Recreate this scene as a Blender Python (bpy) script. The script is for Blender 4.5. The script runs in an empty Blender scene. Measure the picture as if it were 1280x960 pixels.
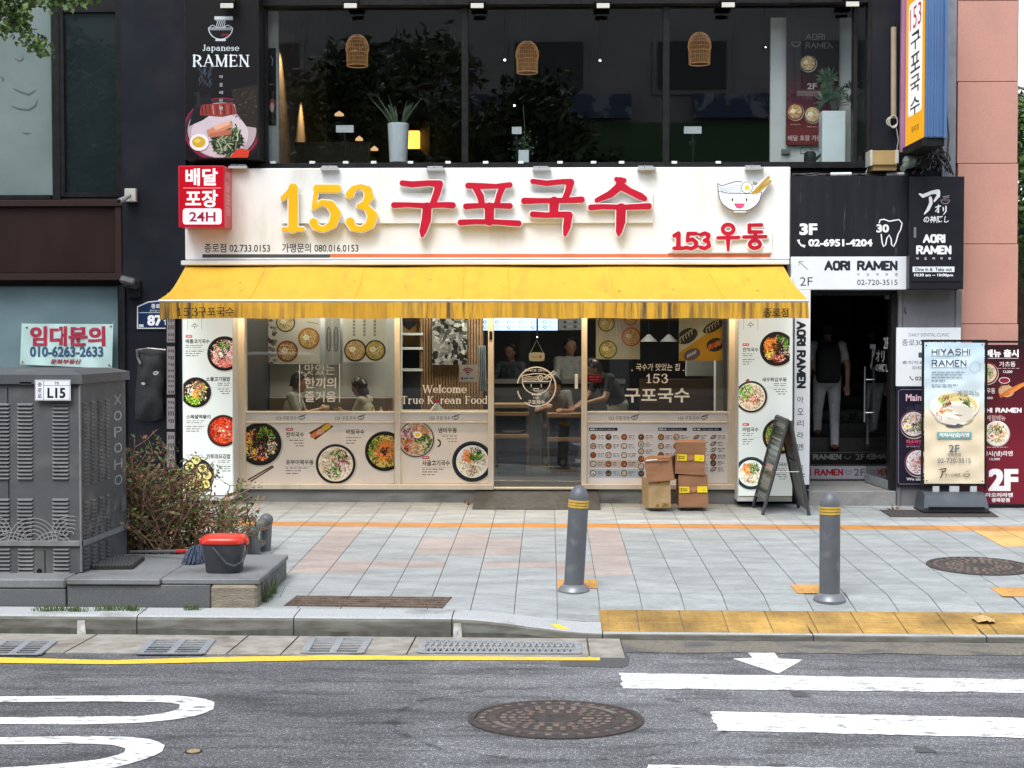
import bpy, bmesh, math, random
import numpy as np
from mathutils import Vector, Matrix
from mathutils.geometry import tessellate_polygon
R = math.radians
rnd = random.Random(7)
scene = bpy.context.scene
COL = scene.collection

# ------------------------------------------------------------------ camera
FPX, CY, CZ = 1850.0, -17.75, 2.04          # focal length in photo pixels, camera distance to the facade, eye height
cam_d = bpy.data.cameras.new('camera')
cam_d.sensor_fit = 'HORIZONTAL'; cam_d.sensor_width = 36; cam_d.lens = FPX/1280*36
cam_d.clip_start = .1; cam_d.clip_end = 400
cam = bpy.data.objects.new('camera', cam_d); COL.objects.link(cam)
cam.location = (0, CY, CZ)
YAW, PITCH = math.atan(46/FPX), math.atan(64/FPX)
cam.rotation_euler = (math.pi/2-PITCH, 0, YAW)
scene.camera = cam
CAMM = Matrix.Rotation(YAW, 3, 'Z') @ Matrix.Rotation(math.pi/2-PITCH, 3, 'X')

# ------------------------------------------------------------------ light: overcast day in a street canyon
world = bpy.data.worlds.new('World'); scene.world = world; world.use_nodes = True
nt = world.node_tree; bg = nt.nodes['Background']
sky = nt.nodes.new('ShaderNodeTexSky'); sky.sky_type = 'NISHITA'; sky.sun_disc = False
SUN_EL, SUN_AZ = R(57), R(200)
sky.sun_elevation = SUN_EL; sky.sun_rotation = SUN_AZ; sky.air_density = 1.0; sky.dust_density = 1.5; sky.ozone_density = 1.0
hs = nt.nodes.new('ShaderNodeHueSaturation'); hs.inputs['Saturation'].default_value = .38
nt.links.new(sky.outputs[0], hs.inputs['Color']); nt.links.new(hs.outputs[0], bg.inputs[0])
bg.inputs[1].default_value = .15
sd = bpy.data.lights.new('sun', 'SUN'); sd.energy = 1.4; sd.angle = R(32); sd.color = (1, .995, .985)
sun = bpy.data.objects.new('sun', sd); COL.objects.link(sun)
# direction the light comes from (behind the camera, high, a little from the left)
sv = Vector((math.sin(SUN_AZ)*math.cos(SUN_EL), math.cos(SUN_AZ)*math.cos(SUN_EL), math.sin(SUN_EL)))
sun.rotation_euler = sv.to_track_quat('Z', 'Y').to_euler()
scene.view_settings.view_transform = 'Standard'; scene.view_settings.look = 'None'
scene.view_settings.gamma = 1; scene.view_settings.exposure = 1.15
scene.view_settings.use_curve_mapping = False
try:
    scene.cycles.max_bounces = 8; scene.cycles.transparent_max_bounces = 16
    scene.cycles.caustics_reflective = False; scene.cycles.caustics_refractive = False
    scene.cycles.use_denoising = True
except Exception: pass

# ------------------------------------------------------------------ measuring helpers
def ray(px, py):
    return CAMM @ Vector(((px-640)/FPX, -(py-480)/FPX, -1))
def W(px, py, Y):
    d = ray(px, py); t = (Y-CY)/d.y
    return Vector((d.x*t, Y, CZ+d.z*t))
def PX(px, Y, py=416): return W(px, py, Y).x
def PZ(py, Y, px=640): return W(px, py, Y).z
KERB_Y = -6.59
def sstep(t): t = max(0., min(1., t)); return t*t*(3-2*t)
def zs(x, y):                                   # pavement: falls 2 % to the kerb, drops at the crossing
    z = .02*y - .0025*x
    ramp = sstep((x+.73)/1.14)
    return z - .128*ramp*max(0., min(1., (-5.55-y)/1.04))
def zr(x, y):                                   # road: rises gently to its crown
    return -.288 - .0035*x + .045*min(KERB_Y-y, 4.4)
def G(px, py, fn):
    d = ray(px, py); z = 0
    for _ in range(25):
        t = (z-CZ)/d.z; p = Vector((d.x*t, CY+d.y*t, z)); z = fn(p.x, p.y)
    return Vector((p.x, p.y, z))

# ------------------------------------------------------------------ materials
def lin(c):
    if isinstance(c, str):
        c = c.lstrip('#'); c = [int(c[i:i+2], 16)/255 for i in (0, 2, 4)]
        c = [v/12.92 if v <= .04045 else ((v+.055)/1.055)**2.4 for v in c]
    return (c[0], c[1], c[2], 1)
MATS = {}
def nodes(m):
    n = m.node_tree.nodes; l = m.node_tree.links
    return n, l, n['Principled BSDF']
def mat(name, c1, c2=None, rough=.5, metal=0, scale=6, detail=5, bump=0, stretch=(1, 1, 1), lo=.35, hi=.65, emis=0, spec=.5, bscale=None, c3=None, s3=1.2, lo3=.55, hi3=.75):
    """principled surface, two colours mixed by noise, an optional third one in broad stains, optional bump"""
    m = bpy.data.materials.new(name); m.use_nodes = True
    n, l, b = nodes(m)
    b.inputs['Roughness'].default_value = rough; b.inputs['Metallic'].default_value = metal
    b.inputs['Specular IOR Level'].default_value = spec
    b.inputs['Base Color'].default_value = lin(c1)
    tc = n.new('ShaderNodeTexCoord'); mp = n.new('ShaderNodeMapping'); mp.inputs['Scale'].default_value = stretch
    l.new(tc.outputs['Object'], mp.inputs[0])
    col = None
    if c2 is not None:
        t = n.new('ShaderNodeTexNoise'); t.inputs['Scale'].default_value = scale; t.inputs['Detail'].default_value = detail
        l.new(mp.outputs[0], t.inputs['Vector'])
        r = n.new('ShaderNodeValToRGB'); r.color_ramp.elements[0].position = lo; r.color_ramp.elements[1].position = hi
        r.color_ramp.elements[0].color = lin(c1); r.color_ramp.elements[1].color = lin(c2)
        l.new(t.outputs['Fac'], r.inputs[0]); col = r.outputs[0]
        if c3 is not None:
            t3 = n.new('ShaderNodeTexNoise'); t3.inputs['Scale'].default_value = s3; t3.inputs['Detail'].default_value = 6
            l.new(mp.outputs[0], t3.inputs['Vector'])
            mr = n.new('ShaderNodeMapRange'); mr.inputs[1].default_value = lo3; mr.inputs[2].default_value = hi3
            l.new(t3.outputs['Fac'], mr.inputs[0])
            mx = n.new('ShaderNodeMixRGB'); l.new(mr.outputs[0], mx.inputs[0]); l.new(col, mx.inputs[1]); mx.inputs[2].default_value = lin(c3)
            col = mx.outputs[0]
        l.new(col, b.inputs['Base Color'])
    if bump:
        t2 = n.new('ShaderNodeTexNoise'); t2.inputs['Scale'].default_value = bscale or scale*4; t2.inputs['Detail'].default_value = 6
        l.new(mp.outputs[0], t2.inputs['Vector'])
        bp = n.new('ShaderNodeBump'); bp.inputs['Strength'].default_value = bump; bp.inputs['Distance'].default_value = .01
        l.new(t2.outputs['Fac'], bp.inputs['Height']); l.new(bp.outputs[0], b.inputs['Normal'])
    if emis:
        if col is not None: l.new(col, b.inputs['Emission Color'])
        else: b.inputs['Emission Color'].default_value = lin(c1)
        b.inputs['Emission Strength'].default_value = emis
    MATS[name] = m
    return m
def print_mat(name, rough=.4, emis=0, dirt=.10):
    """printed sheet: the ink colours come from the print itself, with a faint uneven fading"""
    m = bpy.data.materials.new(name); m.use_nodes = True
    n, l, b = nodes(m)
    a = n.new('ShaderNodeVertexColor'); a.layer_name = 'Col'
    t = n.new('ShaderNodeTexNoise'); t.inputs['Scale'].default_value = 3; t.inputs['Detail'].default_value = 6
    tc = n.new('ShaderNodeTexCoord'); l.new(tc.outputs['Object'], t.inputs['Vector'])
    mr = n.new('ShaderNodeMapRange'); mr.inputs[1].default_value = .3; mr.inputs[2].default_value = .7
    mr.inputs[3].default_value = 1-dirt; mr.inputs[4].default_value = 1
    l.new(t.outputs['Fac'], mr.inputs[0])
    mx = n.new('ShaderNodeMixRGB'); mx.blend_type = 'MULTIPLY'; mx.inputs[0].default_value = 1
    l.new(a.outputs['Color'], mx.inputs[1]); l.new(mr.outputs[0], mx.inputs[2])
    l.new(mx.outputs[0], b.inputs['Base Color'])
    b.inputs['Roughness'].default_value = rough; b.inputs['Specular IOR Level'].default_value = .22
    if emis:
        l.new(mx.outputs[0], b.inputs['Emission Color']); b.inputs['Emission Strength'].default_value = emis
    MATS[name] = m
    return m
def glass_mat(name, tint, ior=1.5, gain=1.0, rough=0.0, haze=None, hazef=0):
    """window pane: clear transmission with Fresnel reflection (and optional film that scatters)"""
    m = bpy.data.materials.new(name); m.use_nodes = True
    n, l = m.node_tree.nodes, m.node_tree.links
    n.remove(n['Principled BSDF']); out = n['Material Output']
    tr = n.new('ShaderNodeBsdfTransparent'); tr.inputs[0].default_value = lin(tint)
    gl = n.new('ShaderNodeBsdfGlossy'); gl.inputs['Roughness'].default_value = rough; gl.inputs[0].default_value = (1, 1, 1, 1)
    fr = n.new('ShaderNodeFresnel'); ge = n.new('ShaderNodeNewGeometry')
    mi = n.new('ShaderNodeMapRange'); mi.inputs[3].default_value = ior; mi.inputs[4].default_value = 1/ior     # same reflectance from both sides of the sheet
    l.new(ge.outputs['Backfacing'], mi.inputs[0]); l.new(mi.outputs[0], fr.inputs[0])
    mu = n.new('ShaderNodeMath'); mu.operation = 'MULTIPLY'; mu.inputs[1].default_value = gain; mu.use_clamp = True
    l.new(fr.outputs[0], mu.inputs[0])
    base = tr.outputs[0]
    if haze:
        df = n.new('ShaderNodeBsdfDiffuse')
        t = n.new('ShaderNodeTexNoise'); t.inputs['Scale'].default_value = 1.6; t.inputs['Detail'].default_value = 8
        tc = n.new('ShaderNodeTexCoord'); l.new(tc.outputs['Object'], t.inputs['Vector'])
        r = n.new('ShaderNodeValToRGB'); c = lin(haze)
        r.color_ramp.elements[0].position = .3; r.color_ramp.elements[1].position = .7
        r.color_ramp.elements[0].color = (c[0]*.86, c[1]*.86, c[2]*.86, 1); r.color_ramp.elements[1].color = (c[0]*1.1, c[1]*1.1, c[2]*1.1, 1)
        l.new(t.outputs['Fac'], r.inputs[0]); l.new(r.outputs[0], df.inputs[0])
        mh = n.new('ShaderNodeMixShader'); mh.inputs[0].default_value = hazef
        l.new(tr.outputs[0], mh.inputs[1]); l.new(df.outputs[0], mh.inputs[2]); base = mh.outputs[0]
    mx = n.new('ShaderNodeMixShader'); l.new(mu.outputs[0], mx.inputs[0])
    l.new(base, mx.inputs[1]); l.new(gl.outputs[0], mx.inputs[2]); l.new(mx.outputs[0], out.inputs[0])
    MATS[name] = m
    return m

# ------------------------------------------------------------------ objects
def props(o, label=None, cat=None, group=None, kind=None):
    if label: o['label'] = label
    if cat: o['category'] = cat
    if group: o['group'] = group
    if kind: o['kind'] = kind
    return o
def thing(name, label, cat, loc, group=None):
    o = bpy.data.objects.new(name, None); COL.objects.link(o); o.location = loc
    o.empty_display_size = .1
    return props(o, label, cat, group)
def link(name, me, m, parent=None, smooth=False):
    o = bpy.data.objects.new(name, me); COL.objects.link(o)
    for x in (m if isinstance(m, (list, tuple)) else [m]): me.materials.append(x)
    if smooth:
        me.polygons.foreach_set('use_smooth', [True]*len(me.polygons))
    if parent is not None:
        o.parent = parent
        w = Vector((0, 0, 0)); p = parent
        while p is not None: w += p.location; p = p.parent
        o.location = -w                          # the mesh is in scene coordinates
    return o
class MB:
    """collects solids into one mesh"""
    def __init__(s): s.v = []; s.f = []; s.mi = []; s.marks = []
    def add(s, vs, fs, mi=0):
        k = len(s.v); s.marks.append((vs, fs)); s.v += [tuple(v) for v in vs]; s.f += [[i+k for i in f] for f in fs]; s.mi += [mi]*len(fs); return s
    def box(s, x0, x1, y0, y1, z0, z1, bev=0, mi=0, mtx=None):
        if x0 > x1: x0, x1 = x1, x0
        if y0 > y1: y0, y1 = y1, y0
        if z0 > z1: z0, z1 = z1, z0
        if bev:
            b = min(bev, (x1-x0)*.45, (y1-y0)*.45, (z1-z0)*.45)
            vs = []; idx = {}
            for ix, X in ((0, x0), (1, x1)):
                for iy, Y in ((0, y0), (1, y1)):
                    for iz, Z in ((0, z0), (1, z1)):
                        sx, sy, sz = (1-2*ix), (1-2*iy), (1-2*iz)
                        idx[ix, iy, iz] = len(vs)
                        vs += [(X, Y+sy*b, Z+sz*b), (X+sx*b, Y, Z+sz*b), (X+sx*b, Y+sy*b, Z)]
            I = lambda a, b_, c, k: idx[a, b_, c]+k
            fs = []
            for a in (0, 1):
                q = [I(a, 0, 0, 0), I(a, 1, 0, 0), I(a, 1, 1, 0), I(a, 0, 1, 0)]; fs.append(q if a else q[::-1])
                q = [I(0, a, 0, 1), I(1, a, 0, 1), I(1, a, 1, 1), I(0, a, 1, 1)]; fs.append(q[::-1] if a else q)
                q = [I(0, 0, a, 2), I(1, 0, a, 2), I(1, 1, a, 2), I(0, 1, a, 2)]; fs.append(q if a else q[::-1])
            for a in (0, 1):
                for c in (0, 1):
                    q = [I(a, c, 0, 0), I(a, c, 1, 0), I(a, c, 1, 1), I(a, c, 0, 1)]; fs.append(q if a != c else q[::-1])
                    q = [I(a, 0, c, 0), I(a, 1, c, 0), I(a, 1, c, 2), I(a, 0, c, 2)]; fs.append(q if a == c else q[::-1])
                    q = [I(0, a, c, 1), I(1, a, c, 1), I(1, a, c, 2), I(0, a, c, 2)]; fs.append(q if a != c else q[::-1])
            for k in idx:
                i = idx[k]; fs.append([i, i+1, i+2] if sum(k) % 2 else [i, i+2, i+1])
        else:
            vs = [(x, y, z) for x in (x0, x1) for y in (y0, y1) for z in (z0, z1)]
            fs = [(0, 1, 3, 2), (4, 6, 7, 5), (0, 4, 5, 1), (2, 3, 7, 6), (0, 2, 6, 4), (1, 5, 7, 3)]
        if mtx is not None: vs = [mtx @ Vector(v) for v in vs]
        return s.add(vs, fs, mi)
    def fbox(s, px0, py0, px1, py1, yf, yb, bev=0, mi=0):
        """box whose front face at depth yf covers this rectangle of the facade"""
        pm, qm = (py0+py1)/2, (px0+px1)/2
        return s.box(W(px0, pm, yf).x, W(px1, pm, yf).x, yf, yb, W(qm, py1, yf).z, W(qm, py0, yf).z, bev, mi)
    def tube(s, pts, r, n=8, mi=0, caps=True):
        pts = [Vector(p) for p in pts]
        rs = r if isinstance(r, (list, tuple)) else [r]*len(pts)
        rings = []; up = None
        for i, p in enumerate(pts):
            t = (pts[min(i+1, len(pts)-1)]-pts[max(i-1, 0)])
            if t.length < 1e-9: t = Vector((0, 0, 1))
            t.normalize()
            if up is None or abs(up.dot(t)) > .98: up = Vector((0, 0, 1)) if abs(t.z) < .9 else Vector((1, 0, 0))
            a = t.cross(up).normalized(); b = a.cross(t).normalized(); up = b
            rings.append([p+(a*math.cos(k*2*math.pi/n)+b*math.sin(k*2*math.pi/n))*rs[i] for k in range(n)])
        vs = [v for g in rings for v in g]; fs = []
        for i in range(len(pts)-1):
            for k in range(n):
                fs.append((i*n+k, i*n+(k+1) % n, (i+1)*n+(k+1) % n, (i+1)*n+k))
        if caps:
            fs.append(tuple(range(n))[::-1]); fs.append(tuple((len(pts)-1)*n+k for k in range(n)))
        return s.add(vs, fs, mi)
    def lathe(s, prof, c, n=24, mi=0, axis='z', a0=0, a1=2*math.pi):
        c = Vector(c); vs = []; fs = []
        full = abs(a1-a0-2*math.pi) < 1e-6; m = n if full else n+1
        for (r, h) in prof:
            for k in range(m):
                a = a0+(a1-a0)*k/n
                if axis == 'z': vs.append(c+Vector((r*math.cos(a), r*math.sin(a), h)))
                elif axis == 'y': vs.append(c+Vector((r*math.cos(a), h, r*math.sin(a))))
                else: vs.append(c+Vector((h, r*math.cos(a), r*math.sin(a))))
        for i in range(len(prof)-1):
            for k in range(n if full else n):
                k2 = (k+1) % m if full else k+1
                fs.append((i*m+k, i*m+k2, (i+1)*m+k2, (i+1)*m+k))
        return s.add(vs, fs, mi)
    def ball(s, c, r, mi=0, n=10, sc=(1, 1, 1)):
        vs = []; fs = []; c = Vector(c)
        for i in range(n+1):
            th = math.pi*i/n
            for k in range(2*n):
                a = math.pi*k/n
                vs.append(c+Vector((r*sc[0]*math.sin(th)*math.cos(a), r*sc[1]*math.sin(th)*math.sin(a), r*sc[2]*math.cos(th))))
        for i in range(n):
            for k in range(2*n):
                fs.append((i*2*n+k, (i+1)*2*n+k, (i+1)*2*n+(k+1) % (2*n), i*2*n+(k+1) % (2*n)))
        return s.add(vs, fs, mi)
    def prism(s, poly, d, mi=0):
        """polygon (3-D points) pushed along vector d"""
        n = len(poly); d = Vector(d); p = [Vector(q) for q in poly]
        vs = p+[q+d for q in p]
        fs = [tuple(range(n))[::-1], tuple(range(n, 2*n))]+[(i, (i+1) % n, n+(i+1) % n, n+i) for i in range(n)]
        return s.add(vs, fs, mi)
    def each(s, name, m, parent):
        for vs, fs in s.marks: MB().add(vs, fs).build(name, m, parent)
    def build(s, name, m, parent=None, smooth=False, clean=True):
        me = bpy.data.meshes.new(name)
        me.from_pydata(s.v, [], s.f)
        if any(s.mi): me.polygons.foreach_set('material_index', s.mi)
        if clean:
            bm = bmesh.new(); bm.from_mesh(me)
            bmesh.ops.remove_doubles(bm, verts=bm.verts, dist=1e-6)
            bmesh.ops.recalc_face_normals(bm, faces=bm.faces)
            bm.to_mesh(me); bm.free()
        me.update()
        o = link(name, me, m, parent)
        if smooth:
            me.polygons.foreach_set('use_smooth', [True]*len(me.polygons))
            try: me.set_sharp_from_angle(angle=R(40))
            except Exception: pass
        return o
def copy_thing(root, loc, label=None, rot=None):
    r = root.copy(); COL.objects.link(r); r.location = loc
    if label: r['label'] = label
    if rot is not None: r.rotation_euler = rot
    for ch in list(root.children):
        c = ch.copy(); COL.objects.link(c); c.parent = r
        for g in list(ch.children):
            d = g.copy(); COL.objects.link(d); d.parent = c
    return r

# ------------------------------------------------------------------ lettering
TXT = {}
def glyphs(body, weight=0.0, shear=0.0):
    key = (body, weight, shear)
    if key not in TXT:
        cu = bpy.data.curves.new('lettering', 'FONT'); cu.body = body; cu.offset = weight; cu.resolution_u = 3; cu.shear = shear
        ob = bpy.data.objects.new('lettering', cu); COL.objects.link(ob)
        me = bpy.data.meshes.new_from_object(ob)
        V = np.array([(v.co.x, v.co.y) for v in me.vertices]) if len(me.vertices) else np.zeros((1, 2))
        Fc = [list(p.vertices) for p in me.polygons]
        bpy.data.objects.remove(ob); bpy.data.curves.remove(cu); bpy.data.meshes.remove(me)
        TXT[key] = (V, Fc)
    return TXT[key]
def contours(strokes, rim=0.0, res=1.0, pad=3.0):
    """outline of a union of brush strokes [(x, y, half width), ...]; rim grows it. v runs down."""
    P = [p for s in strokes for p in s]
    x0 = min(p[0]-p[2] for p in P)-rim-pad; x1 = max(p[0]+p[2] for p in P)+rim+pad
    y0 = min(p[1]-p[2] for p in P)-rim-pad; y1 = max(p[1]+p[2] for p in P)+rim+pad
    nx, ny = int((x1-x0)/res)+2, int((y1-y0)/res)+2
    X, Y = np.meshgrid(x0+np.arange(nx)*res, y0+np.arange(ny)*res)
    D = np.full(X.shape, 1e9)
    for s in strokes:
        if len(s) == 1: s = [s[0], s[0]]
        for (ax, ay, ar), (bx, by, br) in zip(s[:-1], s[1:]):
            dx, dy = bx-ax, by-ay; L = dx*dx+dy*dy+1e-12
            t = np.clip(((X-ax)*dx+(Y-ay)*dy)/L, 0, 1)
            D = np.minimum(D, np.hypot(X-ax-t*dx, Y-ay-t*dy)-(ar+(br-ar)*t))
    D = D-rim; ins = D < 0; seg = {}
    c = ins[:-1, :-1]*1+ins[:-1, 1:]*2+ins[1:, 1:]*4+ins[1:, :-1]*8
    def ex(i, j):                                 # crossing on the horizontal edge (j,i)-(j,i+1)
        a, b = D[j, i], D[j, i+1]; return (x0+(i+a/(a-b))*res, y0+j*res)
    def ey(i, j):
        a, b = D[j, i], D[j+1, i]; return (x0+i*res, y0+(j+a/(a-b))*res)
    T = {1: [('l', 't')], 2: [('t', 'r')], 3: [('l', 'r')], 4: [('r', 'b')], 5: [('l', 't'), ('r', 'b')], 6: [('t', 'b')], 7: [('l', 'b')],
         8: [('b', 'l')], 9: [('b', 't')], 10: [('t', 'r'), ('b', 'l')], 11: [('b', 'r')], 12: [('r', 'l')], 13: [('r', 't')], 14: [('t', 'l')]}
    for j, i in zip(*np.nonzero((c > 0) & (c < 15))):
        K = {'t': ('h', i, j), 'b': ('h', i, j+1), 'l': ('v', i, j), 'r': ('v', i+1, j)}
        for a, b in T[int(c[j, i])]: seg[K[a]] = K[b]
    pos = lambda k: ex(k[1], k[2]) if k[0] == 'h' else ey(k[1], k[2])
    loops = []
    while seg:
        k0, k = seg.popitem(); lp = [k0]
        while k != k0 and k in seg: lp.append(k); k = seg.pop(k)
        if len(lp) > 5:
            q = [pos(k) for k in lp]
            q = [((q[i-1][0]+2*q[i][0]+q[(i+1) % len(q)][0])/4, (q[i-1][1]+2*q[i][1]+q[(i+1) % len(q)][1])/4) for i in range(len(q))]
            loops.append(q)
    return loops
def fill(loops):
    pts = [p for l in loops for p in l]
    return pts, [tuple(t) for t in tessellate_polygon([[Vector((x, y, 0)) for x, y in l] for l in loops])]
def group_loops(loops):
    """outer outlines with the holes that lie in them"""
    def area(l): return sum(l[i-1][0]*l[i][1]-l[i][0]*l[i-1][1] for i in range(len(l)))/2
    def inside(p, l):
        r = False
        for i in range(len(l)):
            (x1, y1), (x2, y2) = l[i-1], l[i]
            if (y1 > p[1]) != (y2 > p[1]) and p[0] < (x2-x1)*(p[1]-y1)/(y2-y1)+x1: r = not r
        return r
    L = sorted(loops, key=lambda l: -abs(area(l))); out = []
    for l in L:
        d = [o for o in out if inside(l[0], o[0])]
        if d and (area(l) > 0) != (area(d[-1][0]) > 0): d[-1].append(l)
        else: out.append([l])
    return out
def solid_strokes(mb, strokes, mp, h0, h1, rim=0.0, res=1.0, mi=0, side=None):
    """letter body of real depth between heights h0 and h1 above the plane mp(u, v, h)"""
    for g in group_loops(contours(strokes, rim, res)):
        pts, tri = fill(g); n = len(pts)
        mb.add([mp(x, y, h1) for x, y in pts], tri, mi)
        k = 0; vs = []; fs = []
        for l in g:
            m = len(l)
            for q in l: vs += [mp(q[0], q[1], h0), mp(q[0], q[1], h1)]
            fs += [(2*(k+i), 2*(k+(i+1) % m), 2*(k+(i+1) % m)+1, 2*(k+i)+1) for i in range(m)]
            k += m
        mb.add(vs, fs, mi if side is None else side)

class Art:
    """flat print: coloured shapes on a plane mp(u, v, h); u to the right, v down, h off the surface"""
    def __init__(s, mp, h=.0006): s.mp = mp; s.v = []; s.f = []; s.c = []; s.h = s.h0 = h; s.clip = None
    def poly(s, pts, col, dh=2e-5):
        if s.clip:
            x0, y0, x1, y1 = s.clip
            for ax, lim, sg in ((0, x0, 1), (0, x1, -1), (1, y0, 1), (1, y1, -1)):
                o = []
                for i in range(len(pts)):
                    a, b = pts[i-1], pts[i]; da, db = (a[ax]-lim)*sg, (b[ax]-lim)*sg
                    if (da < 0) != (db < 0):
                        t = da/(da-db); o.append((a[0]+(b[0]-a[0])*t, a[1]+(b[1]-a[1])*t))
                    if db >= 0: o.append(b)
                pts = o
                if len(pts) < 3: return s
        k = len(s.v); s.v += [s.mp(u, v, s.h) for u, v in pts]; s.f.append(list(range(k, k+len(pts)))); s.c.append((lin(col), len(pts)))
        s.h += dh
        return s
    def rect(s, x0, y0, x1, y1, col): return s.poly([(x0, y0), (x1, y0), (x1, y1), (x0, y1)], col)
    def rrect(s, x0, y0, x1, y1, r, col):
        p = []
        for cx, cy, a in ((x1-r, y0+r, -90), (x1-r, y1-r, 0), (x0+r, y1-r, 90), (x0+r, y0+r, 180)):
            p += [(cx+r*math.cos(R(a+t)), cy+r*math.sin(R(a+t))) for t in (0, 30, 60, 90)]
        return s.poly(p, col)
    def ell(s, cx, cy, rx, ry, col, n=20, rot=0, wob=0):
        c, q = math.cos(rot), math.sin(rot); p = []
        for i in range(n):
            a = 2*math.pi*i/n; k = 1+(rnd.uniform(-wob, wob) if wob else 0)
            x, y = rx*k*math.cos(a), ry*k*math.sin(a); p.append((cx+x*c-y*q, cy+x*q+y*c))
        return s.poly(p, col)
    def line(s, pts, w, col):
        """stroke of half width w (number or per point)"""
        ws = w if isinstance(w, (list, tuple)) else [w]*len(pts)
        L = []; Rr = []
        for i, p in enumerate(pts):
            a, b = pts[max(i-1, 0)], pts[min(i+1, len(pts)-1)]
            dx, dy = b[0]-a[0], b[1]-a[1]; d = math.hypot(dx, dy) or 1
            L.append((p[0]-dy/d*ws[i], p[1]+dx/d*ws[i])); Rr.append((p[0]+dy/d*ws[i], p[1]-dx/d*ws[i]))
        h = s.h
        for i in range(len(pts)-1):
            s.poly([L[i], L[i+1], Rr[i+1], Rr[i]], col, 0)
        s.h = h+2e-5
        return s
    def ring(s, cx, cy, rx, ry, w, col, a0=0, a1=360, n=32):
        return s.line([(cx+rx*math.cos(R(a0+(a1-a0)*i/n)), cy+ry*math.sin(R(a0+(a1-a0)*i/n))) for i in range(n+1)], w, col)
    def text(s, body, x0, y0, x1, y1, col, weight=0.0, shear=0.0, rot=None):
        """lettering fitted to the box; rot='cw' runs it down the box"""
        bold = max(0, weight-.022); weight = min(weight, .022)
        V, Fc = glyphs(body, weight, shear)
        a, b = V.min(0), V.max(0); d = np.maximum(b-a, 1e-6)
        N = (V-a)/d
        if rot == 'cw': U = x0+(N[:, 1])*(x1-x0); Vv = y0+N[:, 0]*(y1-y0)
        else: U = x0+N[:, 0]*(x1-x0); Vv = y1-N[:, 1]*(y1-y0)
        e = bold*(x1-x0)/max(1e-6, d[0]) if rot is None else bold*(y1-y0)/max(1e-6, d[0])
        for du, dv in (((0, 0),) if not bold else ((0, 0), (e, e*.5), (-e, e*.5), (e, -e*.5), (-e, -e*.5))):
            k = len(s.v); s.v += [s.mp(u+du, v+dv, s.h) for u, v in zip(U, Vv)]
            for f in Fc: s.f.append([i+k for i in f]); s.c.append((lin(col), len(f)))
            s.h += 2e-5
        return s
    def strokes(s, st, col, rim=0.0, res=.5):
        for g in group_loops(contours(st, rim, res, pad=3*res)):
            pts, tri = fill(g)
            k = len(s.v); s.v += [s.mp(u, v, s.h) for u, v in pts]
            for t in tri: s.f.append([i+k for i in t]); s.c.append((lin(col), 3))
        s.h += 2e-5
        return s
    def block(s, word, x0, y0, x1, y1, col, hw, cw=False):
        """condensed poster capitals drawn with an even pen; cw runs the word down the box"""
        D = {'A': (6, ['0a 30 6a', '16 56']), 'O': (5, ['02 10 40 52 58 4a 1a 08 02']), 'R': (5, ['0a 00 30 51 54 35 05', '35 5a']), 'I': (0, ['00 0a']), 'M': (7, ['0a 00 38 70 7a'.replace('38', '48')]),
             'E': (4, ['40 00 0a 4a', '05 35']), 'N': (5, ['0a 00 5a 50']), 'H': (5, ['00 0a', '50 5a', '05 55']), 'Y': (5, ['00 35 60'.replace('60', '50'), '35 3a']), 'S': (5, ['51 40 10 02 04 15 45 56 58 4a 1a 09']), ' ': (2, [])}
        W_ = sum(D[c][0]+2.1 for c in word)-2.1; x = 0; st = []; lx, ly = (x1-x0-2*hw, y1-y0-2*hw)
        for c in word:
            for q in D[c][1]:
                o = []
                for p in q.split():
                    u, v = (x+int(p[0]))/W_, int(p[1], 16)/10
                    o.append((x1-hw-v*lx, y0+hw+u*ly, hw) if cw else (x0+hw+u*lx, y0+hw+v*ly, hw))
                st.append(o)
            x += D[c][0]+2.1
        return s.strokes(st, col, res=hw*.3)
    def small(s, x0, y, x1, col, hgt=1.6, seed=None):
        """a line of print too small to read in the photograph: word-long dashes"""
        x = x0; h = s.h; g = random.Random(seed if seed is not None else int(x0*7+y*13))
        while x < x1-.5:
            w = min(g.uniform(2.0, 6.5), x1-x); s.poly([(x, y), (x+w, y), (x+w, y+hgt), (x, y+hgt)], col, 0); x += w+g.uniform(.9, 1.6)
        s.h = h+2e-5
        return s
    def build(s, name, m, parent=None):
        me = bpy.data.meshes.new(name); me.from_pydata([tuple(v) for v in s.v], [], s.f)
        ca = me.color_attributes.new('Col', 'FLOAT_COLOR', 'CORNER')
        buf = []
        for c, n in s.c: buf += list(c)*n
        ca.data.foreach_set('color', buf); me.update()
        return link(name, me, m, parent)
def plane(Y): return lambda u, v, h: W(u, v, Y-h)

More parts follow.
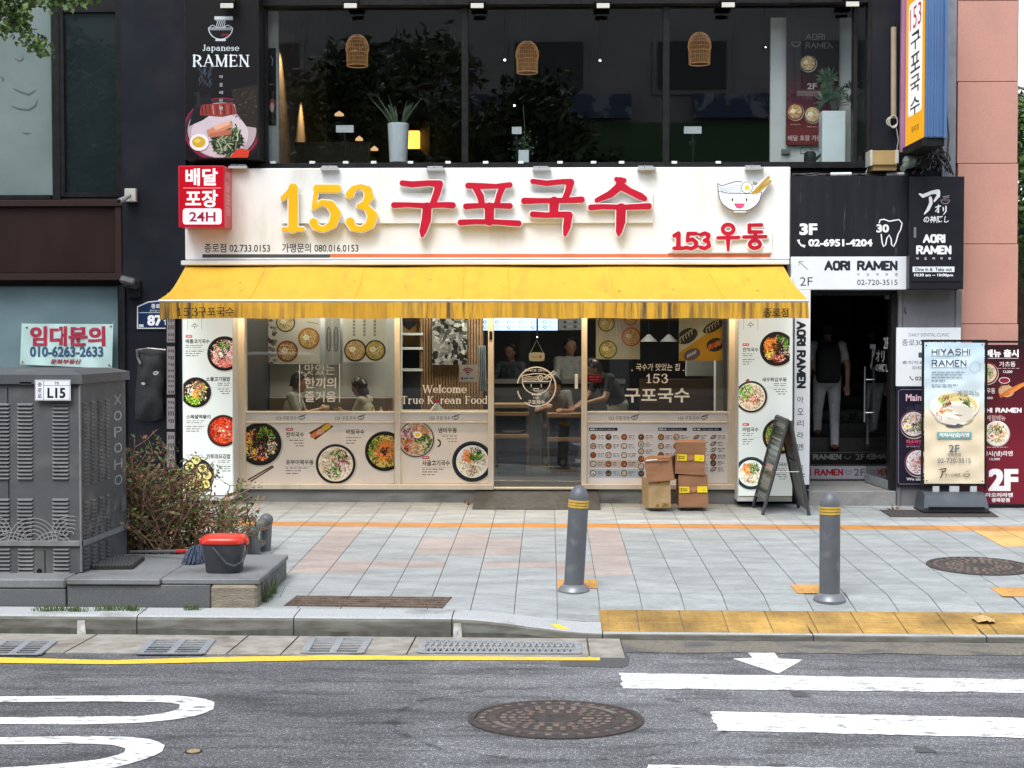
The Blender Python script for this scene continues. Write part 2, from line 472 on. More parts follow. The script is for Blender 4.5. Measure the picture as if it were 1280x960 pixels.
# ---- pictures of food, in shapes
def jit(c, a=.14):
    c = lin(c); k = 1+rnd.uniform(-a*1.6, a*1.6)
    return tuple(max(0, min(1, v*k*(1+rnd.uniform(-a, a)*.4))) for v in c[:3])
def toppings(a, cx, cy, r, items):
    for kind, ang, dist, size, cols, n in items:
        tx, ty = cx+math.cos(R(ang))*dist*r, cy+math.sin(R(ang))*dist*r; q = size*r
        for _ in range(int(n*2.2)):
            t, d = rnd.uniform(0, 6.28), q*math.sqrt(rnd.random()); x, y = tx+math.cos(t)*d, ty+math.sin(t)*d
            dd = math.hypot(x-cx, y-cy)
            if dd > r*.9: x, y = cx+(x-cx)*r*.88/dd, cy+(y-cy)*r*.88/dd
            c = jit(rnd.choice(cols), .34)
            if kind == 'n':                       # strands
                th = rnd.uniform(0, 6.28); L = q*rnd.uniform(.5, 1.1); b = rnd.uniform(-1.4, 1.4); p = []
                for i in range(5):
                    p.append((x+math.cos(th)*L*(i/4-.5), y+math.sin(th)*L*(i/4-.5))); th += b/4
                p = [(cx+(u-cx)*k, cy+(v-cy)*k) for u, v in p for k in (min(1, r*.96/max(1e-6, math.hypot(u-cx, v-cy))),)]
                a.line(p, max(.22, r*.022), c)
            elif kind == 'c':                     # chunks
                a.ell(x, y, r*rnd.uniform(.03, .11), r*rnd.uniform(.025, .07), c, 7, rnd.uniform(0, 3), .18)
            elif kind == 'l':                     # leaves
                th = rnd.uniform(0, 6.28); L = r*rnd.uniform(.08, .2); w = L*.28
                a.poly([(x-math.cos(th)*L, y-math.sin(th)*L), (x-math.sin(th)*w, y+math.cos(th)*w), (x+math.cos(th)*L, y+math.sin(th)*L), (x+math.sin(th)*w, y-math.cos(th)*w)], c)
            elif kind == 'e':                     # halved egg
                a.ell(tx, ty, q, q*.8, '#f6f1e6', 14); a.ell(tx, ty, q*.58, q*.46, cols[0], 12); a.ell(tx-q*.12, ty-q*.1, q*.25, q*.18, jit(cols[0], .3), 8)
def bowl(a, cx, cy, r, rim, inner, items, ry=1.0, rimw=.13):
    h = a.h
    a.ell(cx+r*.04, cy+r*.05, r*1.03, r*1.03*ry, tuple(v*.72 for v in lin('#d8d4c8')[:3]), 32)
    a.ell(cx, cy, r, r*ry, rim, 36)
    a.ring(cx, cy, r*.965, r*.965*ry, r*.018, tuple(min(1, v*1.9+.03) for v in lin(rim)[:3]), 150, 330)
    a.ell(cx, cy, r*(1-rimw), r*(1-rimw)*ry, inner, 32)
    fillc = [c for it in items for c in it[4]]
    toppings(a, cx, cy, r*(1-rimw)*.97, [('n', 0, 0, .85, fillc, 16), ('c', 0, 0, .88, fillc, 22)]+[(k, g, d, s*1.18, c, n) for k, g, d, s, c, n in items])
    a.h = h
RED, GRN, ORG, YEL, BRN, WHT, BLK, PNK = ['#b5261c', '#d8482e', '#e0703a'], ['#3f6b22', '#6d9a3a', '#2f4f1d'], ['#e8782a', '#f0944a'], ['#f0c030', '#f4d868'], ['#8a4a2c', '#b0714a', '#6a3620'], ['#f2ead8', '#e6d8bc', '#fffaf0'], ['#1c1a17', '#30291f'], ['#e8a8a0', '#f0c4b8', '#d4786c']
LINK = [link]
CAMT = CAMM.transposed()
def PROJ(p):
    d = CAMT @ (Vector(p)-Vector((0, CY, CZ))); return 640+FPX*d.x/-d.z, 480-FPX*d.y/-d.z
def inq(p, q):
    r = False
    for i in range(len(q)):
        (x1, y1), (x2, y2) = q[i-1], q[i]
        if (y1 > p[1]) != (y2 > p[1]) and p[0] < (x2-x1)*(p[1]-y1)/(y2-y1)+x1: r = not r
    return r
# ------------------------------------------------------------------ ground materials
def stone_print(name, sp_scale=260, sp=(.72, 1.18), st=(.78, 1.08), rough=.75, streak=(1, 2.6, 1), bump=.15):
    """granite or fired paver: tile colour from the tile, fine speckle and broad weathering"""
    m = bpy.data.materials.new(name); m.use_nodes = True
    n, l, b = nodes(m)
    a = n.new('ShaderNodeVertexColor'); a.layer_name = 'Col'
    tc = n.new('ShaderNodeTexCoord'); mp = n.new('ShaderNodeMapping'); mp.inputs['Scale'].default_value = streak
    l.new(tc.outputs['Object'], mp.inputs[0])
    def fac(scale, det, lo, hi, o0, o1, vec):
        t = n.new('ShaderNodeTexNoise'); t.inputs['Scale'].default_value = scale; t.inputs['Detail'].default_value = det
        l.new(vec, t.inputs['Vector'])
        r = n.new('ShaderNodeMapRange'); r.inputs[1].default_value = lo; r.inputs[2].default_value = hi; r.inputs[3].default_value = o0; r.inputs[4].default_value = o1
        l.new(t.outputs['Fac'], r.inputs[0]); return r.outputs[0], t
    f1, t1 = fac(sp_scale, 3, .3, .7, sp[0], sp[1], tc.outputs['Object'])
    f2, t2 = fac(2.2, 8, .33, .68, st[0], st[1], mp.outputs[0])
    f3, t3 = fac(14, 6, .30, .62, .86, 1.04, mp.outputs[0])
    mm = n.new('ShaderNodeMath'); mm.operation = 'MULTIPLY'; l.new(f1, mm.inputs[0]); l.new(f2, mm.inputs[1])
    m2 = n.new('ShaderNodeMath'); m2.operation = 'MULTIPLY'; l.new(mm.outputs[0], m2.inputs[0]); l.new(f3, m2.inputs[1])
    mx = n.new('ShaderNodeVectorMath'); mx.operation = 'SCALE'
    l.new(a.outputs['Color'], mx.inputs[0]); l.new(m2.outputs[0], mx.inputs['Scale'])
    l.new(mx.outputs[0], b.inputs['Base Color']); b.inputs['Roughness'].default_value = rough
    bp = n.new('ShaderNodeBump'); bp.inputs['Strength'].default_value = bump; bp.inputs['Distance'].default_value = .004
    l.new(t1.outputs['Fac'], bp.inputs['Height']); l.new(bp.outputs[0], b.inputs['Normal'])
    MATS[name] = m; return m
M_PAVE = stone_print('granite_paving')
M_GROUT = mat('joint_sand', (.20, .20, .195), (.27, .265, .25), .9, scale=9)
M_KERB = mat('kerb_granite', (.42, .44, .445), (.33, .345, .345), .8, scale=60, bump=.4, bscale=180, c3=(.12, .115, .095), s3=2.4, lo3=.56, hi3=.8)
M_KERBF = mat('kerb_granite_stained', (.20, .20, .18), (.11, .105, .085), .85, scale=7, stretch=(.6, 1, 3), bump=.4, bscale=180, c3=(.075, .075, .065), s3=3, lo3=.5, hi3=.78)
M_GUT = mat('gutter_concrete', (.33, .31, .275), (.24, .22, .19), .9, scale=9, bump=.5, bscale=90, c3=(.14, .115, .09), s3=3.2, lo3=.55, hi3=.75)
M_IRON = mat('cast_iron', (.05, .043, .04), (.085, .073, .068), .55, metal=.3, scale=30, bump=.5, bscale=120, c3=(.11, .085, .07), s3=5, lo3=.55, hi3=.8)
M_STEELG = mat('galvanised_steel', (.38, .41, .44), (.28, .30, .32), .45, metal=.3, scale=20, bump=.15)
M_DARKHOLE = mat('drain_dark', (.012, .012, .012), None, .9)

def asphalt():
    m = bpy.data.materials.new('worn_asphalt'); m.use_nodes = True
    n, l, b = nodes(m)
    tc = n.new('ShaderNodeTexCoord')
    def noise(scale, det=4, st=None):
        t = n.new('ShaderNodeTexNoise'); t.inputs['Scale'].default_value = scale; t.inputs['Detail'].default_value = det
        v = tc.outputs['Object']
        if st:
            mp = n.new('ShaderNodeMapping'); mp.inputs['Scale'].default_value = st; l.new(v, mp.inputs[0]); v = mp.outputs[0]
        l.new(v, t.inputs['Vector']); return t.outputs['Fac']
    def mr(x, a, b_, c, d):
        r = n.new('ShaderNodeMapRange'); r.inputs[1].default_value = a; r.inputs[2].default_value = b_; r.inputs[3].default_value = c; r.inputs[4].default_value = d
        l.new(x, r.inputs[0]); return r.outputs[0]
    def op(o, x, y):
        q = n.new('ShaderNodeMath'); q.operation = o
        for i, v in enumerate((x, y)):
            if isinstance(v, (int, float)): q.inputs[i].default_value = v
            else: l.new(v, q.inputs[i])
        return q.outputs[0]
    # aggregate: small light stones in dark binder
    vo = n.new('ShaderNodeTexVoronoi'); vo.inputs['Scale'].default_value = 105; l.new(tc.outputs['Object'], vo.inputs['Vector'])
    sep = n.new('ShaderNodeSeparateColor'); l.new(vo.outputs['Color'], sep.inputs[0])
    stone = mr(sep.outputs[0], .42, 1, .0, 1.0)
    edge = mr(vo.outputs['Distance'], .15, .55, 1, .0)
    agg = op('MULTIPLY', stone, edge)
    # the newer, darker mat on the left part of the lane; its seam runs across the road
    sx = n.new('ShaderNodeSeparateXYZ'); l.new(tc.outputs['Object'], sx.inputs[0])
    wob = op('MULTIPLY', op('SUBTRACT', noise(5, 6), .5), .5)
    seam = op('ADD', op('ADD', sx.outputs[0], op('MULTIPLY', sx.outputs[1], .04)), wob)
    new = mr(seam, -1.28, -1.0, 1, 0)
    old = mr(noise(1.1, 8, (1, 2.2, 1)), .35, .68, .80, 1.14)
    base = op('ADD', op('MULTIPLY', new, -.07), .225)
    base = op('MULTIPLY', base, old)
    base = op('MULTIPLY', base, mr(noise(2.6, 7, (.8, 3.2, 1)), .48, .66, 1, .62))
    base = op('MULTIPLY', base, mr(noise(1.0, 3, (.12, 1.6, 1)), .35, .65, .84, 1.10))
    base = op('MULTIPLY', base, mr(noise(.9, 2), .60, .64, 1, .86))
    # darker along the gutter
    base = op('MULTIPLY', base, mr(op('ADD', sx.outputs[1], wob), -7.75, -7.0, 1, .66))
    # tar joint round the manhole
    mh = MH
    dx = op('SUBTRACT', sx.outputs[0], mh.x); dy = op('SUBTRACT', sx.outputs[1], mh.y)
    dist = op('SQRT', op('ADD', op('MULTIPLY', dx, dx), op('MULTIPLY', dy, dy)), 0)
    dist = op('ADD', dist, op('MULTIPLY', op('SUBTRACT', noise(4, 6), .5), .22))
    ringm = op('SUBTRACT', 1, mr(op('ABSOLUTE', op('SUBTRACT', dist, .93), 0), .01, .05, 0, 1))
    ringm = op('MULTIPLY', ringm, mr(noise(9, 5), .42, .6, 0, 1))
    inner = mr(dist, .55, .95, .86, 1)
    base = op('MULTIPLY', op('MULTIPLY', base, inner), op('SUBTRACT', 1, op('MULTIPLY', ringm, .55)))
    # short cracks
    cr = n.new('ShaderNodeTexVoronoi'); cr.feature = 'DISTANCE_TO_EDGE'; cr.inputs['Scale'].default_value = .75
    mpc = n.new('ShaderNodeMapping'); mpc.inputs['Scale'].default_value = (1, 1.3, 1); l.new(tc.outputs['Object'], mpc.inputs[0])
    nz = n.new('ShaderNodeTexNoise'); nz.inputs['Scale'].default_value = 6; nz.inputs['Detail'].default_value = 6; l.new(mpc.outputs[0], nz.inputs['Vector'])
    va = n.new('ShaderNodeVectorMath'); va.operation = 'SCALE'; va.inputs['Scale'].default_value = .28; l.new(nz.outputs['Color'], va.inputs[0])
    vb = n.new('ShaderNodeVectorMath'); l.new(mpc.outputs[0], vb.inputs[0]); l.new(va.outputs[0], vb.inputs[1]); l.new(vb.outputs[0], cr.inputs['Vector'])
    crack = op('MULTIPLY', op('SUBTRACT', 1, mr(cr.outputs['Distance'], .004, .012, 0, 1)), mr(noise(1.7, 3), .58, .66, 0, 1))
    base = op('MULTIPLY', base, op('SUBTRACT', 1, op('MULTIPLY', crack, .35)))
    v = op('ADD', op('MULTIPLY', base, .66), op('MULTIPLY', op('MULTIPLY', agg, base), 2.9))
    v = op('MULTIPLY', v, mr(noise(55, 5), .3, .7, .72, 1.3))
    cc = n.new('ShaderNodeCombineColor')
    l.new(op('MULTIPLY', v, .985), cc.inputs[0]); l.new(v, cc.inputs[1]); l.new(op('MULTIPLY', v, 1.045), cc.inputs[2])
    l.new(cc.outputs[0], b.inputs['Base Color']); b.inputs['Roughness'].default_value = .85; b.inputs['Specular IOR Level'].default_value = .3
    bp = n.new('ShaderNodeBump'); bp.inputs['Strength'].default_value = .5; bp.inputs['Distance'].default_value = .006
    l.new(op('ADD', agg, noise(160, 3)), bp.inputs['Height']); l.new(bp.outputs[0], b.inputs['Normal'])
    MATS['asphalt'] = m; return m
MH = G(695, 899.5, zr)
M_ASPH = asphalt()
def worn_paint(name, c, c2, lo=.545, hi=.60, scale=7):
    """road paint, chipped and cracked so that asphalt shows"""
    m = bpy.data.materials.new(name); m.use_nodes = True
    n, l, b = nodes(m); tc = n.new('ShaderNodeTexCoord')
    t = n.new('ShaderNodeTexNoise'); t.inputs['Scale'].default_value = scale; t.inputs['Detail'].default_value = 9; t.inputs['Roughness'].default_value = .72
    mp = n.new('ShaderNodeMapping'); mp.inputs['Scale'].default_value = (1, 2.4, 1)
    l.new(tc.outputs['Object'], mp.inputs[0]); l.new(mp.outputs[0], t.inputs['Vector'])
    r = n.new('ShaderNodeMapRange'); r.inputs[1].default_value = lo; r.inputs[2].default_value = hi; l.new(t.outputs['Fac'], r.inputs[0])
    v = n.new('ShaderNodeTexVoronoi'); v.feature = 'DISTANCE_TO_EDGE'; v.inputs['Scale'].default_value = 2.1
    va = n.new('ShaderNodeVectorMath'); va.operation = 'SCALE'; va.inputs['Scale'].default_value = .35; l.new(t.outputs['Color'], va.inputs[0])
    vb = n.new('ShaderNodeVectorMath'); l.new(tc.outputs['Object'], vb.inputs[0]); l.new(va.outputs[0], vb.inputs[1]); l.new(vb.outputs[0], v.inputs['Vector'])
    cr = n.new('ShaderNodeMapRange'); cr.inputs[1].default_value = .005; cr.inputs[2].default_value = .012; cr.inputs[3].default_value = 1; cr.inputs[4].default_value = 0
    l.new(v.outputs['Distance'], cr.inputs[0])
    g2 = n.new('ShaderNodeTexNoise'); g2.inputs['Scale'].default_value = 1.4; l.new(tc.outputs['Object'], g2.inputs['Vector'])
    g3 = n.new('ShaderNodeMapRange'); g3.inputs[1].default_value = .40; g3.inputs[2].default_value = .45; l.new(g2.outputs['Fac'], g3.inputs[0])
    mu = n.new('ShaderNodeMath'); mu.operation = 'MULTIPLY'; l.new(cr.outputs[0], mu.inputs[0]); l.new(g3.outputs[0], mu.inputs[1])
    mxm = n.new('ShaderNodeMath'); mxm.operation = 'MAXIMUM'; l.new(mu.outputs[0], mxm.inputs[0]); l.new(r.outputs[0], mxm.inputs[1])
    t2 = n.new('ShaderNodeTexNoise'); t2.inputs['Scale'].default_value = 120; l.new(tc.outputs['Object'], t2.inputs['Vector'])
    mr2 = n.new('ShaderNodeMapRange'); mr2.inputs[3].default_value = .86; mr2.inputs[4].default_value = 1.06; l.new(t2.outputs['Fac'], mr2.inputs[0])
    sc = n.new('ShaderNodeVectorMath'); sc.operation = 'SCALE'; sc.inputs[0].default_value = lin(c)[:3]; l.new(mr2.outputs[0], sc.inputs['Scale'])
    mx = n.new('ShaderNodeMixRGB'); l.new(mxm.outputs[0], mx.inputs[0]); l.new(sc.outputs[0], mx.inputs[1]); mx.inputs[2].default_value = lin(c2)
    l.new(mx.outputs[0], b.inputs['Base Color']); b.inputs['Roughness'].default_value = .7
    MATS[name] = m; return m
M_ROADW = worn_paint('road_paint_white', (.74, .74, .73), (.22, .22, .22))
M_ROADY = worn_paint('road_paint_yellow', (.80, .52, .05), (.35, .26, .12), .58, .68)

# ------------------------------------------------------------------ road, gutter, kerb
mb = MB(); mb.box(-150, 150, -150, 150, -1.4, -1.2)
props(mb.build('ground', mat('ground_earth', (.12, .115, .10), (.16, .15, .13), .95, scale=.5)), kind='structure')
mb = MB(); nx, ny = 24, 30
for i in range(nx):
    for j in range(ny):
        xa, xb = -60+120*i/nx, -60+120*(i+1)/nx; ya, yb = -24+(24+KERB_Y+.02)*j/ny, -24+(24+KERB_Y+.02)*(j+1)/ny
        mb.add([(xa, ya, zr(xa, ya)), (xb, ya, zr(xb, ya)), (xb, yb, zr(xb, yb)), (xa, yb, zr(xa, yb))], [(0, 1, 2, 3)])
props(mb.build('road', M_ASPH), kind='structure')
def on_road(h): return lambda u, v: Vector((lambda p: (p.x, p.y, p.z+h))(G(u, v, zr)))
def road_poly(mb, pts, h=.004):
    f = on_road(h); mb.add([f(*p) for p in pts], [tuple(range(len(pts)))])
def resample(pl, n):
    d = [0]
    for a, b in zip(pl[:-1], pl[1:]): d.append(d[-1]+math.hypot(b[0]-a[0], b[1]-a[1]))
    out = []
    for i in range(n):
        t = d[-1]*i/(n-1); k = max(j for j in range(len(d)) if d[j] <= t+1e-9); k = min(k, len(pl)-2)
        q = (t-d[k])/max(1e-9, d[k+1]-d[k]); out.append((pl[k][0]+(pl[k+1][0]-pl[k][0])*q, pl[k][1]+(pl[k+1][1]-pl[k][1])*q))
    return out
# concrete gutter slabs along the high kerb, rough strip at the crossing
YG = G(400, 819.6, zr).y
mb = MB(); xs_ = [-10.5, -9, -7.5, -5.7, PX(106, -6.9, 812), PX(300, -6.9, 812), PX(365, -6.9, 812), PX(515, -6.9, 812), PX(735, -6.9, 812), PX(778, -6.9, 812)]
for a, b in zip(xs_[:-1], xs_[1:]):
    a += .006; b -= .006
    mb.add([(a, YG, zr(a, YG)+.006), (b, YG, zr(b, YG)+.006), (b, KERB_Y+.02, zr(b, KERB_Y)+.012), (a, KERB_Y+.02, zr(a, KERB_Y)+.012),
            (a, YG, zr(a, YG)-.02), (b, YG, zr(b, YG)-.02)], [(0, 1, 2, 3), (4, 5, 1, 0)])
props(mb.build('gutter', M_GUT), kind='structure')
mb = MB(); a, b = xs_[-1]+.004, 9.0; ns = 40; Yv = G(1000, 817, zr).y
for i in range(ns):
    x0, x1 = a+(b-a)*i/ns, a+(b-a)*(i+1)/ns
    j0, j1 = (rnd.uniform(-.03, .03) for _ in range(2))
    if i == 0: jl = j0
    mb.add([(x0, Yv+jl, zr(x0, Yv)+.004), (x1, Yv+j1, zr(x1, Yv)+.004), (x1, KERB_Y+.02, zr(x1, KERB_Y)+.004), (x0, KERB_Y+.02, zr(x0, KERB_Y)+.004)], [(0, 1, 2, 3)]); jl = j1
props(mb.build('gutter_strip', mat('silted_asphalt', (.22, .195, .15), (.12, .11, .095), .95, scale=40, bump=.6, bscale=140, c3=(.09, .09, .09), s3=4, lo3=.5, hi3=.66)), kind='structure')
# kerb stones: high on the left, a sloping stone, flush at the crossing
KIN = -6.27
mbT, mbF, mbL = MB(), MB(), MB()
edges = [-11.5, -9.8, -8.2, PX(-60, KERB_Y, 776), PX(171, KERB_Y, 776), PX(367, KERB_Y, 776), -.735, .41, 2.0, 3.3, 5.0, 6.8, 9.0]
for a, b in zip(edges[:-1], edges[1:]):
    a += .004; b -= .004; n = 8
    X = [a+(b-a)*i/n for i in range(n+1)]
    for x0, x1 in zip(X[:-1], X[1:]):
        def prof(x):
            t = zs(x, KERB_Y+.16)-.0; fz = min(.03, max(.006, (t-zr(x, KERB_Y))*.2))
            ki = KIN if x < .408 else -6.485
            return [(x, ki, zs(x, ki)+.001), (x, KERB_Y+.035, t), (x, KERB_Y+.012, t-fz*.35), (x, KERB_Y, t-fz), (x, KERB_Y, zr(x, KERB_Y)-.05)]
        p, q = prof(x0), prof(x1)
        for k in range(2): mbT.add([p[k], q[k], q[k+1], p[k+1]], [(0, 1, 2, 3)])
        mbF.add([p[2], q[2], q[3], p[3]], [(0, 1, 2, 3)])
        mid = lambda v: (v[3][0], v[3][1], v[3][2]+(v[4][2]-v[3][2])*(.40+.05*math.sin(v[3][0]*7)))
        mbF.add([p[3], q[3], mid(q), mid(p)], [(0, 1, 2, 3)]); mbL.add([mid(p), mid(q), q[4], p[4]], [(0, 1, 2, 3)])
    for X0 in (a, b):
        p = [(X0, KIN, zs(X0, KIN)-.1), (X0, KIN, zs(X0, KIN)+.001), (X0, KERB_Y+.035, zs(X0, KERB_Y+.16)), (X0, KERB_Y, zs(X0, KERB_Y+.16)-.03), (X0, KERB_Y, zr(X0, KERB_Y)-.05)]
        mbF.add(p, [(0, 1, 2, 3, 4)])
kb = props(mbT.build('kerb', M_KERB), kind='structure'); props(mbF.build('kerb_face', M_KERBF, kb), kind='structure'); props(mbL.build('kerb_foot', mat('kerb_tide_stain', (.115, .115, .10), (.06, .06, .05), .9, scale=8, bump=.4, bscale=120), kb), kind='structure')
mb = MB()                                            # whitewashed marks on the kerb face
for px, w in ((97, 9), (567, 9)):
    x0, x1 = PX(px, KERB_Y, 785), PX(px+w, KERB_Y, 785); t = zs(x0, KERB_Y)
    zb = t-.15
    mb.add([(x0, KERB_Y-.003, t-.035), (x1, KERB_Y-.003, t-.033), (x1+.01, KERB_Y-.003, zb), (x0-.004, KERB_Y-.003, zb-.005)], [(0, 1, 2, 3)])
p = [G(687, 783, zs), G(697, 782, zs), G(711, 788, zs), G(703, 790.5, zs)]
props(mb.build('kerb_paint_mark', mat('old_white_paint', (.62, .62, .6), (.36, .35, .33), .8, scale=25)), kind='structure')
mb = MB(); mb.add([q+Vector((0, 0, .014)) for q in p], [(0, 1, 2, 3)]); props(mb.build('kerb_yellow_mark', M_ROADY), kind='structure')

# ------------------------------------------------------------------ pavement
mb = MB(); xs_ = np.linspace(-9, 9, 61); ys_ = np.linspace(-6.5, 3.0, 28)
for i in range(60):
    for j in range(27):
        q = [(xs_[i], ys_[j]), (xs_[i+1], ys_[j]), (xs_[i+1], ys_[j+1]), (xs_[i], ys_[j+1])]
        mb.add([(x, y, zs(x, y)-.018) for x, y in q], [(0, 1, 2, 3)])
props(mb.build('pavement_bed', M_GROUT), kind='structure')
TW = .34; XB = (693.5-686)/FPX*17.1
PINKS = [[(417, 661), (453, 661), (410, 712), (368, 712)], [(531, 670), (653, 671), (650, 691), (521, 690)], [(410, 702.5), (748, 703), (748, 713), (404, 712)],
         [(737, 662), (776, 662), (791, 719), (743, 717)]]
class Tiles:
    def __init__(s): s.v = []; s.f = []; s.c = []
    def quad(s, x0, x1, y0, y1, c, g=.0030, h=0):
        x0 += g; x1 -= g; y0 += g*.45; y1 -= g*.45; k = len(s.v)
        s.v += [(x, y, zs(x, y)+h) for x, y in ((x0, y0), (x1, y0), (x1, y1), (x0, y1))]; s.f.append((k, k+1, k+2, k+3)); s.c.append(c)
    def build(s, name, m):
        me = bpy.data.meshes.new(name); me.from_pydata(s.v, [], s.f); ca = me.color_attributes.new('Col', 'FLOAT_COLOR', 'CORNER')
        ca.data.foreach_set('color', [v for c in s.c for _ in range(4) for v in (*c[:3], 1)]); me.update()
        return props(link(name, me, m), kind='structure')
T = Tiles(); TY = Tiles(); TO = Tiles()
rows = [0.0, -.34, -.68, -1.02, -1.36, -1.70, -2.04]; y = -2.04
while y > KIN+.05:
    y -= .34
    rows.append(max(y, KIN))
rows = sorted(set(rows+[-5.55]), reverse=True)
GREY = (.335, .358, .357)
YT0, YT1 = G(1000, 764, zs).y, -6.49
for i in range(-28, 26):
    x0, x1 = XB+TW*i, XB+TW*(i+1)
    r2 = random.Random(i*31+5); k = 0
    while k < len(rows)-1:
        y1, y0 = rows[k], rows[k+1]
        if x1 < -2.65 and y0 < -3.9: k += 1; continue
        if k >= 6 and k+2 < len(rows) and r2.random() < .45: y0 = rows[k+2]; k += 1   # long slabs
        k += 1
        if x0 > .35 and y0 < YT0:
            if y1 <= YT0: continue
            y0 = YT0
        px, py = PROJ(((x0+x1)/2, (y0+y1)/2, zs((x0+x1)/2, (y0+y1)/2)))
        j = r2.uniform(.94, 1.06); c = [v*j for v in GREY]
        if k == 6: T.quad(x0, x1, y0, y1, c) if False else None
        if abs(y1+1.70) < .01:
            if px > 1172: TO.quad(x0, x1, y0, y1, (.58, .27, .08))
            else: T.quad(x0, x1, y0+.05, y1, (.50*j, .215*j, .05)); T.quad(x0, x1, y0, y0+.05, c)
            continue
        if abs(y1+1.36) < .01 and px > 775: c = [v*1.22 for v in GREY]
        if abs(y1+2.04) < .02 and px > 1225: TO.quad(x0, x1, y0, y1, (.66, .43, .15)); continue
        if k > 6 and px > 1262 and y1 < -2.2 and y1 > -2.8: TO.quad(x0, x1, y0, y1, (.66, .43, .15)); continue
        if any(inq((px, py), q) for q in PINKS):
            c = [.375*j, .318*j, .292*j]
        T.quad(x0, x1, y0, y1, c)
# tactile slabs at the crossing
for i in range(0, 26):
    x0, x1 = XB+TW*(i+.85), XB+TW*(i+1.85)
    ym = (YT0+YT1)/2
    for a, b in ((ym, YT0), (YT1, ym)):
        j = rnd.uniform(.80, 1.05); TY.quad(x0, x1, a, b, (.56*j, .335*j, .085*j))
    if i == 0: xt0 = x0
# small tactile inserts behind the bollards
for q in ((697, 746, 724.5, 735.5), (996, 1042, 731.5, 742), (1253, 1300, 735, 746)):
    a, b = G(q[0], q[3], zs), G(q[1], q[2], zs); TO.quad(a.x, b.x, a.y, b.y, (.62, .33, .09), h=.004)
T.build('pavement', M_PAVE)
def tactile_mat(name, dirt):
    m = stone_print(name, 200, (.8, 1.12), dirt, .8, (1, 1, 1), .1)
    n, l, b = nodes(m); tc = n.new('ShaderNodeTexCoord')
    w = n.new('ShaderNodeTexVoronoi'); w.inputs['Scale'].default_value = 17.6; w.inputs['Randomness'].default_value = 0; w.voronoi_dimensions = '2D'
    l.new(tc.outputs['Object'], w.inputs['Vector'])
    r = n.new('ShaderNodeMapRange'); r.inputs[1].default_value = .28; r.inputs[2].default_value = .42; r.inputs[3].default_value = 1; r.inputs[4].default_value = 0
    l.new(w.outputs['Distance'], r.inputs[0])
    bp = n.new('ShaderNodeBump'); bp.inputs['Strength'].default_value = .8; bp.inputs['Distance'].default_value = .006
    l.new(r.outputs[0], bp.inputs['Height']); l.new(bp.outputs[0], b.inputs['Normal'])
    return m
TY.build('tactile_paving', tactile_mat('tactile_yellow_worn', (.42, 1.12)))
TO.build('tactile_strip', tactile_mat('tactile_yellow', (.8, 1.1)))
# metal cover plate flush in the pavement
def cover(name, quad, m, label):
    mb = MB(); q = [G(x, y, zs) for x, y in quad]
    mb.add([p+Vector((0, 0, .004)) for p in q], [(0, 1, 2, 3)])
    mb.add([p+Vector((0, 0, -.02)) for p in q]+[p+Vector((0, 0, .004)) for p in q], [(0, 1, 5, 4), (1, 2, 6, 5), (2, 3, 7, 6), (3, 0, 4, 7)])
    return mb
# ------------------------------------------------------------------ road markings
mb = MB(); road_poly(mb, [(-700, 819.5), (0, 822.5), (140, 826), (270, 822), (400, 820), (480, 819.5), (560, 820.5), (750, 821.5), (750, 826.3), (560, 826), (480, 825.5), (400, 826), (270, 828.5), (140, 831), (0, 829.5), (-700, 826)], .005)
props(mb.build('yellow_line', M_ROADY), kind='structure')
def c6(L): return [(x/4, 780+y/4) for x, y in L]
for o_, i_ in ((c6([(-400, 367), (0, 365), (600, 360), (870, 360), (1000, 372), (1070, 390), (1088, 408), (1060, 435), (980, 462), (860, 482), (700, 497), (400, 505), (0, 503), (-400, 503)]),
                c6([(-400, 394), (0, 393), (500, 390), (800, 393), (880, 398), (918, 412), (880, 435), (800, 452), (700, 463), (300, 467), (0, 470), (-400, 470)])),
               (c6([(-400, 574), (0, 570), (450, 563), (650, 568), (760, 580), (820, 605), (833, 620), (800, 650), (720, 680), (620, 710), (480, 745), (200, 775), (-400, 790)]),
                c6([(-400, 608), (0, 605), (450, 602), (560, 607), (620, 620), (640, 635), (600, 655), (500, 680), (300, 702), (170, 712), (0, 722), (-400, 738)]))):
    mb = MB(); o_, i_ = resample(o_, 60), resample(i_, 60); f = on_road(.004)
    for k in range(59): mb.add([f(*o_[k]), f(*o_[k+1]), f(*i_[k+1]), f(*i_[k])], [(0, 1, 2, 3)])
    props(mb.build('lane_marking', M_ROADW), kind='structure')
def ragged(a, b, n, amp):
    return [(a[0]+(b[0]-a[0])*i/n+(rnd.uniform(-amp, amp)*6 if abs(a[0]-b[0]) < 50 else 0), a[1]+(b[1]-a[1])*i/n+(rnd.uniform(-amp, amp) if abs(a[0]-b[0]) > 50 else 0)) for i in range(n+1)]
for q in ([(774, 842), (1320, 850.5), (1320, 867), (779, 861)], [(888, 890), (1320, 899), (1320, 924), (897, 914)], [(810, 956.5), (870, 957.5), (1320, 966), (1320, 990), (800, 985)]):
    mb = MB(); pts = []
    for k in range(len(q)):
        a, b = q[k], q[(k+1) % len(q)]; pts += ragged(a, b, 40 if abs(a[0]-b[0]) > 100 else 9, .35)[:-1]
    tri = [tuple(t) for t in tessellate_polygon([[Vector((x, y, 0)) for x, y in pts]])]
    f = on_road(.004); mb.add([f(*p) for p in pts], tri)
    props(mb.build('crosswalk_stripe', M_ROADW), kind='structure')
mb = MB(); P7 = lambda x, y: (760+x/4.923, 800+y/4.923); f = on_road(.004)
ar = [P7(*p) for p in ((862, 82), (1025, 82), (1052, 117), (1200, 124), (1048, 210), (768, 118), (890, 113))]
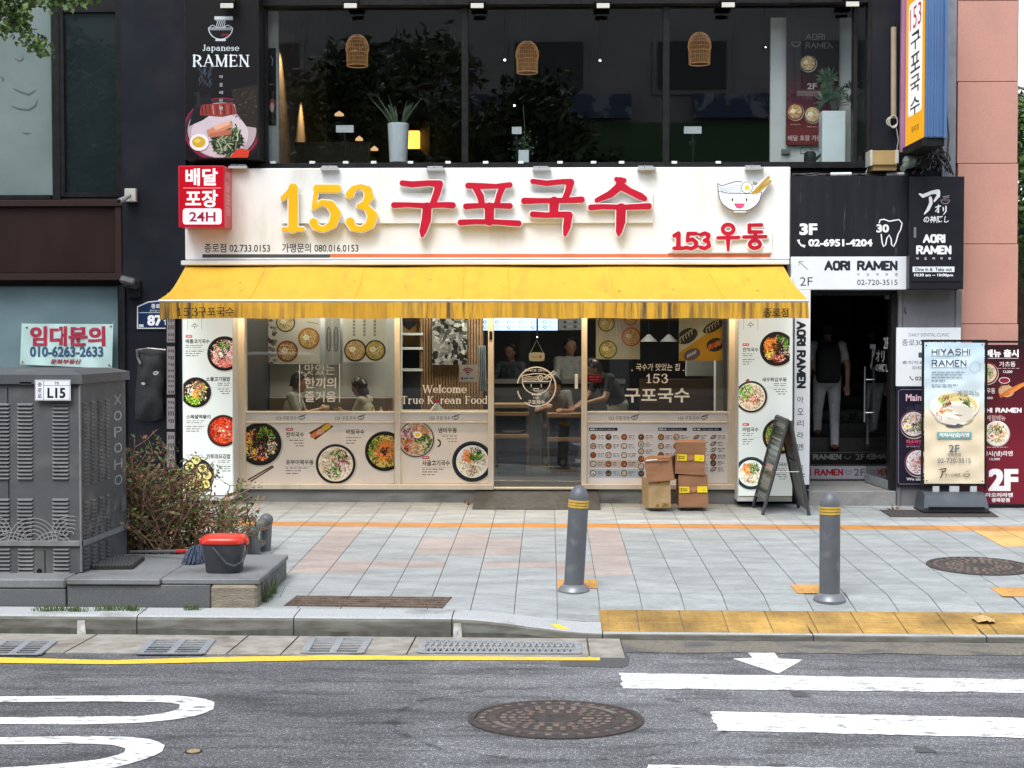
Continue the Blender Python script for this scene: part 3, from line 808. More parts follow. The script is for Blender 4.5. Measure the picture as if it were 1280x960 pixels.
mb.add([f(*p) for p in ar], [tuple(t) for t in tessellate_polygon([[Vector((x, y, 0)) for x, y in ar]])])
props(mb.build('arrow_marking', M_ROADW), kind='structure')
mb = MB(); road_poly(mb, [(700, 827.2), (745, 826.6), (760, 818), (782, 817.5), (787, 822), (786, 832), (778, 835), (700, 833)], .0025)
props(mb.build('asphalt_patch', mat('fresh_asphalt', (.055, .055, .057), (.10, .10, .10), .85, scale=60, bump=.5, bscale=160)), kind='structure')
# oil-dark rub mark and tar scab on the crossing
for q in ([(985, 862), (1000, 862.5), (1012, 872), (990, 871)], [(1140, 933), (1160, 934), (1172, 941), (1150, 941)], [(960, 955), (982, 955.5), (980, 958.5), (958, 958)]):
    mb = MB(); pts = []
    for k in range(4): pts += ragged(q[k], q[(k+1) % 4], 6, .5)[:-1]
    road_poly(mb, pts, .003); props(mb.build('tar_patch', MATS['fresh_asphalt']), kind='structure')
# ------------------------------------------------------------------ building materials
M_NAVY = mat('navy_painted_wall', (.006, .0075, .0125), (.010, .012, .019), .6, spec=.18, scale=2.5, bump=.12, bscale=26, c3=(.02, .021, .023), s3=1.5, lo3=.55, hi3=.85)
M_BLACKM = mat('black_metal', (.010, .010, .011), (.017, .017, .018), .42, spec=.15, scale=12, bump=.05)
M_BROWN = mat('brown_metal_panel', (.020, .0095, .008), (.027, .014, .0115), .42, spec=.2, scale=3, stretch=(1, 1, .3), bump=.06)
M_BROWNR = mat('brown_metal_rail', (.032, .018, .015), None, .4, spec=.25)
M_CREAM = mat('cream_aluminium', (.66, .60, .50), (.58, .52, .42), .42, scale=7, stretch=(1, 1, .4), c3=(.42, .37, .29), s3=3, lo3=.58, hi3=.85)
M_BASE = mat('painted_plinth', (.25, .25, .235), (.19, .19, .18), .7, scale=5, stretch=(.5, 1, 2), bump=.2, bscale=60, c3=(.10, .098, .09), s3=4, lo3=.52, hi3=.75)
M_PINK = mat('pink_granite', (.56, .29, .225), (.49, .24, .185), .7, scale=120, detail=3, bump=.15, bscale=200, c3=(.44, .23, .185), s3=1.3, lo3=.45, hi3=.8)
M_PILLAR = mat('grey_painted_metal', (.155, .155, .165), (.125, .125, .135), .5, scale=4, bump=.08, c3=(.09, .09, .095), s3=2.5, lo3=.55, hi3=.8)
M_WHITEW = mat('interior_white_wall', (.62, .65, .64), (.56, .58, .58), .7, scale=3)
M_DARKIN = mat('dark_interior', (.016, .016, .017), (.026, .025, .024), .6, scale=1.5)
M_WOODL = mat('light_wood', (.36, .22, .11), (.27, .155, .075), .5, scale=3, stretch=(1.2, 8, 8), bump=.1)
M_WOODD = mat('brown_wood', (.14, .085, .048), (.10, .06, .034), .5, scale=3, stretch=(1, 1, 9))
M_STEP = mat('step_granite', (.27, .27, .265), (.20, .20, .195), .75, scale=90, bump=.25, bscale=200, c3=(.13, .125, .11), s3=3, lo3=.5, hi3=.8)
M_GLASS = glass_mat('clear_glass', (.90, .93, .92), 1.5, 1.5)
M_GLASSD = glass_mat('dark_glass', (.93, .95, .95), 1.52, 1.15)
M_GLASSF = glass_mat('frosted_film_glass', (.5, .6, .6), 1.5, 1.3, 0, (.20, .255, .245), .88)
M_GLASSB = glass_mat('pale_blue_glass', (.6, .68, .7), 1.5, 1.4, 0, (.185, .275, .30), .82)
M_GLASSK = glass_mat('smoked_frosted_glass', (.3, .36, .36), 1.5, 1.2, 0, (.018, .027, .027), .86)
M_PRINT = print_mat('printed_sheet', .38)
M_PRINTM = print_mat('matt_vinyl', .6, 0, .06)
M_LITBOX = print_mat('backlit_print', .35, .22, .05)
M_LITRED = print_mat('backlit_red_print', .3, .08, .03)
M_SCREEN = print_mat('display_screen', .3, .85, .0)

# ------------------------------------------------------------------ office building on the left
tb = thing('office_building', 'dark office front with frosted panes and a brown band, left of the noodle shop', 'building', (PX(20, 0), .3, 0))
mb = MB(); mb.fbox(-260, -260, 150, 700, .55, .9); mb.build('wall', M_NAVY, tb)
mb = MB(); mb.fbox(-260, 246, 152, 356, .05, .5); mb.build('floor_band', M_BLACKM, tb)
mb = MB(); mb.fbox(-260, 259, 144, 341, -.06, .05); mb.build('fascia_panel', M_BROWN, tb)
mb = MB(); mb.fbox(-260, 250, 153, 258, -.12, .049, .004); mb.fbox(-260, 342, 153, 350, -.12, .049, .004); mb.fbox(144, 258.3, 152, 341.7, -.10, .049, .004); mb.build('fascia_rail', M_BROWNR, tb)
def window(parent, x0, y0, x1, y1, fr, yf, pm, name='window', fm=M_BLACKM, l=0, r=0, t=0, b=0, behind=None):
    f = MB()
    if l: f.fbox(x0-l, y0-t, x0, y1+b, yf, yf+.12, .003)
    if r: f.fbox(x1, y0-t, x1+r, y1+b, yf, yf+.12, .003)
    if t: f.fbox(x0, y0-t, x1, y0, yf+.004, yf+.12)
    if b: f.fbox(x0, y1, x1, y1+b, yf+.004, yf+.12)
    w = f.build(name, fm, parent)
    p = MB(); p.fbox(x0-.5, y0-.5, x1+.5, y1+.5, yf+.05, yf+.058); p.build('pane', pm, w)
    return w
window(tb, -260, -260, 63, 244, 0, .02, M_GLASSF, r=10, b=5)
w2 = window(tb, 80, 15, 145, 240, 0, .03, M_GLASSK, l=6.6, r=9, t=16, b=6)
window(tb, -260, 358, 148, 640, 0, .04, M_GLASSB, r=4, t=2)
mb = MB(); mb.fbox(78, 15, 146, 48, .16, .17); mb.build('blind', mat('window_blind', (.10, .125, .105), (.07, .09, .08), .7, scale=4), tb)
a = Art(plane(.065))                                                   # wiped swirls on the film
for q in ([(16, 110), (26, 115), (36, 118), (45, 112)], [(14, 132), (24, 136), (36, 137), (44, 132), (47, 125)], [(0, 95), (4, 98), (3, 102)], [(18, 72), (24, 76), (29, 73), (27, 68)], [(28, 165), (33, 167), (38, 166)]):
    a.line(q, [.3]+[.9]*(len(q)-2)+[.3], (.10, .125, .11))
a.build('wiped_smear', M_PRINTM, tb)

# ------------------------------------------------------------------ noodle shop building
bl = thing('restaurant_building', 'dark two-storey restaurant building holding the noodle shop and the ramen floor', 'building', (0, .2, 0))
mb = MB(); mb.fbox(152, -260, 232, 634, -.12, .5, .005)
c = mb.build('column', M_NAVY, bl)
mb = MB(); mb.fbox(150, 357, 157, 640, -.16, -.121); mb.build('corner_trim', M_BLACKM, c)
mb = MB(); mb.fbox(233, 212, 1178, 362, .02, .5); mb.fbox(233, -260, 322, 211, .03, .4); mb.fbox(1086, -260, 1180, 211, .0, .4); mb.fbox(233, 362, 300, 640, .06, .4); mb.fbox(922, 362, 1012, 640, .06, .4)
mb.fbox(322, -260, 1086, -6, .03, .4)
mb.build('wall', M_NAVY, bl)
mb = MB(); mb.fbox(326, -6, 1086, 5, -.10, .05, .004); hd = mb.build('window_header', M_BLACKM, bl)
# upper window
X2 = [333, 577, 585, 829, 837, 1067, 1072, 1084]
f = MB()
for x0, x1 in ((322, 333), (577, 585), (829, 837), (1067, 1072), (1084, 1089)): f.fbox(x0, -30, x1, 203, -.02, .12, .004)
f.fbox(322, 203, 1089, 211, -.05, .14, .004)
uw = f.build('upper_window', M_BLACKM, bl)
for k in range(0, 8, 2):
    p = MB(); p.fbox(X2[k]-.6, -30, X2[k+1]+.6, 203.5, .04, .05); p.build('pane', M_GLASSD, uw)
mb = MB()
for px in (341, 390, 432, 467, 513, 560, 607, 651, 700, 742, 777, 843, 898): mb.fbox(px-3.4, 201.3, px+3.4, 204.5, -.062, .03, .004)
mb.each('glass_clip', mat('pale_plastic', (.62, .64, .65), None, .4), uw)
# upper floor room
Z2, Z3 = PZ(207, .1), 7.1; xa, xb = PX(331, .1), PX(1086, .1)
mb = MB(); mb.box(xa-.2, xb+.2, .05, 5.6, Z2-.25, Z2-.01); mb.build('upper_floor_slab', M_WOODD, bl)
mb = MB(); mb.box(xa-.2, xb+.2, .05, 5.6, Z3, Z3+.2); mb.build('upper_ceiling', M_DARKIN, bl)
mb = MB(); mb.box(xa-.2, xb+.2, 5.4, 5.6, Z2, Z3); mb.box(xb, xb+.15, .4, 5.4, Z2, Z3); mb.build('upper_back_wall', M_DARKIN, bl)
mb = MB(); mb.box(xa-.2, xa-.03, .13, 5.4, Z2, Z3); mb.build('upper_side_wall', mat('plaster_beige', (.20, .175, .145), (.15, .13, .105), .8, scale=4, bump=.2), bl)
mb = MB(); mb.fbox(334, 14, 348, 204, .3, .36); mb.build('window_reveal', mat('white_reveal', (.42, .43, .42), None, .6), bl)
mb = MB(); mb.fbox(963, 22, 984, 203, .5, .56); mb.fbox(1047, 22, 1064, 203, .5, .56); mb.fbox(984, 182, 1047, 203, .5, .56); mb.each('display_board', mat('white_board', (.55, .57, .56), (.5, .52, .51), .6, scale=3), bl)
# ---------------- shop front
sf = MB(); YF = 0.0
for x0, x1 in ((291, 306), (493, 500), (610, 617), (727, 734), (911, 922)): sf.fbox(x0, 347, x1, 605.5, YF-.05, .10, .006)
sf.fbox(291, 340, 922, 347, YF-.052, .12, .004)
for x0, x1 in ((306, 493), (500, 610), (734, 911)):
    sf.fbox(x0, 514.2, x1, 517, YF-.012, .09, .003); sf.fbox(x0, 527, x1, 529, YF-.010, .09, .003); sf.fbox(x0, 347, x1, 356, -.03, .09)
front = sf.build('storefront_frame', M_CREAM, bl)
mb = MB(); mb.fbox(297, 605.6, 617, 612, -.09, .12, .005); mb.fbox(727, 605.6, 922, 612, -.09, .12, .005); mb.fbox(617, 609.5, 727, 612, -.07, .12, .004); mb.build('sill', M_CREAM, front)
mb = MB(); mb.fbox(291, 612.2, 922, 634, -.035, .3, .003); mb.build('plinth', M_BASE, bl)
mb = MB(); mb.fbox(611.6, 414, 615.6, 424.5, -.062, -.051, .002); mb.build('door_sensor', M_BLACKM, front)
for x0, x1 in ((306, 493), (500, 610), (734, 911)):
    p = MB(); p.fbox(x0-.4, 356, x1+.4, 514.4, .04, .048); p.build('pane', M_GLASS, front)
M_TAN = (.72, .665, .59)
def title_row(a, xs):
    for x in xs:
        a.text('153 구포국수', x, 520.2, x+26, 525.2, '#3a3d44', .006)
        a.ring(x+32, 521, 4, 3.4, .45, '#3a3d44', 0, 180, 10); a.line([(x+28, 521), (x+36, 521)], .4, '#3a3d44'); a.line([(x+30, 520.6), (x+33, 519.4), (x+38, 518.4)], .55, '#3a3d44'); a.line([(x+31, 523), (x+33, 523)], .3, '#3a3d44')
# left lower panel
mb = MB(); mb.fbox(306, 517, 493, 605.4, .012, .05); pl = mb.build('menu_panel', mat('panel_backing', (.4, .37, .32), None, .5), front)
mb = MB(); mb.fbox(500, 517, 610, 605.4, .012, .05); pl2 = mb.build('menu_panel', MATS['panel_backing'], front)
mb = MB(); mb.fbox(734, 517, 911, 605.4, .012, .05); pl3 = mb.build('menu_panel', MATS['panel_backing'], front)
NOOD = [('n', 0, 0, .95, WHT, 50)]
mixA = [('c', 200, .5, .42, ORG, 22), ('l', 300, .55, .4, GRN, 26), ('c', 20, .6, .35, ['#e8e0d0', '#cfc4ae'], 16), ('c', 90, .55, .42, PNK+RED, 24), ('c', 160, .6, .34, YEL, 18), ('n', 0, .05, .42, BLK+['#3a342a'], 26)]
mixB = [('n', 0, 0, .9, ['#e8c8a8', '#f0dcc0'], 40), ('c', 200, .5, .45, ['#d8b89a', '#eadfce'], 24), ('l', 300, .5, .45, GRN, 20), ('c', 0, .35, .4, ['#c07a80', '#9a5a66', '#e0b0b0'], 16), ('c', 40, .6, .35, WHT, 12), ('l', 100, .5, .35, GRN, 14)]
mixC = [('n', 0, 0, .95, ['#d8c060', '#b8a848', '#c8b070'], 40), ('l', 200, .5, .6, GRN+['#a8b848'], 40), ('l', 20, .55, .5, GRN+['#a8b848'], 30), ('n', 0, .1, .5, ORG+['#d88a4a'], 40), ('n', 0, 0, .2, BLK, 14)]
mixD = [('n', 0, 0, .9, ['#d8b090', '#e8d0b0'], 30), ('c', 210, .6, .35, ['#a86a90', '#d8b0c8', '#7a4468'], 22), ('c', 300, .6, .4, ['#d89a6a', '#c07a4a'], 26), ('l', 30, .5, .5, GRN, 34), ('c', 130, .55, .4, RED+['#8a3028'], 22), ('n', 90, .6, .35, ['#e0a878', '#f0d0b0'], 18), ('e', 290, .28, .22, YEL, 1)]
mixE = [('n', 120, .25, .7, WHT+['#e8d890', '#d8d8a0'], 44), ('n', 230, .45, .32, ORG, 22), ('l', 300, .45, .35, GRN, 26), ('c', 20, .5, .3, WHT, 10), ('c', 90, .55, .25, ['#c89a9a', '#a86a6a'], 9)]
a = Art(plane(.012)); a.rect(306, 517, 493, 527.2, (.70, .69, .67)); a.rect(306, 529, 493, 605.2, M_TAN); title_row(a, (345, 419))
a.clip = (306, 529.2, 493, 604.6)
bowl(a, 325, 555, 27, '#1f1d1c', '#2a2620', mixA); bowl(a, 419.5, 580, 25, '#1f1d1c', '#efe6d4', mixB); bowl(a, 481, 564, 25, '#191817', '#20201c', mixC)
a.poly([(386, 541), (409, 528), (417, 533), (394, 550)], '#5a3422'); [a.ell(x, y, 6.5, 3.4, c, 10, -.5, .1) for x, y, c in ((394, 543, '#c8744a'), (401, 539, '#d8a080'), (408, 534, '#d8b040'))]
a.line([(310, 600), (341, 582)], .9, '#4a2e20'); a.line([(313, 602), (342, 583.5)], .9, '#5a3a28')
a.clip = None
def dish(a, name, x0, y0, x1, y1, left=True, tag=False, n=3, seed=1):
    if tag: a.rrect(x0, y0-5, x0+9, y0-1.6, 1.2, '#b8282c'); a.small(x0+1.5, y0-4, x0+7.5, '#f0d8d8', 1.1)
    a.text(name, x0, y0, x1, y1, '#1e1c1a', .022)
    a.line([(x0-1, y1+2), (x1+2, y1+2)], .14, '#8a8478')
    for k in range(n):
        L = (x1-x0)*(.8, .55, .45, .5)[k % 4]
        if left: a.small(x0, y1+3.6+k*3.4, x0+L, '#5c564e', 1.0, seed+k)
        else: a.small(x1-L, y1+3.6+k*3.4, x1, '#5c564e', 1.0, seed+k)
dish(a, '잔치국수', 357.4, 540, 380, 546.4, False, True, 3, 11); dish(a, '유부어묵우동', 357.4, 574.6, 392, 580.9, True, False, 3, 21); dish(a, '비빔국수', 432.7, 536.6, 455.6, 543, True, False, 3, 31)
a.rect(306, 604.4, 493, 605.3, '#6a4a20')  # brown strip: shadow above the sill, painted into the print
a.build('menu_print', M_PRINT, pl)
a = Art(plane(.012)); a.rect(500, 517, 610, 527.2, (.70, .69, .67)); a.rect(500, 529, 610, 605.2, M_TAN); title_row(a, (537,))
a.clip = (500, 529.2, 610, 604.6)
a.ring(546, 554, 4.5, 4.5, 1, '#3a3834', -80, 80)
bowl(a, 520, 549, 22.5, '#2c2a28', '#d8cfc0', mixD, rimw=.06); bowl(a, 590.5, 577, 25.5, '#22262a', '#eef0f0', mixE, rimw=.2); a.clip = None
dish(a, '냄비우동', 547.7, 534.5, 571.2, 541, False, False, 3, 41); dish(a, '사골고기국수', 527.7, 575.3, 562.4, 582.4, True, True, 3, 51)
a.rect(500, 604.4, 610, 605.3, '#6a4a20')  # sill shadow painted as a brown strip here too
a.build('menu_print', M_PRINT, pl2)
a = Art(plane(.012)); a.rect(734, 517, 911, 527.2, (.72, .71, .70)); a.rect(734, 529, 911, 605.2, (.72, .72, .74)); title_row(a, (761, 848))
P2 = lambda x, y: (680+x/4.923, 490+y/4.923)
a.rect(*P2(278, 420), *P2(598, 466), (.56, .49, .42)); a.rect(*P2(278, 474), *P2(612, 527), (.42, .52, .58))
for x0, x1 in ((277, 452), (702, 880), (915, 1093)):
    a.rect(*P2(x0, 220), *P2(x1, 239), '#1c1c20'); p, q = P2(x0+6, 226); a.small(p, q, p+9, '#e8e8e8', 1.5, x0); a.small(p+11, q+.3, p+31, '#a0a0a4', 1.0, x0+1)
def mini(x, y, k, roll=False):
    cx, cy = P2(x, y); g = random.Random(k)
    if roll: a.ell(cx, cy, 4.4, 2.1, '#2c2a26', 12, -.5); [a.ell(cx-2.4+i*1.5, cy+1.2-i*.8, .8, 1.2, g.choice(['#c8b890', '#e0d8c0', '#b09060']), 6, -.5) for i in range(4)]
    else:
        a.ell(cx, cy, 3.9, 3.9, g.choice(['#26221e', '#26221e', '#3a2a20', '#40484a']), 14); a.ell(cx, cy, 3.0, 3.0, g.choice(['#c8b49a', '#b07a4a', '#d8d4c8', '#6a4a34', '#a85a30']), 12)
        for _ in range(5): a.ell(cx+g.uniform(-1.6, 1.6), cy+g.uniform(-1.6, 1.6), .8, .6, g.choice(['#8a4a2a', '#e0c8a0', '#4a5a2a', '#2a221c', '#d89050']), 6)
    h = a.h
    for i in range(3): a.small(cx+5.6, cy-2+i*1.9, cx+5.6+g.uniform(5, 9.5), '#3a3a40' if i == 0 else '#8a8a90', .8, k+i)
k = 0
for x in (303, 397, 493):
    for y in (277, 333, 388, 443, 500): k += 1; mini(x, y, k)
for y in (277, 322, 365, 412, 458, 502): k += 1; mini(598, y, k)
for x in (720, 815):
    for y in (277, 333, 388): k += 1; mini(x, y, k)
for x in (938, 1042):
    for y in (277, 318, 356, 397, 437, 475): k += 1; mini(x, y, k, y < 390 or y > 470)
a.rect(734, 604.4, 911, 605.3, '#5a4020')  # painted shadow line over the sill, as on the other panels
a.build('menu_print', M_PRINT, pl3)
# lettering on the glass
DEC = (.72, .72, .70)
a = Art(plane(.036)); a.rect(374, 455, 375, 503, DEC); a.rect(424, 455, 425, 503, DEC)
a.text('맛있는', 381, 455.5, 419, 468.5, (.55, .56, .55), 0); a.text('한끼의', 381, 472, 420, 485.5, DEC, .012); a.text('즐거움', 381, 489, 420, 502.5, DEC, .012)
a.build('glass_lettering', M_PRINTM, front)
# serif capitals and small letters drawn from stems, bowls and slabs on a 10-unit body
def serif(word, x0, y0, x1, y1, wt=1.0):
    """strokes for a slab-serif word, scaled into the box"""
    def st(x, a, b, w=.85): return [[(x, a, w), (x, b, w)], [(x-1.2, a, .3), (x+1.2, a, .3)], [(x-1.2, b, .3), (x+1.2, b, .3)]]
    def arc(cx, cy, rx, ry, a0, a1, w0=.85, w1=.35, n=14):
        o = []
        for i in range(n+1):
            t = R(a0+(a1-a0)*i/n); o.append((cx+rx*math.cos(t), cy-ry*math.sin(t), w1+(w0-w1)*abs(math.cos(t))**1.3))
        return [o]
    L = {'W': (11.5, [[(0.6, .3, .8), (3, 10, .8)], [(3, 10, .5), (5.6, .3, .35)], [(5.6, .3, .8), (8.2, 10, .8)], [(8.2, 10, .5), (10.8, .3, .35)], [(-.4, .2, .3), (2, .2, .3)], [(4.4, .2, .3), (6.9, .2, .3)], [(9.8, .2, .3), (11.8, .2, .3)]]),
         'l': (2.6, st(1.3, .2, 9.8)), 'o': (6, arc(3, 6.6, 2.5, 3.2, 0, 360)), 'c': (5.2, arc(2.9, 6.6, 2.4, 3.2, 40, 320)+[[(4.6, 4.9, .65)]]),
         'e': (5.8, arc(3.0, 6.7, 2.5, 3.2, 0, 312, .8, .38)+[[(.6, 6.7, .36), (5.4, 6.7, .36)]]),
         'm': (9.8, st(1.4, 3.7, 9.8)+st(4.9, 4.6, 9.8)+st(8.4, 4.6, 9.8)+arc(3.1, 5.3, 1.8, 1.8, 0, 180, .5, .4)+arc(6.6, 5.3, 1.8, 1.8, 0, 180, .5, .4)),
         'n': (6.8, st(1.4, 3.7, 9.8)+st(5.3, 5, 9.8)+arc(3.3, 5.4, 2, 1.9, 0, 180, .6, .4)), 'r': (4.8, st(1.4, 3.7, 9.8)+[[(1.6, 5.4, .4), (2.8, 4, .5), (4, 4, .75)]]),
         'u': (6.8, [[(1.4, 3.7, .8), (1.4, 8, .8)], [(.3, 3.7, .3), (1.6, 3.7, .3)]]+arc(3.3, 7.9, 1.9, 1.8, 180, 360, .6, .4)+st(5.2, 3.7, 9.8)),
         'a': (6, arc(2.5, 7.8, 2, 1.9, 0, 360, .7, .35)+[[(1, 4.9, .6), (2.4, 3.7, .4), (4, 4, .5), (4.5, 5.4, .8), (4.5, 9.4, .8), (5.5, 9.8, .35)]]),
         'p': (6.4, st(1.4, 3.7, 12.6)+arc(3.5, 6.6, 2.2, 3.1, 0, 360, .8, .35)), 's': (4.8, [[(4, 4.9, .6), (2.8, 3.7, .35), (1.3, 4.2, .5), (1.3, 5.7, .65), (3.6, 7.3, .7), (4, 8.7, .6), (2.6, 9.8, .35), (.8, 8.9, .6)]]),
         'd': (6.6, arc(2.8, 6.6, 2.2, 3.2, 0, 360, .8, .35)+[[(5, .2, .8), (5, 9.8, .8)], [(3.9, .2, .3), (5, .2, .3)], [(5, 9.8, .3), (6.1, 9.8, .3)]]),
         'T': (7.6, st(3.8, .3, 9.8)+[[(.5, .3, .35), (7.1, .3, .35)], [(.5, .3, .4), (.5, 2.4, .2)], [(7.1, .3, .4), (7.1, 2.4, .2)]]),
         'K': (8, st(1.5, .3, 9.8)+[[(2, 6.2, .4), (6.3, .3, .4)], [(3.3, 4.7, .8), (6.6, 9.8, .8)], [(5, .3, .3), (7.3, .3, .3)], [(5.6, 9.8, .3), (7.9, 9.8, .3)]]),
         'F': (6.6, st(1.5, .3, 9.8)+[[(1.5, .3, .35), (6, .3, .35)], [(6, .3, .4), (6, 2.4, .2)], [(1.5, 5, .35), (4.6, 5, .35)], [(4.6, 4, .3), (4.6, 6, .3)]]),
         'J': (4.6, [[(3, .3, .85), (3, 8.4, .8), (1.9, 9.9, .5), (.6, 9, .75)], [(1.8, .3, .3), (4.3, .3, .3)]]),
         'R': (8, st(1.5, .3, 9.8)+arc(3.3, 2.8, 3, 2.5, -90, 90, .9, .35)+[[(1.5, .3, .35), (3.3, .3, .35)], [(1.5, 5.3, .35), (3.5, 5.3, .35)], [(4, 5.4, .8), (6.6, 9.6, .8), (7.8, 9.8, .3)]]),
         'A': (8.6, [[(.9, 9.8, .35), (4.2, .4, .4)], [(4.2, .4, .8), (7.6, 9.8, .85)], [(2.2, 6.6, .3), (6, 6.6, .3)], [(-.2, 9.8, .3), (2.2, 9.8, .3)], [(6, 9.8, .3), (8.9, 9.8, .3)]]),
         'M': (10.4, st(1.5, .3, 9.8, .45)+st(8.8, .3, 9.8)+[[(1.7, .4, .8), (5.1, 9.4, .8)], [(5.1, 9.4, .4), (8.6, .4, .4)]]),
         'E': (7, st(1.5, .3, 9.8)+[[(1.5, .3, .35), (6.2, .3, .35)], [(6.2, .3, .4), (6.2, 2.2, .2)], [(1.5, 5, .35), (4.8, 5, .35)], [(4.8, 4.2, .3), (4.8, 5.8, .3)], [(1.5, 9.8, .35), (6.4, 9.8, .35)], [(6.4, 9.8, .4), (6.4, 7.8, .2)]]),
         'N': (8.8, st(1.5, .3, 9.8, .4)+st(7.2, .3, 9.8, .4)+[[(1.4, .4, .8), (7.2, 9.8, .8)]]), ' ': (3, [])}
    out = []; x = 0; spans = []
    for ch in word:
        w, s = L[ch]; out += [[(p[0]+x, p[1], p[2]*wt) for p in q] for q in s]; spans.append((x, x+w)); x += w+.9
    sx, sy = (x1-x0)/(x-.9), (y1-y0)/10
    return [[(x0+p[0]*sx, y0+p[1]*sy, p[2]*(sx+sy)/2) for p in q] for q in out], [(x0+s*sx, x0+e*sx) for s, e in spans]
a = Art(plane(.036)); a.strokes(serif('Welcome', 528.5, 481.5, 583, 490.8)[0], DEC, res=.22)
s_, sp = serif('True Korean Food', 501.5, 495.2, 609.5, 504.6)
o_ = sp[6]; keep = [q for q in s_ if not (o_[0]-.2 <= sum(p[0] for p in q)/len(q) <= o_[1]+.2)]
a.strokes(keep, DEC, res=.22); cx = (o_[0]+o_[1])/2
a.ell(cx-1, 500.6, 2.1, 2, '#c02438', 10); a.ell(cx+1.2, 500.6, 2, 1.8, '#c02438', 10); a.poly([(cx-3, 501.2), (cx+3.2, 501.2), (cx, 504.6)], '#28428c')
a.build('glass_lettering', M_PRINTM, front)
a = Art(plane(.036)); a.text('국수가 맛있는 집', 795, 454.5, 850, 463.3, DEC, .004, .12)
a.ell(790, 463, .9, .9, DEC, 8); a.ell(854.5, 463, .9, .9, DEC, 8)
def digits(x0, y0, sx, sy, w=1.0):
    D = {'1': [[(1, 3, .55), (3.2, 1.2, .8)], [(3.4, .9, 1.05), (3.4, 9.3, 1.05)], [(1.1, 9.5, .45), (5.7, 9.5, .45)]],
         '5': [[(2.2, 1, .9), (7, 1, .9)], [(7, 1, .9), (7.1, .8, .5)], [(2.1, .8, .5), (1.4, 5, .45)], [(1.5, 5, .5), (3.4, 3.9, .6), (5.4, 4.4, .95), (6.7, 6.2, 1.1), (5.9, 8.5, .9), (3.8, 9.6, .6), (1.9, 9.1, .7), (1.4, 8.1, .95)]],
         '3': [[(1.4, 2.2, .95), (2.2, 1, .6), (4, .5, .5), (5.7, 1.3, .9), (6, 2.8, 1.0), (5, 4.2, .7), (3.4, 4.6, .4)], [(3.4, 4.7, .4), (5.5, 5, .7), (6.8, 6.6, 1.1), (6.2, 8.6, .95), (4.2, 9.6, .6), (2.1, 9.2, .7), (1.5, 8.0, 1.0)]]}
    out = []; x = 0
    for ch, adv in (('1', 6.9), ('5', 8.6), ('3', 8)):
        out.append([[(x0+(p[0]+x)*sx, y0+p[1]*sy, p[2]*w*(sx+sy)/2) for p in q] for q in D[ch]]); x += adv
    return out
a.strokes([q for d in digits(807, 467, 1.22, 1.2, .75) for q in d], DEC, res=.25)
a.text('구포국수', 781, 485.2, 862, 503.2, DEC, .02)
a.build('glass_lettering', M_PRINTM, front)
# glass door
mb = MB(); mb.fbox(617.3, 358, 726.7, 609, .045, .057); dr = mb.build('glass_door', M_GLASS, bl)
mb = MB(); mb.fbox(718.5, 468, 722.5, 486, -.02, .0, .004); mb.fbox(719.5, 470, 721.5, 473, .0, .044); mb.fbox(719.5, 481, 721.5, 484, .0, .044); mb.build('handle', mat('white_handle', (.7, .7, .68), None, .35), dr)
mb = MB(); mb.fbox(617.3, 601, 726.7, 609.3, .038, .064, .003); mb.build('bottom_rail', mat('door_rail_steel', (.20, .215, .21), (.16, .17, .17), .35, metal=.8, scale=8, stretch=(1, 1, 12)), dr)
a = Art(plane(.041))
a.ring(670.5, 483.5, 24, 24.5, .8, DEC, -170, 128, 60); a.ring(670.5, 483.5, 24, 24.5, .8, DEC, 141, 168, 12)
a.line([(652.5, 470), (656, 469), (668, 467), (680, 467.3), (689, 472), (689, 476)], .6, DEC); a.line([(652.5, 470), (653.5, 477)], .6, DEC)
for k in range(3): a.line([(654, 472.5+k*1.9), (661, 470.5+k*2), (667, 471.5+k*1.9), (672, 470+k*1.9)], .35, DEC)
a.ring(675.5, 472.5, 3, 3, .7, DEC); a.ell(675.5, 472.5, 1.1, 1.1, DEC, 8)
a.line([(680, 472.5), (693, 463.5)], .75, DEC); a.line([(682, 474), (695, 466)], .75, DEC)
a.ring(670.5, 476, 17.5, 16.5, .6, DEC, 0, 180, 24); a.line([(652.5, 476.8), (688.5, 476.8)], .5, DEC)
a.rect(664.5, 492, 676.5, 494, DEC)
a.line([(664, 480), (664, 484)], .5, DEC); a.line([(676.5, 480), (676.5, 484)], .5, DEC); a.line([(666.5, 485.8), (667.5, 488), (670, 489), (672.5, 488), (673.7, 485.8), (666.5, 485.8)], .5, DEC)
a.text('153', 667, 496, 673, 498.6, DEC, .02); a.text('구포국수', 659.5, 500, 681, 505.4, DEC, .03); a.text('SINCE 2016', 656, 461.5, 683, 464.3, DEC, .01)
a.build('glass_lettering', M_PRINTM, dr)

# ------------------------------------------------------------------ ground-floor room behind the glass
ZF, ZC = PZ(611, .1), PZ(345, .0)
xa, xb = PX(300, .1), PX(916, .1)
mb = MB(); mb.box(xa, xb, .125, 6.2, ZF-.2, ZF-.01); mb.build('shop_floor', mat('dark_floor_tile', (.10, .105, .10), (.075, .08, .075), .35, scale=5), bl)
mb = MB(); mb.box(xa, xb, .125, 6.2, ZC+.25, ZC+.35); mb.build('shop_ceiling', mat('ceiling_grey', (.3, .3, .3), None, .8), bl)
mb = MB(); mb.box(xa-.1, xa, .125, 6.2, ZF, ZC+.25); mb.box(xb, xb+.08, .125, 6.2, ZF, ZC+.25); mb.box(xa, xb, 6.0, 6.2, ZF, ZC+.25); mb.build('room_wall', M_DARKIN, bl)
mb = MB(); mb.box(xa+.001, PX(502, 2.0), 2.0, 2.1, ZF, ZC+.25); mb.build('dining_wall', M_WHITEW, bl)
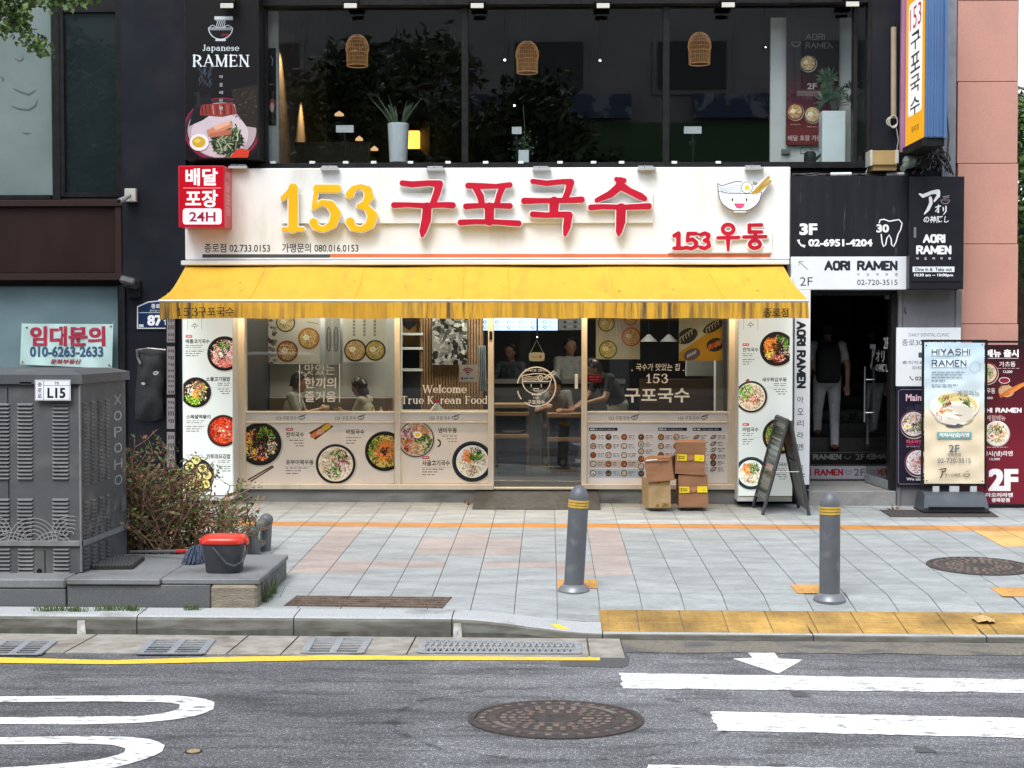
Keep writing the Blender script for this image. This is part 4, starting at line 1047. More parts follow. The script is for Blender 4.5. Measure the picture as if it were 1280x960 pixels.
mb = MB(); mb.fbox(858, 345, 912, 470, 1.6, 1.7); mb.build('dining_wall', M_WHITEW, bl)
mb = MB(); mb.fbox(800, 474, 912, 620, 1.52, 1.62); mb.build('wainscot', M_WOODD, bl)
mb = MB(); mb.fbox(895, 345, 909, 600, 1.0, 1.25); mb.build('inner_column', M_WHITEW, bl)
mb = MB()
for k in range(22):
    x = 526+k*3.5; mb.fbox(x, 345, x+2.2, 610, 2.3, 2.36)
mb.fbox(524, 345, 604, 610, 2.361, 2.4); mb.build('slat_wall', M_WOODL, bl)
# ------------------------------------------------------------------ main sign over the shop
M_SIGNW = mat('white_sign_panel', (.79, .80, .78), (.75, .76, .74), .38, scale=2, stretch=(1, 1, .25), c3=(.52, .49, .40), s3=3.2, lo3=.53, hi3=.90)
M_LETW = mat('white_letter_rim', (.80, .79, .76), None, .35)
M_LETY = mat('yellow_letter_face', (.82, .47, .015), (.78, .42, .01), .3, scale=4)
M_LETR = mat('red_letter_face', (.50, .012, .035), (.42, .010, .03), .28, scale=4)
M_ALU = mat('pale_aluminium', (.62, .63, .63), (.52, .53, .53), .35, metal=.4, scale=10, stretch=(1, 1, 6))
YS = -.25
sg = thing('shop_sign', 'long white shop sign with yellow digits and raised red brush letters above the awning', 'sign', (0, YS, PZ(325, YS)))
mb = MB(); mb.fbox(231, 209.5, 988, 325, YS, .015, .012); mb.build('panel', M_SIGNW, sg)
mb = MB(); mb.fbox(352, 241, 816, 279, YS-.045, YS-.001, .004); mb.build('letter_backing', M_SIGNW, sg)
mb = MB(); mb.fbox(835, 287.5, 965, 316, YS-.035, YS-.001, .004); mb.build('letter_backing', M_SIGNW, sg)
c6_ = lambda q: [(220+x/3.765, 200+y/3.765, w/3.765) for x, y, w in q]
c7_ = lambda q: [(540+x/3.765, 200+y/3.765, w/3.765) for x, y, w in q]
GU = [c6_([(1065, 108, 13), (1110, 114, 14), (1190, 108, 13), (1238, 112, 17)]), c6_([(1240, 112, 17), (1226, 160, 17), (1206, 212, 14)]),
      c6_([(1026, 212, 14), (1090, 210, 11), (1180, 215, 13), (1255, 210, 13), (1302, 213, 15)]), c6_([(1182, 220, 21), (1178, 280, 22), (1162, 335, 17), (1158, 356, 8)])]
PO = [c7_([(170, 120, 14), (225, 122, 14), (300, 123, 11), (366, 117, 13)]), c7_([(203, 125, 15), (228, 170, 17), (236, 212, 14)]), c7_([(334, 122, 15), (316, 165, 14), (304, 210, 13)]),
      c7_([(160, 218, 14), (230, 214, 12), (300, 214, 12), (366, 216, 14)]), c7_([(270, 222, 23), (270, 288, 21)]), c7_([(134, 294, 14), (200, 290, 12), (300, 291, 12), (408, 298, 14)])]
GUK = [c7_([(474, 100, 12), (540, 109, 13), (615, 101, 12), (652, 104, 16)]), c7_([(653, 105, 17), (640, 150, 16), (624, 184, 13)]), c7_([(434, 192, 15), (520, 191, 12), (620, 190, 13), (704, 186, 15)]),
       c7_([(575, 195, 23), (573, 250, 21)]), c7_([(474, 255, 14), (540, 259, 13), (610, 256, 14), (646, 259, 17)]), c7_([(642, 262, 19), (634, 315, 18), (626, 350, 9)])]
SU = [c7_([(868, 90, 11), (886, 98, 17), (904, 96, 12)]), c7_([(888, 98, 18), (880, 126, 19), (840, 160, 17), (776, 189, 11)]), c7_([(890, 122, 19), (930, 146, 15), (980, 170, 17), (1000, 181, 13)]),
      c7_([(748, 223, 14), (800, 219, 12), (900, 222, 12), (1020, 217, 15)]), c7_([(890, 226, 23), (888, 290, 22), (880, 335, 15), (878, 352, 7)])]
LP = plane(YS)
def letter(name, st, face, h0=.05, h1=.125, rim=1.25, res=.55):
    mb = MB(); solid_strokes(mb, st, LP, h0, h1, rim, res); r = mb.build(name, M_LETW, sg)
    mb = MB(); solid_strokes(mb, st, LP, h1-.002, h1+.006, 0, res); mb.build('letter_face', face, r)
    return r
for d in digits(348.5, 229.8, 5.25, 5.95): letter('letter', d, M_LETY)
for g_ in (GU, PO, GUK, SU): letter('letter', g_, M_LETR)
k8 = lambda q: [(780+x/3.765, 200+y/3.765, w/3.765) for x, y, w in q]
for st in ([k8([(236, 356, 9), (256, 346, 11), (256, 412, 11)]), k8([(236, 415, 9), (278, 415, 9)])],
           [k8([(338, 346, 9), (302, 346, 9), (298, 380, 8)]), k8([(299, 379, 8), (322, 372, 9), (340, 388, 10), (336, 408, 9), (315, 417, 9), (296, 411, 9)])],
           [k8([(360, 352, 9), (380, 344, 9), (398, 352, 10), (394, 372, 9), (378, 378, 8), (398, 386, 9), (400, 404, 10), (380, 416, 9), (360, 410, 9)])],
           [k8([(490+26*math.cos(R(t)), 325+22*math.sin(R(t)), 9) for t in range(0, 361, 24)]), k8([(442, 366, 8), (540, 364, 8)]), k8([(490, 366, 12), (490, 424, 6)])],
           [k8([(588, 306, 8), (648, 305, 8)]), k8([(590, 306, 9), (590, 338, 9), (648, 338, 8)]), k8([(618, 340, 9), (618, 362, 9)]), k8([(564, 362, 8), (668, 360, 8)]), k8([(616+25*math.cos(R(t)), 396+18*math.sin(R(t)), 9) for t in range(0, 361, 24)])]):
    letter('letter', st, M_LETR, .036, .07, 1.5, .4)
a = Art(plane(YS), .002)
a.text('종로점 02.733.0153', 255.5, 304.3, 337.5, 315.6, '#2a2622', .008); a.text('가맹문의 080.016.0153', 352.5, 304.3, 448, 315.6, '#2a2622', .008)
a.rect(253, 317.8, 412.5, 322, '#4c4e48'); a.rect(412.5, 317.4, 963, 321.7, '#d9724a'); a.build('lettering', M_PRINT, sg)
# smiling bowl emblem on its own raised plate
E8 = lambda pts: [(780+x/3.765, 200+y/3.765) for x, y in pts]
plate = [k8([(452+i*13, 150+((i-7.5)**2)*.0, 8) for i in range(0, 1)])]
mb = MB()
body = E8([(440, 110), (462, 122), (490, 112), (530, 100), (556, 104), (575, 98), (598, 106), (612, 120), (676, 73), (697, 92), (650, 158), (640, 190), (622, 215), (598, 230), (578, 237), (578, 249), (514, 249), (514, 237), (490, 228), (464, 208), (450, 182), (443, 145)])
f = plane(YS); n = len(body)
tri = [tuple(t) for t in tessellate_polygon([[Vector((x, y, 0)) for x, y in body]])]
mb.add([f(x, y, .09) for x, y in body], tri)
mb.add([f(x, y, .05) for x, y in body]+[f(x, y, .09) for x, y in body], [(i, (i+1) % n, n+(i+1) % n, n+i) for i in range(n)])
em = mb.build('bowl_emblem', M_LETW, sg)
mb = MB(); mb.fbox(915, 258, 932, 264, YS-.052, YS, .002); mb.build('emblem_bracket', M_SIGNW, em)
a = Art(plane(YS), .0915); K = '#3a4048'
hid = a.h
a.poly(E8([(443, 145), (455, 152), (500, 160), (600, 160), (648, 152), (640, 188), (622, 214), (598, 230), (575, 238), (516, 238), (490, 228), (464, 208), (450, 182)]), '#eef3f4')
a.poly(E8([(441, 112), (462, 124), (490, 114), (530, 102), (556, 106), (600, 158), (500, 160), (455, 152)]), '#e4edf2')
for k in range(5): a.line(E8([(446+k*3, 122+k*7), (470, 134+k*6), (500, 122+k*8), (540, 118+k*9), (575, 128+k*8)]), .28, '#7d94a4')
o = E8([(440, 110), (462, 122), (490, 112), (530, 100), (556, 104)]); a.line(o, .5, K)
a.line(E8([(441, 112), (443, 145), (450, 182), (464, 208), (490, 228), (516, 238), (575, 238), (598, 230), (622, 214), (640, 188), (648, 152)]), .5, K)
a.line(E8([(443, 146), (500, 158), (600, 158), (648, 150)]), .35, K)
a.line(E8([(514, 238), (514, 249), (578, 249), (578, 238)]), .45, K)
a.ell(*E8([(578, 130)])[0], 7.3, 7.3, K, 20); a.ell(*E8([(578, 130)])[0], 6.6, 6.6, '#f6f8f6', 20); a.ell(*E8([(579, 131)])[0], 3.3, 3.3, '#e8c848', 14)
for p, q in (((604, 160), (684, 78)), ((618, 158), (692, 96))):
    a.line(E8([p, q]), 1.7, '#5a4a20'); a.line(E8([p, q]), 1.2, '#c9a13a')
for k in range(4): a.line(E8([(606+k*5, 118), (612+k*5, 100+k*2)]), .4, K)
for x in (510, 577): a.ell(*E8([(x, 187)])[0], 1.1, 2.2, K, 10)
a.poly(E8([(520, 206), (568, 206), (560, 222), (544, 228), (528, 222)]), '#e0557c'); a.line(E8([(520, 206), (568, 206), (560, 222), (544, 228), (528, 222), (520, 206)]), .35, K)
a.build('emblem_print', M_PRINT, em)
# lamp brackets on top of the sign
M_CLEAR = mat('clear_bracket', (.55, .57, .58), (.45, .47, .48), .25, metal=.3, scale=14)
def bracket():
    t = thing('sign_bracket', 'thin silver lamp bracket on the top edge of the white sign', 'bracket', W(411, 211, YS), 'silver brackets along the top of the white sign')
    mb = MB(); mb.fbox(400, 209.3, 423, 212.6, YS-.10, YS-.004, .004); mb.fbox(402, 207.2, 421, 209.2, YS-.02, YS+.06, .003); mb.build('plate', M_CLEAR, t)
    mb = MB(); mb.tube([W(410, 209, YS-.02), W(411, 205, YS-.0), W(413, 207, YS+.04)], .006, 6); mb.build('hook', M_BLACKM, t)
    return t
b0 = bracket()
for px, py, lb in ((297, 209, 'silver lamp bracket beside the red delivery box'), (543, 211.5, 'silver lamp bracket above the first red letter of the sign'), (675, 211.5, 'silver lamp bracket above the middle of the red letters'), (806, 211, 'silver lamp bracket above the last red letter of the sign'), (940, 210.5, 'silver lamp bracket above the smiling bowl emblem')):
    copy_thing(b0, W(px, py, YS), lb)
b0['label'] = 'silver lamp bracket above the yellow digits of the sign'

# ------------------------------------------------------------------ red delivery lightbox
YB = -.65
t = thing('delivery_sign', 'small red glowing box sign with white Korean letters and 24H', 'sign', W(251, 284, YB))
mb = MB(); mb.fbox(223, 207, 280.5, 284, YB, YS-.002, .006); mb.build('case', mat('red_acrylic', (.50, .012, .03), (.44, .01, .025), .3, scale=5, emis=.03), t)
a = Art(plane(YB), .002); a.rect(224.5, 208.5, 279, 282.5, '#b40c20')
a.text('배달', 232, 210.5, 272, 232, '#f6f0f2', .030); a.line([(229, 235), (276, 235)], .35, '#f0a0a8'); a.text('포장', 232, 237.5, 272, 259, '#f6f0f2', .030)
a.rrect(228.5, 260.5, 277, 280.5, 3.5, '#efe0f4'); a.text('24H', 236.5, 264.8, 269.5, 277, '#8c1c34', .022)
a.build('face_print', M_LITRED, t)
ex = PX(280.5, YB, 245); sd_map = lambda u, v, h: Vector((ex+h, YB+.02+(u-0)*.36, PZ(v, YB+.2, 285)))
a = Art(sd_map, .002); a.text('배', .12, 214, .85, 226, (.60, .25, .27), .02); a.text('달', .12, 228, .85, 240, (.60, .25, .27), .02); a.text('포', .12, 244, .85, 256, (.60, .25, .27), .02); a.text('장', .12, 258, .85, 270, (.60, .25, .27), .02); a.build('side_print', M_LITRED, t)

# ------------------------------------------------------------------ awning
YA0, YA1 = -.30, -1.68
aw = thing('awning', 'faded yellow fabric awning with a grimy printed valance over the shop front', 'awning', W(606, 335, YA0))
M_AWN = mat('yellow_awning_fabric', (.84, .50, .05), (.80, .46, .042), .75, scale=3, stretch=(2.2, .6, .6), bump=.2, bscale=16, c3=(.56, .33, .05), s3=2.4, lo3=.54, hi3=.90)
def translucent(m, k):                            # thin cloth lets some daylight through
    n, l, b = nodes(m); t = n.new('ShaderNodeBsdfTranslucent'); x = n.new('ShaderNodeMixShader'); x.inputs[0].default_value = k
    l.new(b.inputs['Base Color'].links[0].from_socket, t.inputs[0]); l.new(b.outputs[0], x.inputs[1]); l.new(t.outputs[0], x.inputs[2]); l.new(x.outputs[0], n['Material Output'].inputs[0])
translucent(M_AWN, .30)
def valance_mat():
    m = mat('grimy_valance', (.64, .34, .014), (.56, .28, .012), .75, scale=4)
    n, l, b = nodes(m)
    src = b.inputs['Base Color'].links[0].from_socket
    tc = n.new('ShaderNodeTexCoord'); mp = n.new('ShaderNodeMapping'); mp.inputs['Scale'].default_value = (19, 1, .8)
    l.new(tc.outputs['Object'], mp.inputs[0])
    t = n.new('ShaderNodeTexNoise'); t.inputs['Scale'].default_value = 1.0; t.inputs['Detail'].default_value = 5; t.inputs['Roughness'].default_value = .7; l.new(mp.outputs[0], t.inputs['Vector'])
    r = n.new('ShaderNodeMapRange'); r.inputs[1].default_value = .44; r.inputs[2].default_value = .62; l.new(t.outputs['Fac'], r.inputs[0])
    t2 = n.new('ShaderNodeTexNoise'); t2.inputs['Scale'].default_value = 1.1; t2.inputs['Detail'].default_value = 3; l.new(tc.outputs['Object'], t2.inputs['Vector'])
    r2 = n.new('ShaderNodeMapRange'); r2.inputs[1].default_value = .36; r2.inputs[2].default_value = .6; r2.inputs[3].default_value = .4; l.new(t2.outputs['Fac'], r2.inputs[0])
    mu = n.new('ShaderNodeMath'); mu.operation = 'MULTIPLY'; l.new(r.outputs[0], mu.inputs[0]); l.new(r2.outputs[0], mu.inputs[1])
    mx = n.new('ShaderNodeMixRGB'); l.new(mu.outputs[0], mx.inputs[0]); l.new(src, mx.inputs[1]); mx.inputs[2].default_value = (.075, .05, .02, 1)
    l.new(mx.outputs[0], b.inputs['Base Color']); return m
M_VAL = valance_mat()
n, m_ = 96, 14; vs = []; fs = []
b0_, b1_ = (W(232, 333, YA0), W(979, 333, YA0)), (W(200, 374.5, YA1), W(1010, 374.5, YA1))
for j in range(m_+1):
    for i in range(n+1):
        s_, q = i/n, j/m_
        p = b0_[0].lerp(b0_[1], s_).lerp(b1_[0].lerp(b1_[1], s_), q)
        sag = -.045*math.sin(math.pi*q)-.017*math.sin(math.pi*q)*math.sin(s_*34+2*math.sin(s_*9)+q)*(.6+.4*math.sin(s_*13+1))-.007*math.sin(s_*61-q*7)*q*(1-q)*4-.006*math.sin(s_*23+q*5)
        vs.append(p+Vector((0, 0, sag)))
for j in range(m_):
    for i in range(n): k = j*(n+1)+i; fs.append((k, k+1, k+n+2, k+n+1))
mb = MB(); mb.add(vs, fs); mb.build('canopy', M_AWN, aw, smooth=True)
for i in (13, 29, 45, 52, 68, 84):                  # stitched seams from the roller to the front bar
    mb = MB(); mb.tube([vs[j*(n+1)+i]+Vector((0, 0, .002)) for j in range(m_+1)], .0045, 5); mb.build('seam', M_AWN, aw)
g = random.Random(17); mb = MB()
for k in range(26):                                 # specks of grit and bird lime on the cloth
    i, j = g.randrange(2, n-2), g.randrange(2, m_-1); p = vs[j*(n+1)+i].lerp(vs[(j+1)*(n+1)+i+1], g.random())+Vector((0, 0, .004)); w = g.uniform(.006, .022); mb.add([p+Vector((-w, -w*.6, 0)), p+Vector((w*.9, -w*.4, 0)), p+Vector((w, w*.7, .004)), p+Vector((-w*.5, w, .004))], [(0, 1, 2, 3)])
mb.build('grit', mat('grit', (.16, .10, .05), (.34, .24, .10), .9, scale=30), aw, clean=False)
vs = []; fs = []; vy = lambda s_, q: YA1-.015+q*(.007*math.sin(s_*47+2*math.sin(s_*9))+.008*math.sin(s_*23+1))
for q in (0, .33, .66, 1):
    for i in range(n*2+1):
        s_ = i/(n*2); top = W(200+810*s_, 378, YA1); bot = W(200+811*s_, 398+.5*math.sin(s_*44)+(1.2 if abs(s_-.0) < .01 else 0), YA1)
        p = top.lerp(bot, q); vs.append(Vector((p.x, vy(s_, q), p.z)))
N_ = n*2+1
for q in range(3):
    for i in range(n*2): k = q*N_+i; fs.append((k, k+1, k+N_+1, k+N_))
mb = MB(); mb.add(vs, fs); mb.add([v+Vector((0, .004, 0)) for v in vs], [f[::-1] for f in fs]); va = mb.build('valance', M_VAL, aw, smooth=True)
a = Art(plane(YA1-.045)); a.strokes([q for d in digits(220, 384.4, 1.2, 1.08, .62) for q in d], '#2a1808', res=.25); a.text('구포국수', 247.5, 384, 292.5, 395.4, '#2a1808', .006); a.rect(956, 384, 956.4, 397, '#a8741a'); a.text('종로점', 954.5, 385, 985.5, 396.2, '#2a1808', .012); a.build('lettering', M_PRINTM, va)
mb = MB(); mb.tube([W(198.5, 376, YA1), W(1011, 376, YA1)], .017, 10); mb.build('front_bar', M_ALU, aw)
mb = MB(); mb.fbox(226, 325.2, 987, 331, -.36, -.255, .008); mb.fbox(560, 326, 562, 330.5, -.365, -.355); mb.build('cassette', mat('white_awning_case', (.72, .73, .72), (.6, .61, .6), .4, scale=6, stretch=(.5, 1, 3)), aw)
mb = MB(); mb.tube([W(235, 338, -.28), W(976, 338, -.28)], .035, 12); mb.build('roller', M_ALU, aw)
for x0, xe, x1 in ((250, 430, 260), (960, 790, 950)):
    mb = MB(); z = PZ(372, -.3); p0, p1 = Vector((PX(x0, -.3), -.3, z-.02)), Vector((PX(x1, -1.6), -1.64, PZ(377, -1.64)))
    el = Vector((PX(xe, -1), -1.0, z-.1)); mb.tube([p0, el], .02, 8); mb.tube([el, p1], .018, 8); mb.build('arm', M_ALU, aw)
# warm downlights under the awning, one at each post of the shop front
M_LAMPW = mat('warm_lamp', (1, .62, .25), None, .4, emis=6)
for k, (px, w) in enumerate(((299, 'at the left post of the shop front'), (496.5, 'at the first mullion of the shop front'), (613.5, 'on the left of the glass door'), (730.5, 'on the right of the glass door'), (916, 'at the right post of the shop front'))):
    c = Vector((PX(px, -.3), -.30, ZC-.02))
    t = thing('downlight', 'small warm downlight under the awning '+w, 'lamp', c, 'downlights under the awning')
    mb = MB(); mb.lathe([(.0, .05), (.035, .05), (.04, 0), (.032, 0), (.03, .01)], c, 14); mb.build('housing', M_ALU, t)
    mb = MB(); mb.lathe([(.03, .012), (.0, .012)], c, 14); mb.build('lamp_face', M_LAMPW, t)
    ld = bpy.data.lights.new('downlight_glow', 'SPOT'); ld.energy = 32; ld.color = (1, .72, .44); ld.spot_size = R(110); ld.spot_blend = .9; ld.shadow_soft_size = .03
    lo = bpy.data.objects.new('downlight_glow', ld); COL.objects.link(lo); lo.parent = t; lo.location = (0, -.02, -.01); lo.rotation_euler = (R(8), 0, 0)

# ------------------------------------------------------------------ tall lit menu boxes on both sides of the shop front
YM = -.36
M_BOXW = mat('white_lightbox_case', (.66, .68, .68), (.56, .58, .57), .4, scale=5)
PANW = (.66, .71, .68)
def menu_box(name, label, x0, x1, ybot):
    t = thing(name, label, 'sign', W((x0+x1)/2, ybot, YM))
    mb = MB(); mb.fbox(x0, 347, x1, ybot, YM, -.056, .006); mb.build('case', M_BOXW, t)
    a = Art(plane(YM), .002); a.rect(x0+.8, 348, x1-.8, ybot-6, PANW); a.rect(x0+.8, ybot-7.2, x1-.8, ybot-5.8, '#6a6048')
    for i in range(3): a.rect(x0+.8, 380+i*60, x1-.8, 440+i*60, (.66+.02*i, .71, .68-.02*i)) if False else None
    return t, a
def entry(a, name, x0, y0, x1, y1, right=False, tag=False):
    if tag: a.rrect(x0, y0-5.2, x0+8.2, y0-2, 1.2, '#b83038'); a.small(x0+1.3, y0-4.2, x0+7, '#f0d0d0', 1.0)
    a.text(name, x0, y0, x1, y1, '#23231f', .022)
    xs = (x0, x0+(x1-x0)*.75) if not right else (x0+(x1-x0)*.48, x1)
    for k, dy in enumerate((2.0, 4.4)): a.small(xs[0], y1+dy, xs[1]-(k*3 if not right else 0), '#77776f', .9, int(y0)+k)
    a.line([(min(xs[0], x0), y1+7.6), (x1+2, y1+7.6)], .14, '#9a9a90')
    for k, dy in enumerate((9.2, 12, 14.8)): a.small(xs[0] if not right else xs[0]+k*2.5, y1+dy, xs[1]-(k*3.4 if not right else 0), '#6a6a62', 1.0, int(y0)+9+k)
t, a = menu_box('menu_lightbox', 'tall lit white menu panel with four food bowls left of the shop window', 228, 291.5, 626)
a.text('국', 239, 385, 247, 393.5, '#55554e', .004); a.text('수', 239, 404, 247.5, 410.5, '#55554e', .004); a.rect(234.4, 380, 234.8, 412, '#77776e'); a.rect(252, 380, 252.4, 412, '#77776e')
a.clip = (229, 348, 290.6, 618)
mixS = [('n', 90, .3, .75, ['#e0786a', '#d8584a', '#f0b0a0', '#e8c8b8'], 60), ('n', 320, .45, .5, ['#f4e0dc', '#e8c4c0'], 30), ('l', 250, .35, .38, GRN, 26), ('c', 130, .25, .22, BLK, 9), ('c', 180, .4, .3, WHT, 12)]
mixT = [('c', 0, .2, .95, ['#c8321c', '#e0542c', '#a82418', '#e87848'], 70), ('c', 0, .05, .35, ['#f0d8c0', '#f0a880'], 12), ('n', 0, 0, .8, ['#d84a28'], 20)]
mixU = [('c', 300, .5, .42, ['#b8785a', '#8a5038', '#d09878'], 30), ('l', 110, .6, .5, ['#8ab830', '#b8d858', '#5a8a28'], 40), ('c', 180, .4, .3, WHT, 14), ('c', 90, .15, .28, ['#e89030', '#f0b048'], 14)]
bowl(a, 280.6, 441.9, 21.7, '#1c1c1b', '#2a2422', mixS); bowl(a, 245, 490.5, 19, '#1f211f', '#23211d', mixU); bowl(a, 279, 538.4, 20, '#33211e', '#8a2018', mixT)
a.ell(246, 595, 22, 22, '#20201c', 30); a.ell(246, 595, 20, 20, '#2c2c24', 30)
for x, y in ((245, 575), (237, 583), (253, 585), (259, 594), (233, 594), (246, 596), (240, 604), (257, 605), (250, 612), (233, 610)):
    a.ell(x, y, 6.4, 6.0, '#2a3018', 12); a.ell(x, y, 5.7, 5.3, '#ddd08a', 12, 0, .06); [a.ell(x+rnd.uniform(-2.2, 2.2), y+rnd.uniform(-2, 2), 1.5, 1.2, rnd.choice(['#9a8a30', '#6a8a2a', '#c8a040', '#8a4a28']), 7) for _ in range(5)]
a.clip = None
entry(a, '매콤고기국수', 232, 424, 262, 429.3, False, True); entry(a, '소불고기덮밥', 257.6, 471, 287.8, 476.6, True); entry(a, '스페셜떡볶이', 232.8, 518.3, 263, 523.6); entry(a, '카토마요김밥', 258, 567.4, 288.2, 573.4, True)
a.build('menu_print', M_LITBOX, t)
t, a = menu_box('menu_lightbox', 'tall lit white menu panel with four food bowls behind the folding board', 922.5, 991, 627)
a.text('국', 934, 385, 942, 393, '#55554e', .004); a.text('수', 934, 402.5, 942.5, 409.5, '#55554e', .004); a.rect(929.4, 380, 929.8, 412, '#77776e'); a.rect(947, 380, 947.4, 412, '#77776e')
a.clip = (923.4, 348, 987.2, 620)
mixV = [('n', 215, .5, .42, ORG, 30), ('l', 310, .6, .38, GRN, 34), ('c', 140, .55, .32, YEL, 18), ('c', 75, .6, .36, RED+PNK, 22), ('c', 10, .62, .3, ['#d8ccb8', '#b0a48c'], 14), ('n', 0, .05, .38, BLK, 24)]
mixW = [('l', 215, .6, .55, ['#6a9a30', '#8ab848', '#4a7a24'], 50), ('c', 90, .5, .6, ['#e0b898', '#eaccb0', '#d0a080'], 46), ('c', 0, .5, .4, ['#d8b090', '#8a5a40'], 20), ('c', 60, .2, .2, ['#d84a38', '#e8a090'], 8)]
bowl(a, 971.2, 436, 21.6, '#1e1d1b', '#2a2723', mixV); bowl(a, 939, 496, 20, '#2c2c2a', '#e6dcc8', mixW)
a.line([(934, 474), (938, 486), (943, 500)], [2.0, 2.6, 1.6], '#8a3c18'); a.line([(935, 475), (939, 487), (943, 499)], [.8, 1.2, .6], '#b86028')
bowl(a, 975.5, 545, 22.5, '#1b1b1a', '#22221e', mixC); bowl(a, 939, 591.5, 20.5, '#23343a', '#ecefe9', mixE, rimw=.2); a.clip = None
entry(a, '잔치국수', 928.2, 434.4, 948, 439.8, False, True); entry(a, '새우튀김우동', 952.5, 471.9, 983.4, 477.1, True); entry(a, '비빔국수', 928.2, 534.2, 948, 539.6, False, True); entry(a, '사골고기국수', 957, 578, 983.6, 583.4, True, True)
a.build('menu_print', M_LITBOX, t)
# narrow board with printed strips beside the left box
t = thing('strip_board', 'narrow upright board of pale printed strips beside the left menu panel', 'sign', W(214, 560, -.2))
mb = MB(); mb.fbox(207.6, 360, 219.5, 588, -.22, -.1, .003); mb.build('board', M_BLACKM, t)
a = Art(plane(-.22), .002); g = random.Random(4)
for y0, y1 in ((366, 428), (433, 493), (497.5, 536), (540, 584)):
    a.rect(208.6, y0, 218.4, y1, '#8c8688'); y = y0+4
    while y < y1-4:
        hgt = g.uniform(3.5, 7)
        for x in (210.4, 213.2, 215.8): a.poly([(x, y), (x+1.5, y), (x+1.5, y+hgt*g.uniform(.5, 1)), (x, y+hgt*g.uniform(.5, 1))], '#3a3638', 0)
        y += hgt+g.uniform(1.5, 4)
a.build('strip_print', M_PRINT, t)

# ------------------------------------------------------------------ poster box of the ramen shop, top left
YP = -.36
t = thing('poster_box', 'tall black poster box with ramen bowl picture and white serif RAMEN lettering', 'sign', W(276, 198, YP))
mb = MB(); mb.fbox(230, -70, 323.5, 199, YP, .02, .006); mb.build('case', M_BLACKM, t)
a = Art(plane(YP), .002); a.rect(232, -68, 321.5, 197, '#131012'); C1 = lambda pts: [(x/3.765, y/3.765) for x, y in pts]
LT = '#c8d2d6'
a.line(C1([(1010, 85), (1095, 85)]), 1.4, LT); a.line(C1([(1010, 78), (1010, 93), (1095, 93), (1095, 78), (1010, 78)]), .35, LT)
for k in range(5): a.line(C1([(1020+k*9, 94), (1024+k*9, 105), (1019+k*9, 118), (1024+k*9, 132)]), .4, LT)
a.ring(*C1([(1038, 130)])[0], 15, 14.5, .55, LT, 0, 180, 24); a.line(C1([(980, 132), (1096, 132)]), .5, LT); a.line(C1([(985, 140), (1090, 140)]), .3, LT)
a.line(C1([(985, 128), (1000, 118), (1020, 128)]), .4, LT); a.line(C1([(1050, 128), (1072, 118), (1092, 128)]), .4, LT); a.rect(*C1([(1014, 184)])[0], *C1([(1062, 193)])[0], LT)
a.text('라멘', *C1([(1042, 158)])[0], *C1([(1074, 172)])[0], '#a02830', .02)
a.strokes(serif('Japanese', 253.3, 56, 298.5, 63.4)[0], LT, res=.2); a.strokes(serif('RAMEN', 240.5, 68.6, 312, 83)[0], '#dfe6ea', res=.25)
for k in range(26):                                   # steam
    x, y = 253+rnd.uniform(-6, 12), 96+rnd.uniform(-8, 16); p = [(x, y)]
    for i in range(4): p.append((p[-1][0]+rnd.uniform(-2.5, 2.5), p[-1][1]-rnd.uniform(1, 3)))
    a.line(p, [.2, .6, .7, .5, .1], rnd.choice(['#2c3038', '#353b46', '#3f4a58']))
a.clip = (232, -60, 321.5, 197)
cx, cy = 277.5, 160
a.ell(cx+3, cy+4, 49, 42, '#241c1c', 40); a.ell(cx, cy+2, 48, 40, '#8a2040', 40); a.ell(cx, cy+1, 45.5, 38, '#3a2a30', 40); a.ell(cx, cy+3, 43, 35, '#b09ea3', 36); a.ell(cx-3, cy+8, 36, 28, '#cbbcc2', 30)
a.poly([(246, 122), (262, 118), (268, 140), (254, 150), (236, 158)], '#1c1c20'); a.line([(243, 118), (247, 116), (249, 124), (247, 134)], 2.2, '#23262a')
a.poly([(289, 112), (321.5, 106), (321.5, 160), (308, 158), (296, 142)], '#2a2520')
for _ in range(90): a.ell(rnd.uniform(291, 321), rnd.uniform(112, 150), rnd.uniform(.5, 1.6), rnd.uniform(.4, .9), rnd.choice(['#3a3228', '#4a4034', '#1c1814', '#57503f']), 6, rnd.uniform(0, 3))
a.poly([(251, 131), (291, 128), (296, 142), (278, 146), (250, 144)], '#8a3a34'); 
for k in range(9): a.line([(252+k*4.6, 131), (254+k*4.4, 143)], .7, rnd.choice(['#a85a50', '#6a2422', '#c08478', '#4a1a18']))
toppings(a, 280, 165, 34, [('l', 70, .35, .55, ['#2a3a24', '#3a4a2c', '#1c2818', '#566a3c'], 90), ('n', 60, .3, .5, ['#2a3a24', '#a8b08c'], 30)])
for q, c in (([(258, 163), (275, 155), (289, 152), (291, 158), (275, 166), (260, 170)], '#c88468'), ([(266, 158), (286, 152), (288, 155), (270, 163)], '#e0a88c'), ([(262, 167), (290, 161), (289, 168), (264, 172)], '#b06a50')): a.poly(q, c)
a.ell(249, 178, 12, 10.5, '#e9e6e2', 22); a.ell(248.5, 177.5, 8.4, 7, '#c9a637', 18); a.ell(247, 176, 4, 2.8, '#e0c860', 12)
a.poly([(292, 190), (300, 185), (312, 188), (310, 197), (288, 197)], '#c8402c')
a.clip = None
for k, ch in enumerate('아오리라멘'): a.text(ch, 274.3, 93.8+k*9.9, 278.6, 98+k*9.9, '#c0c6c8', .012)
a.build('poster_print', M_PRINT, t)
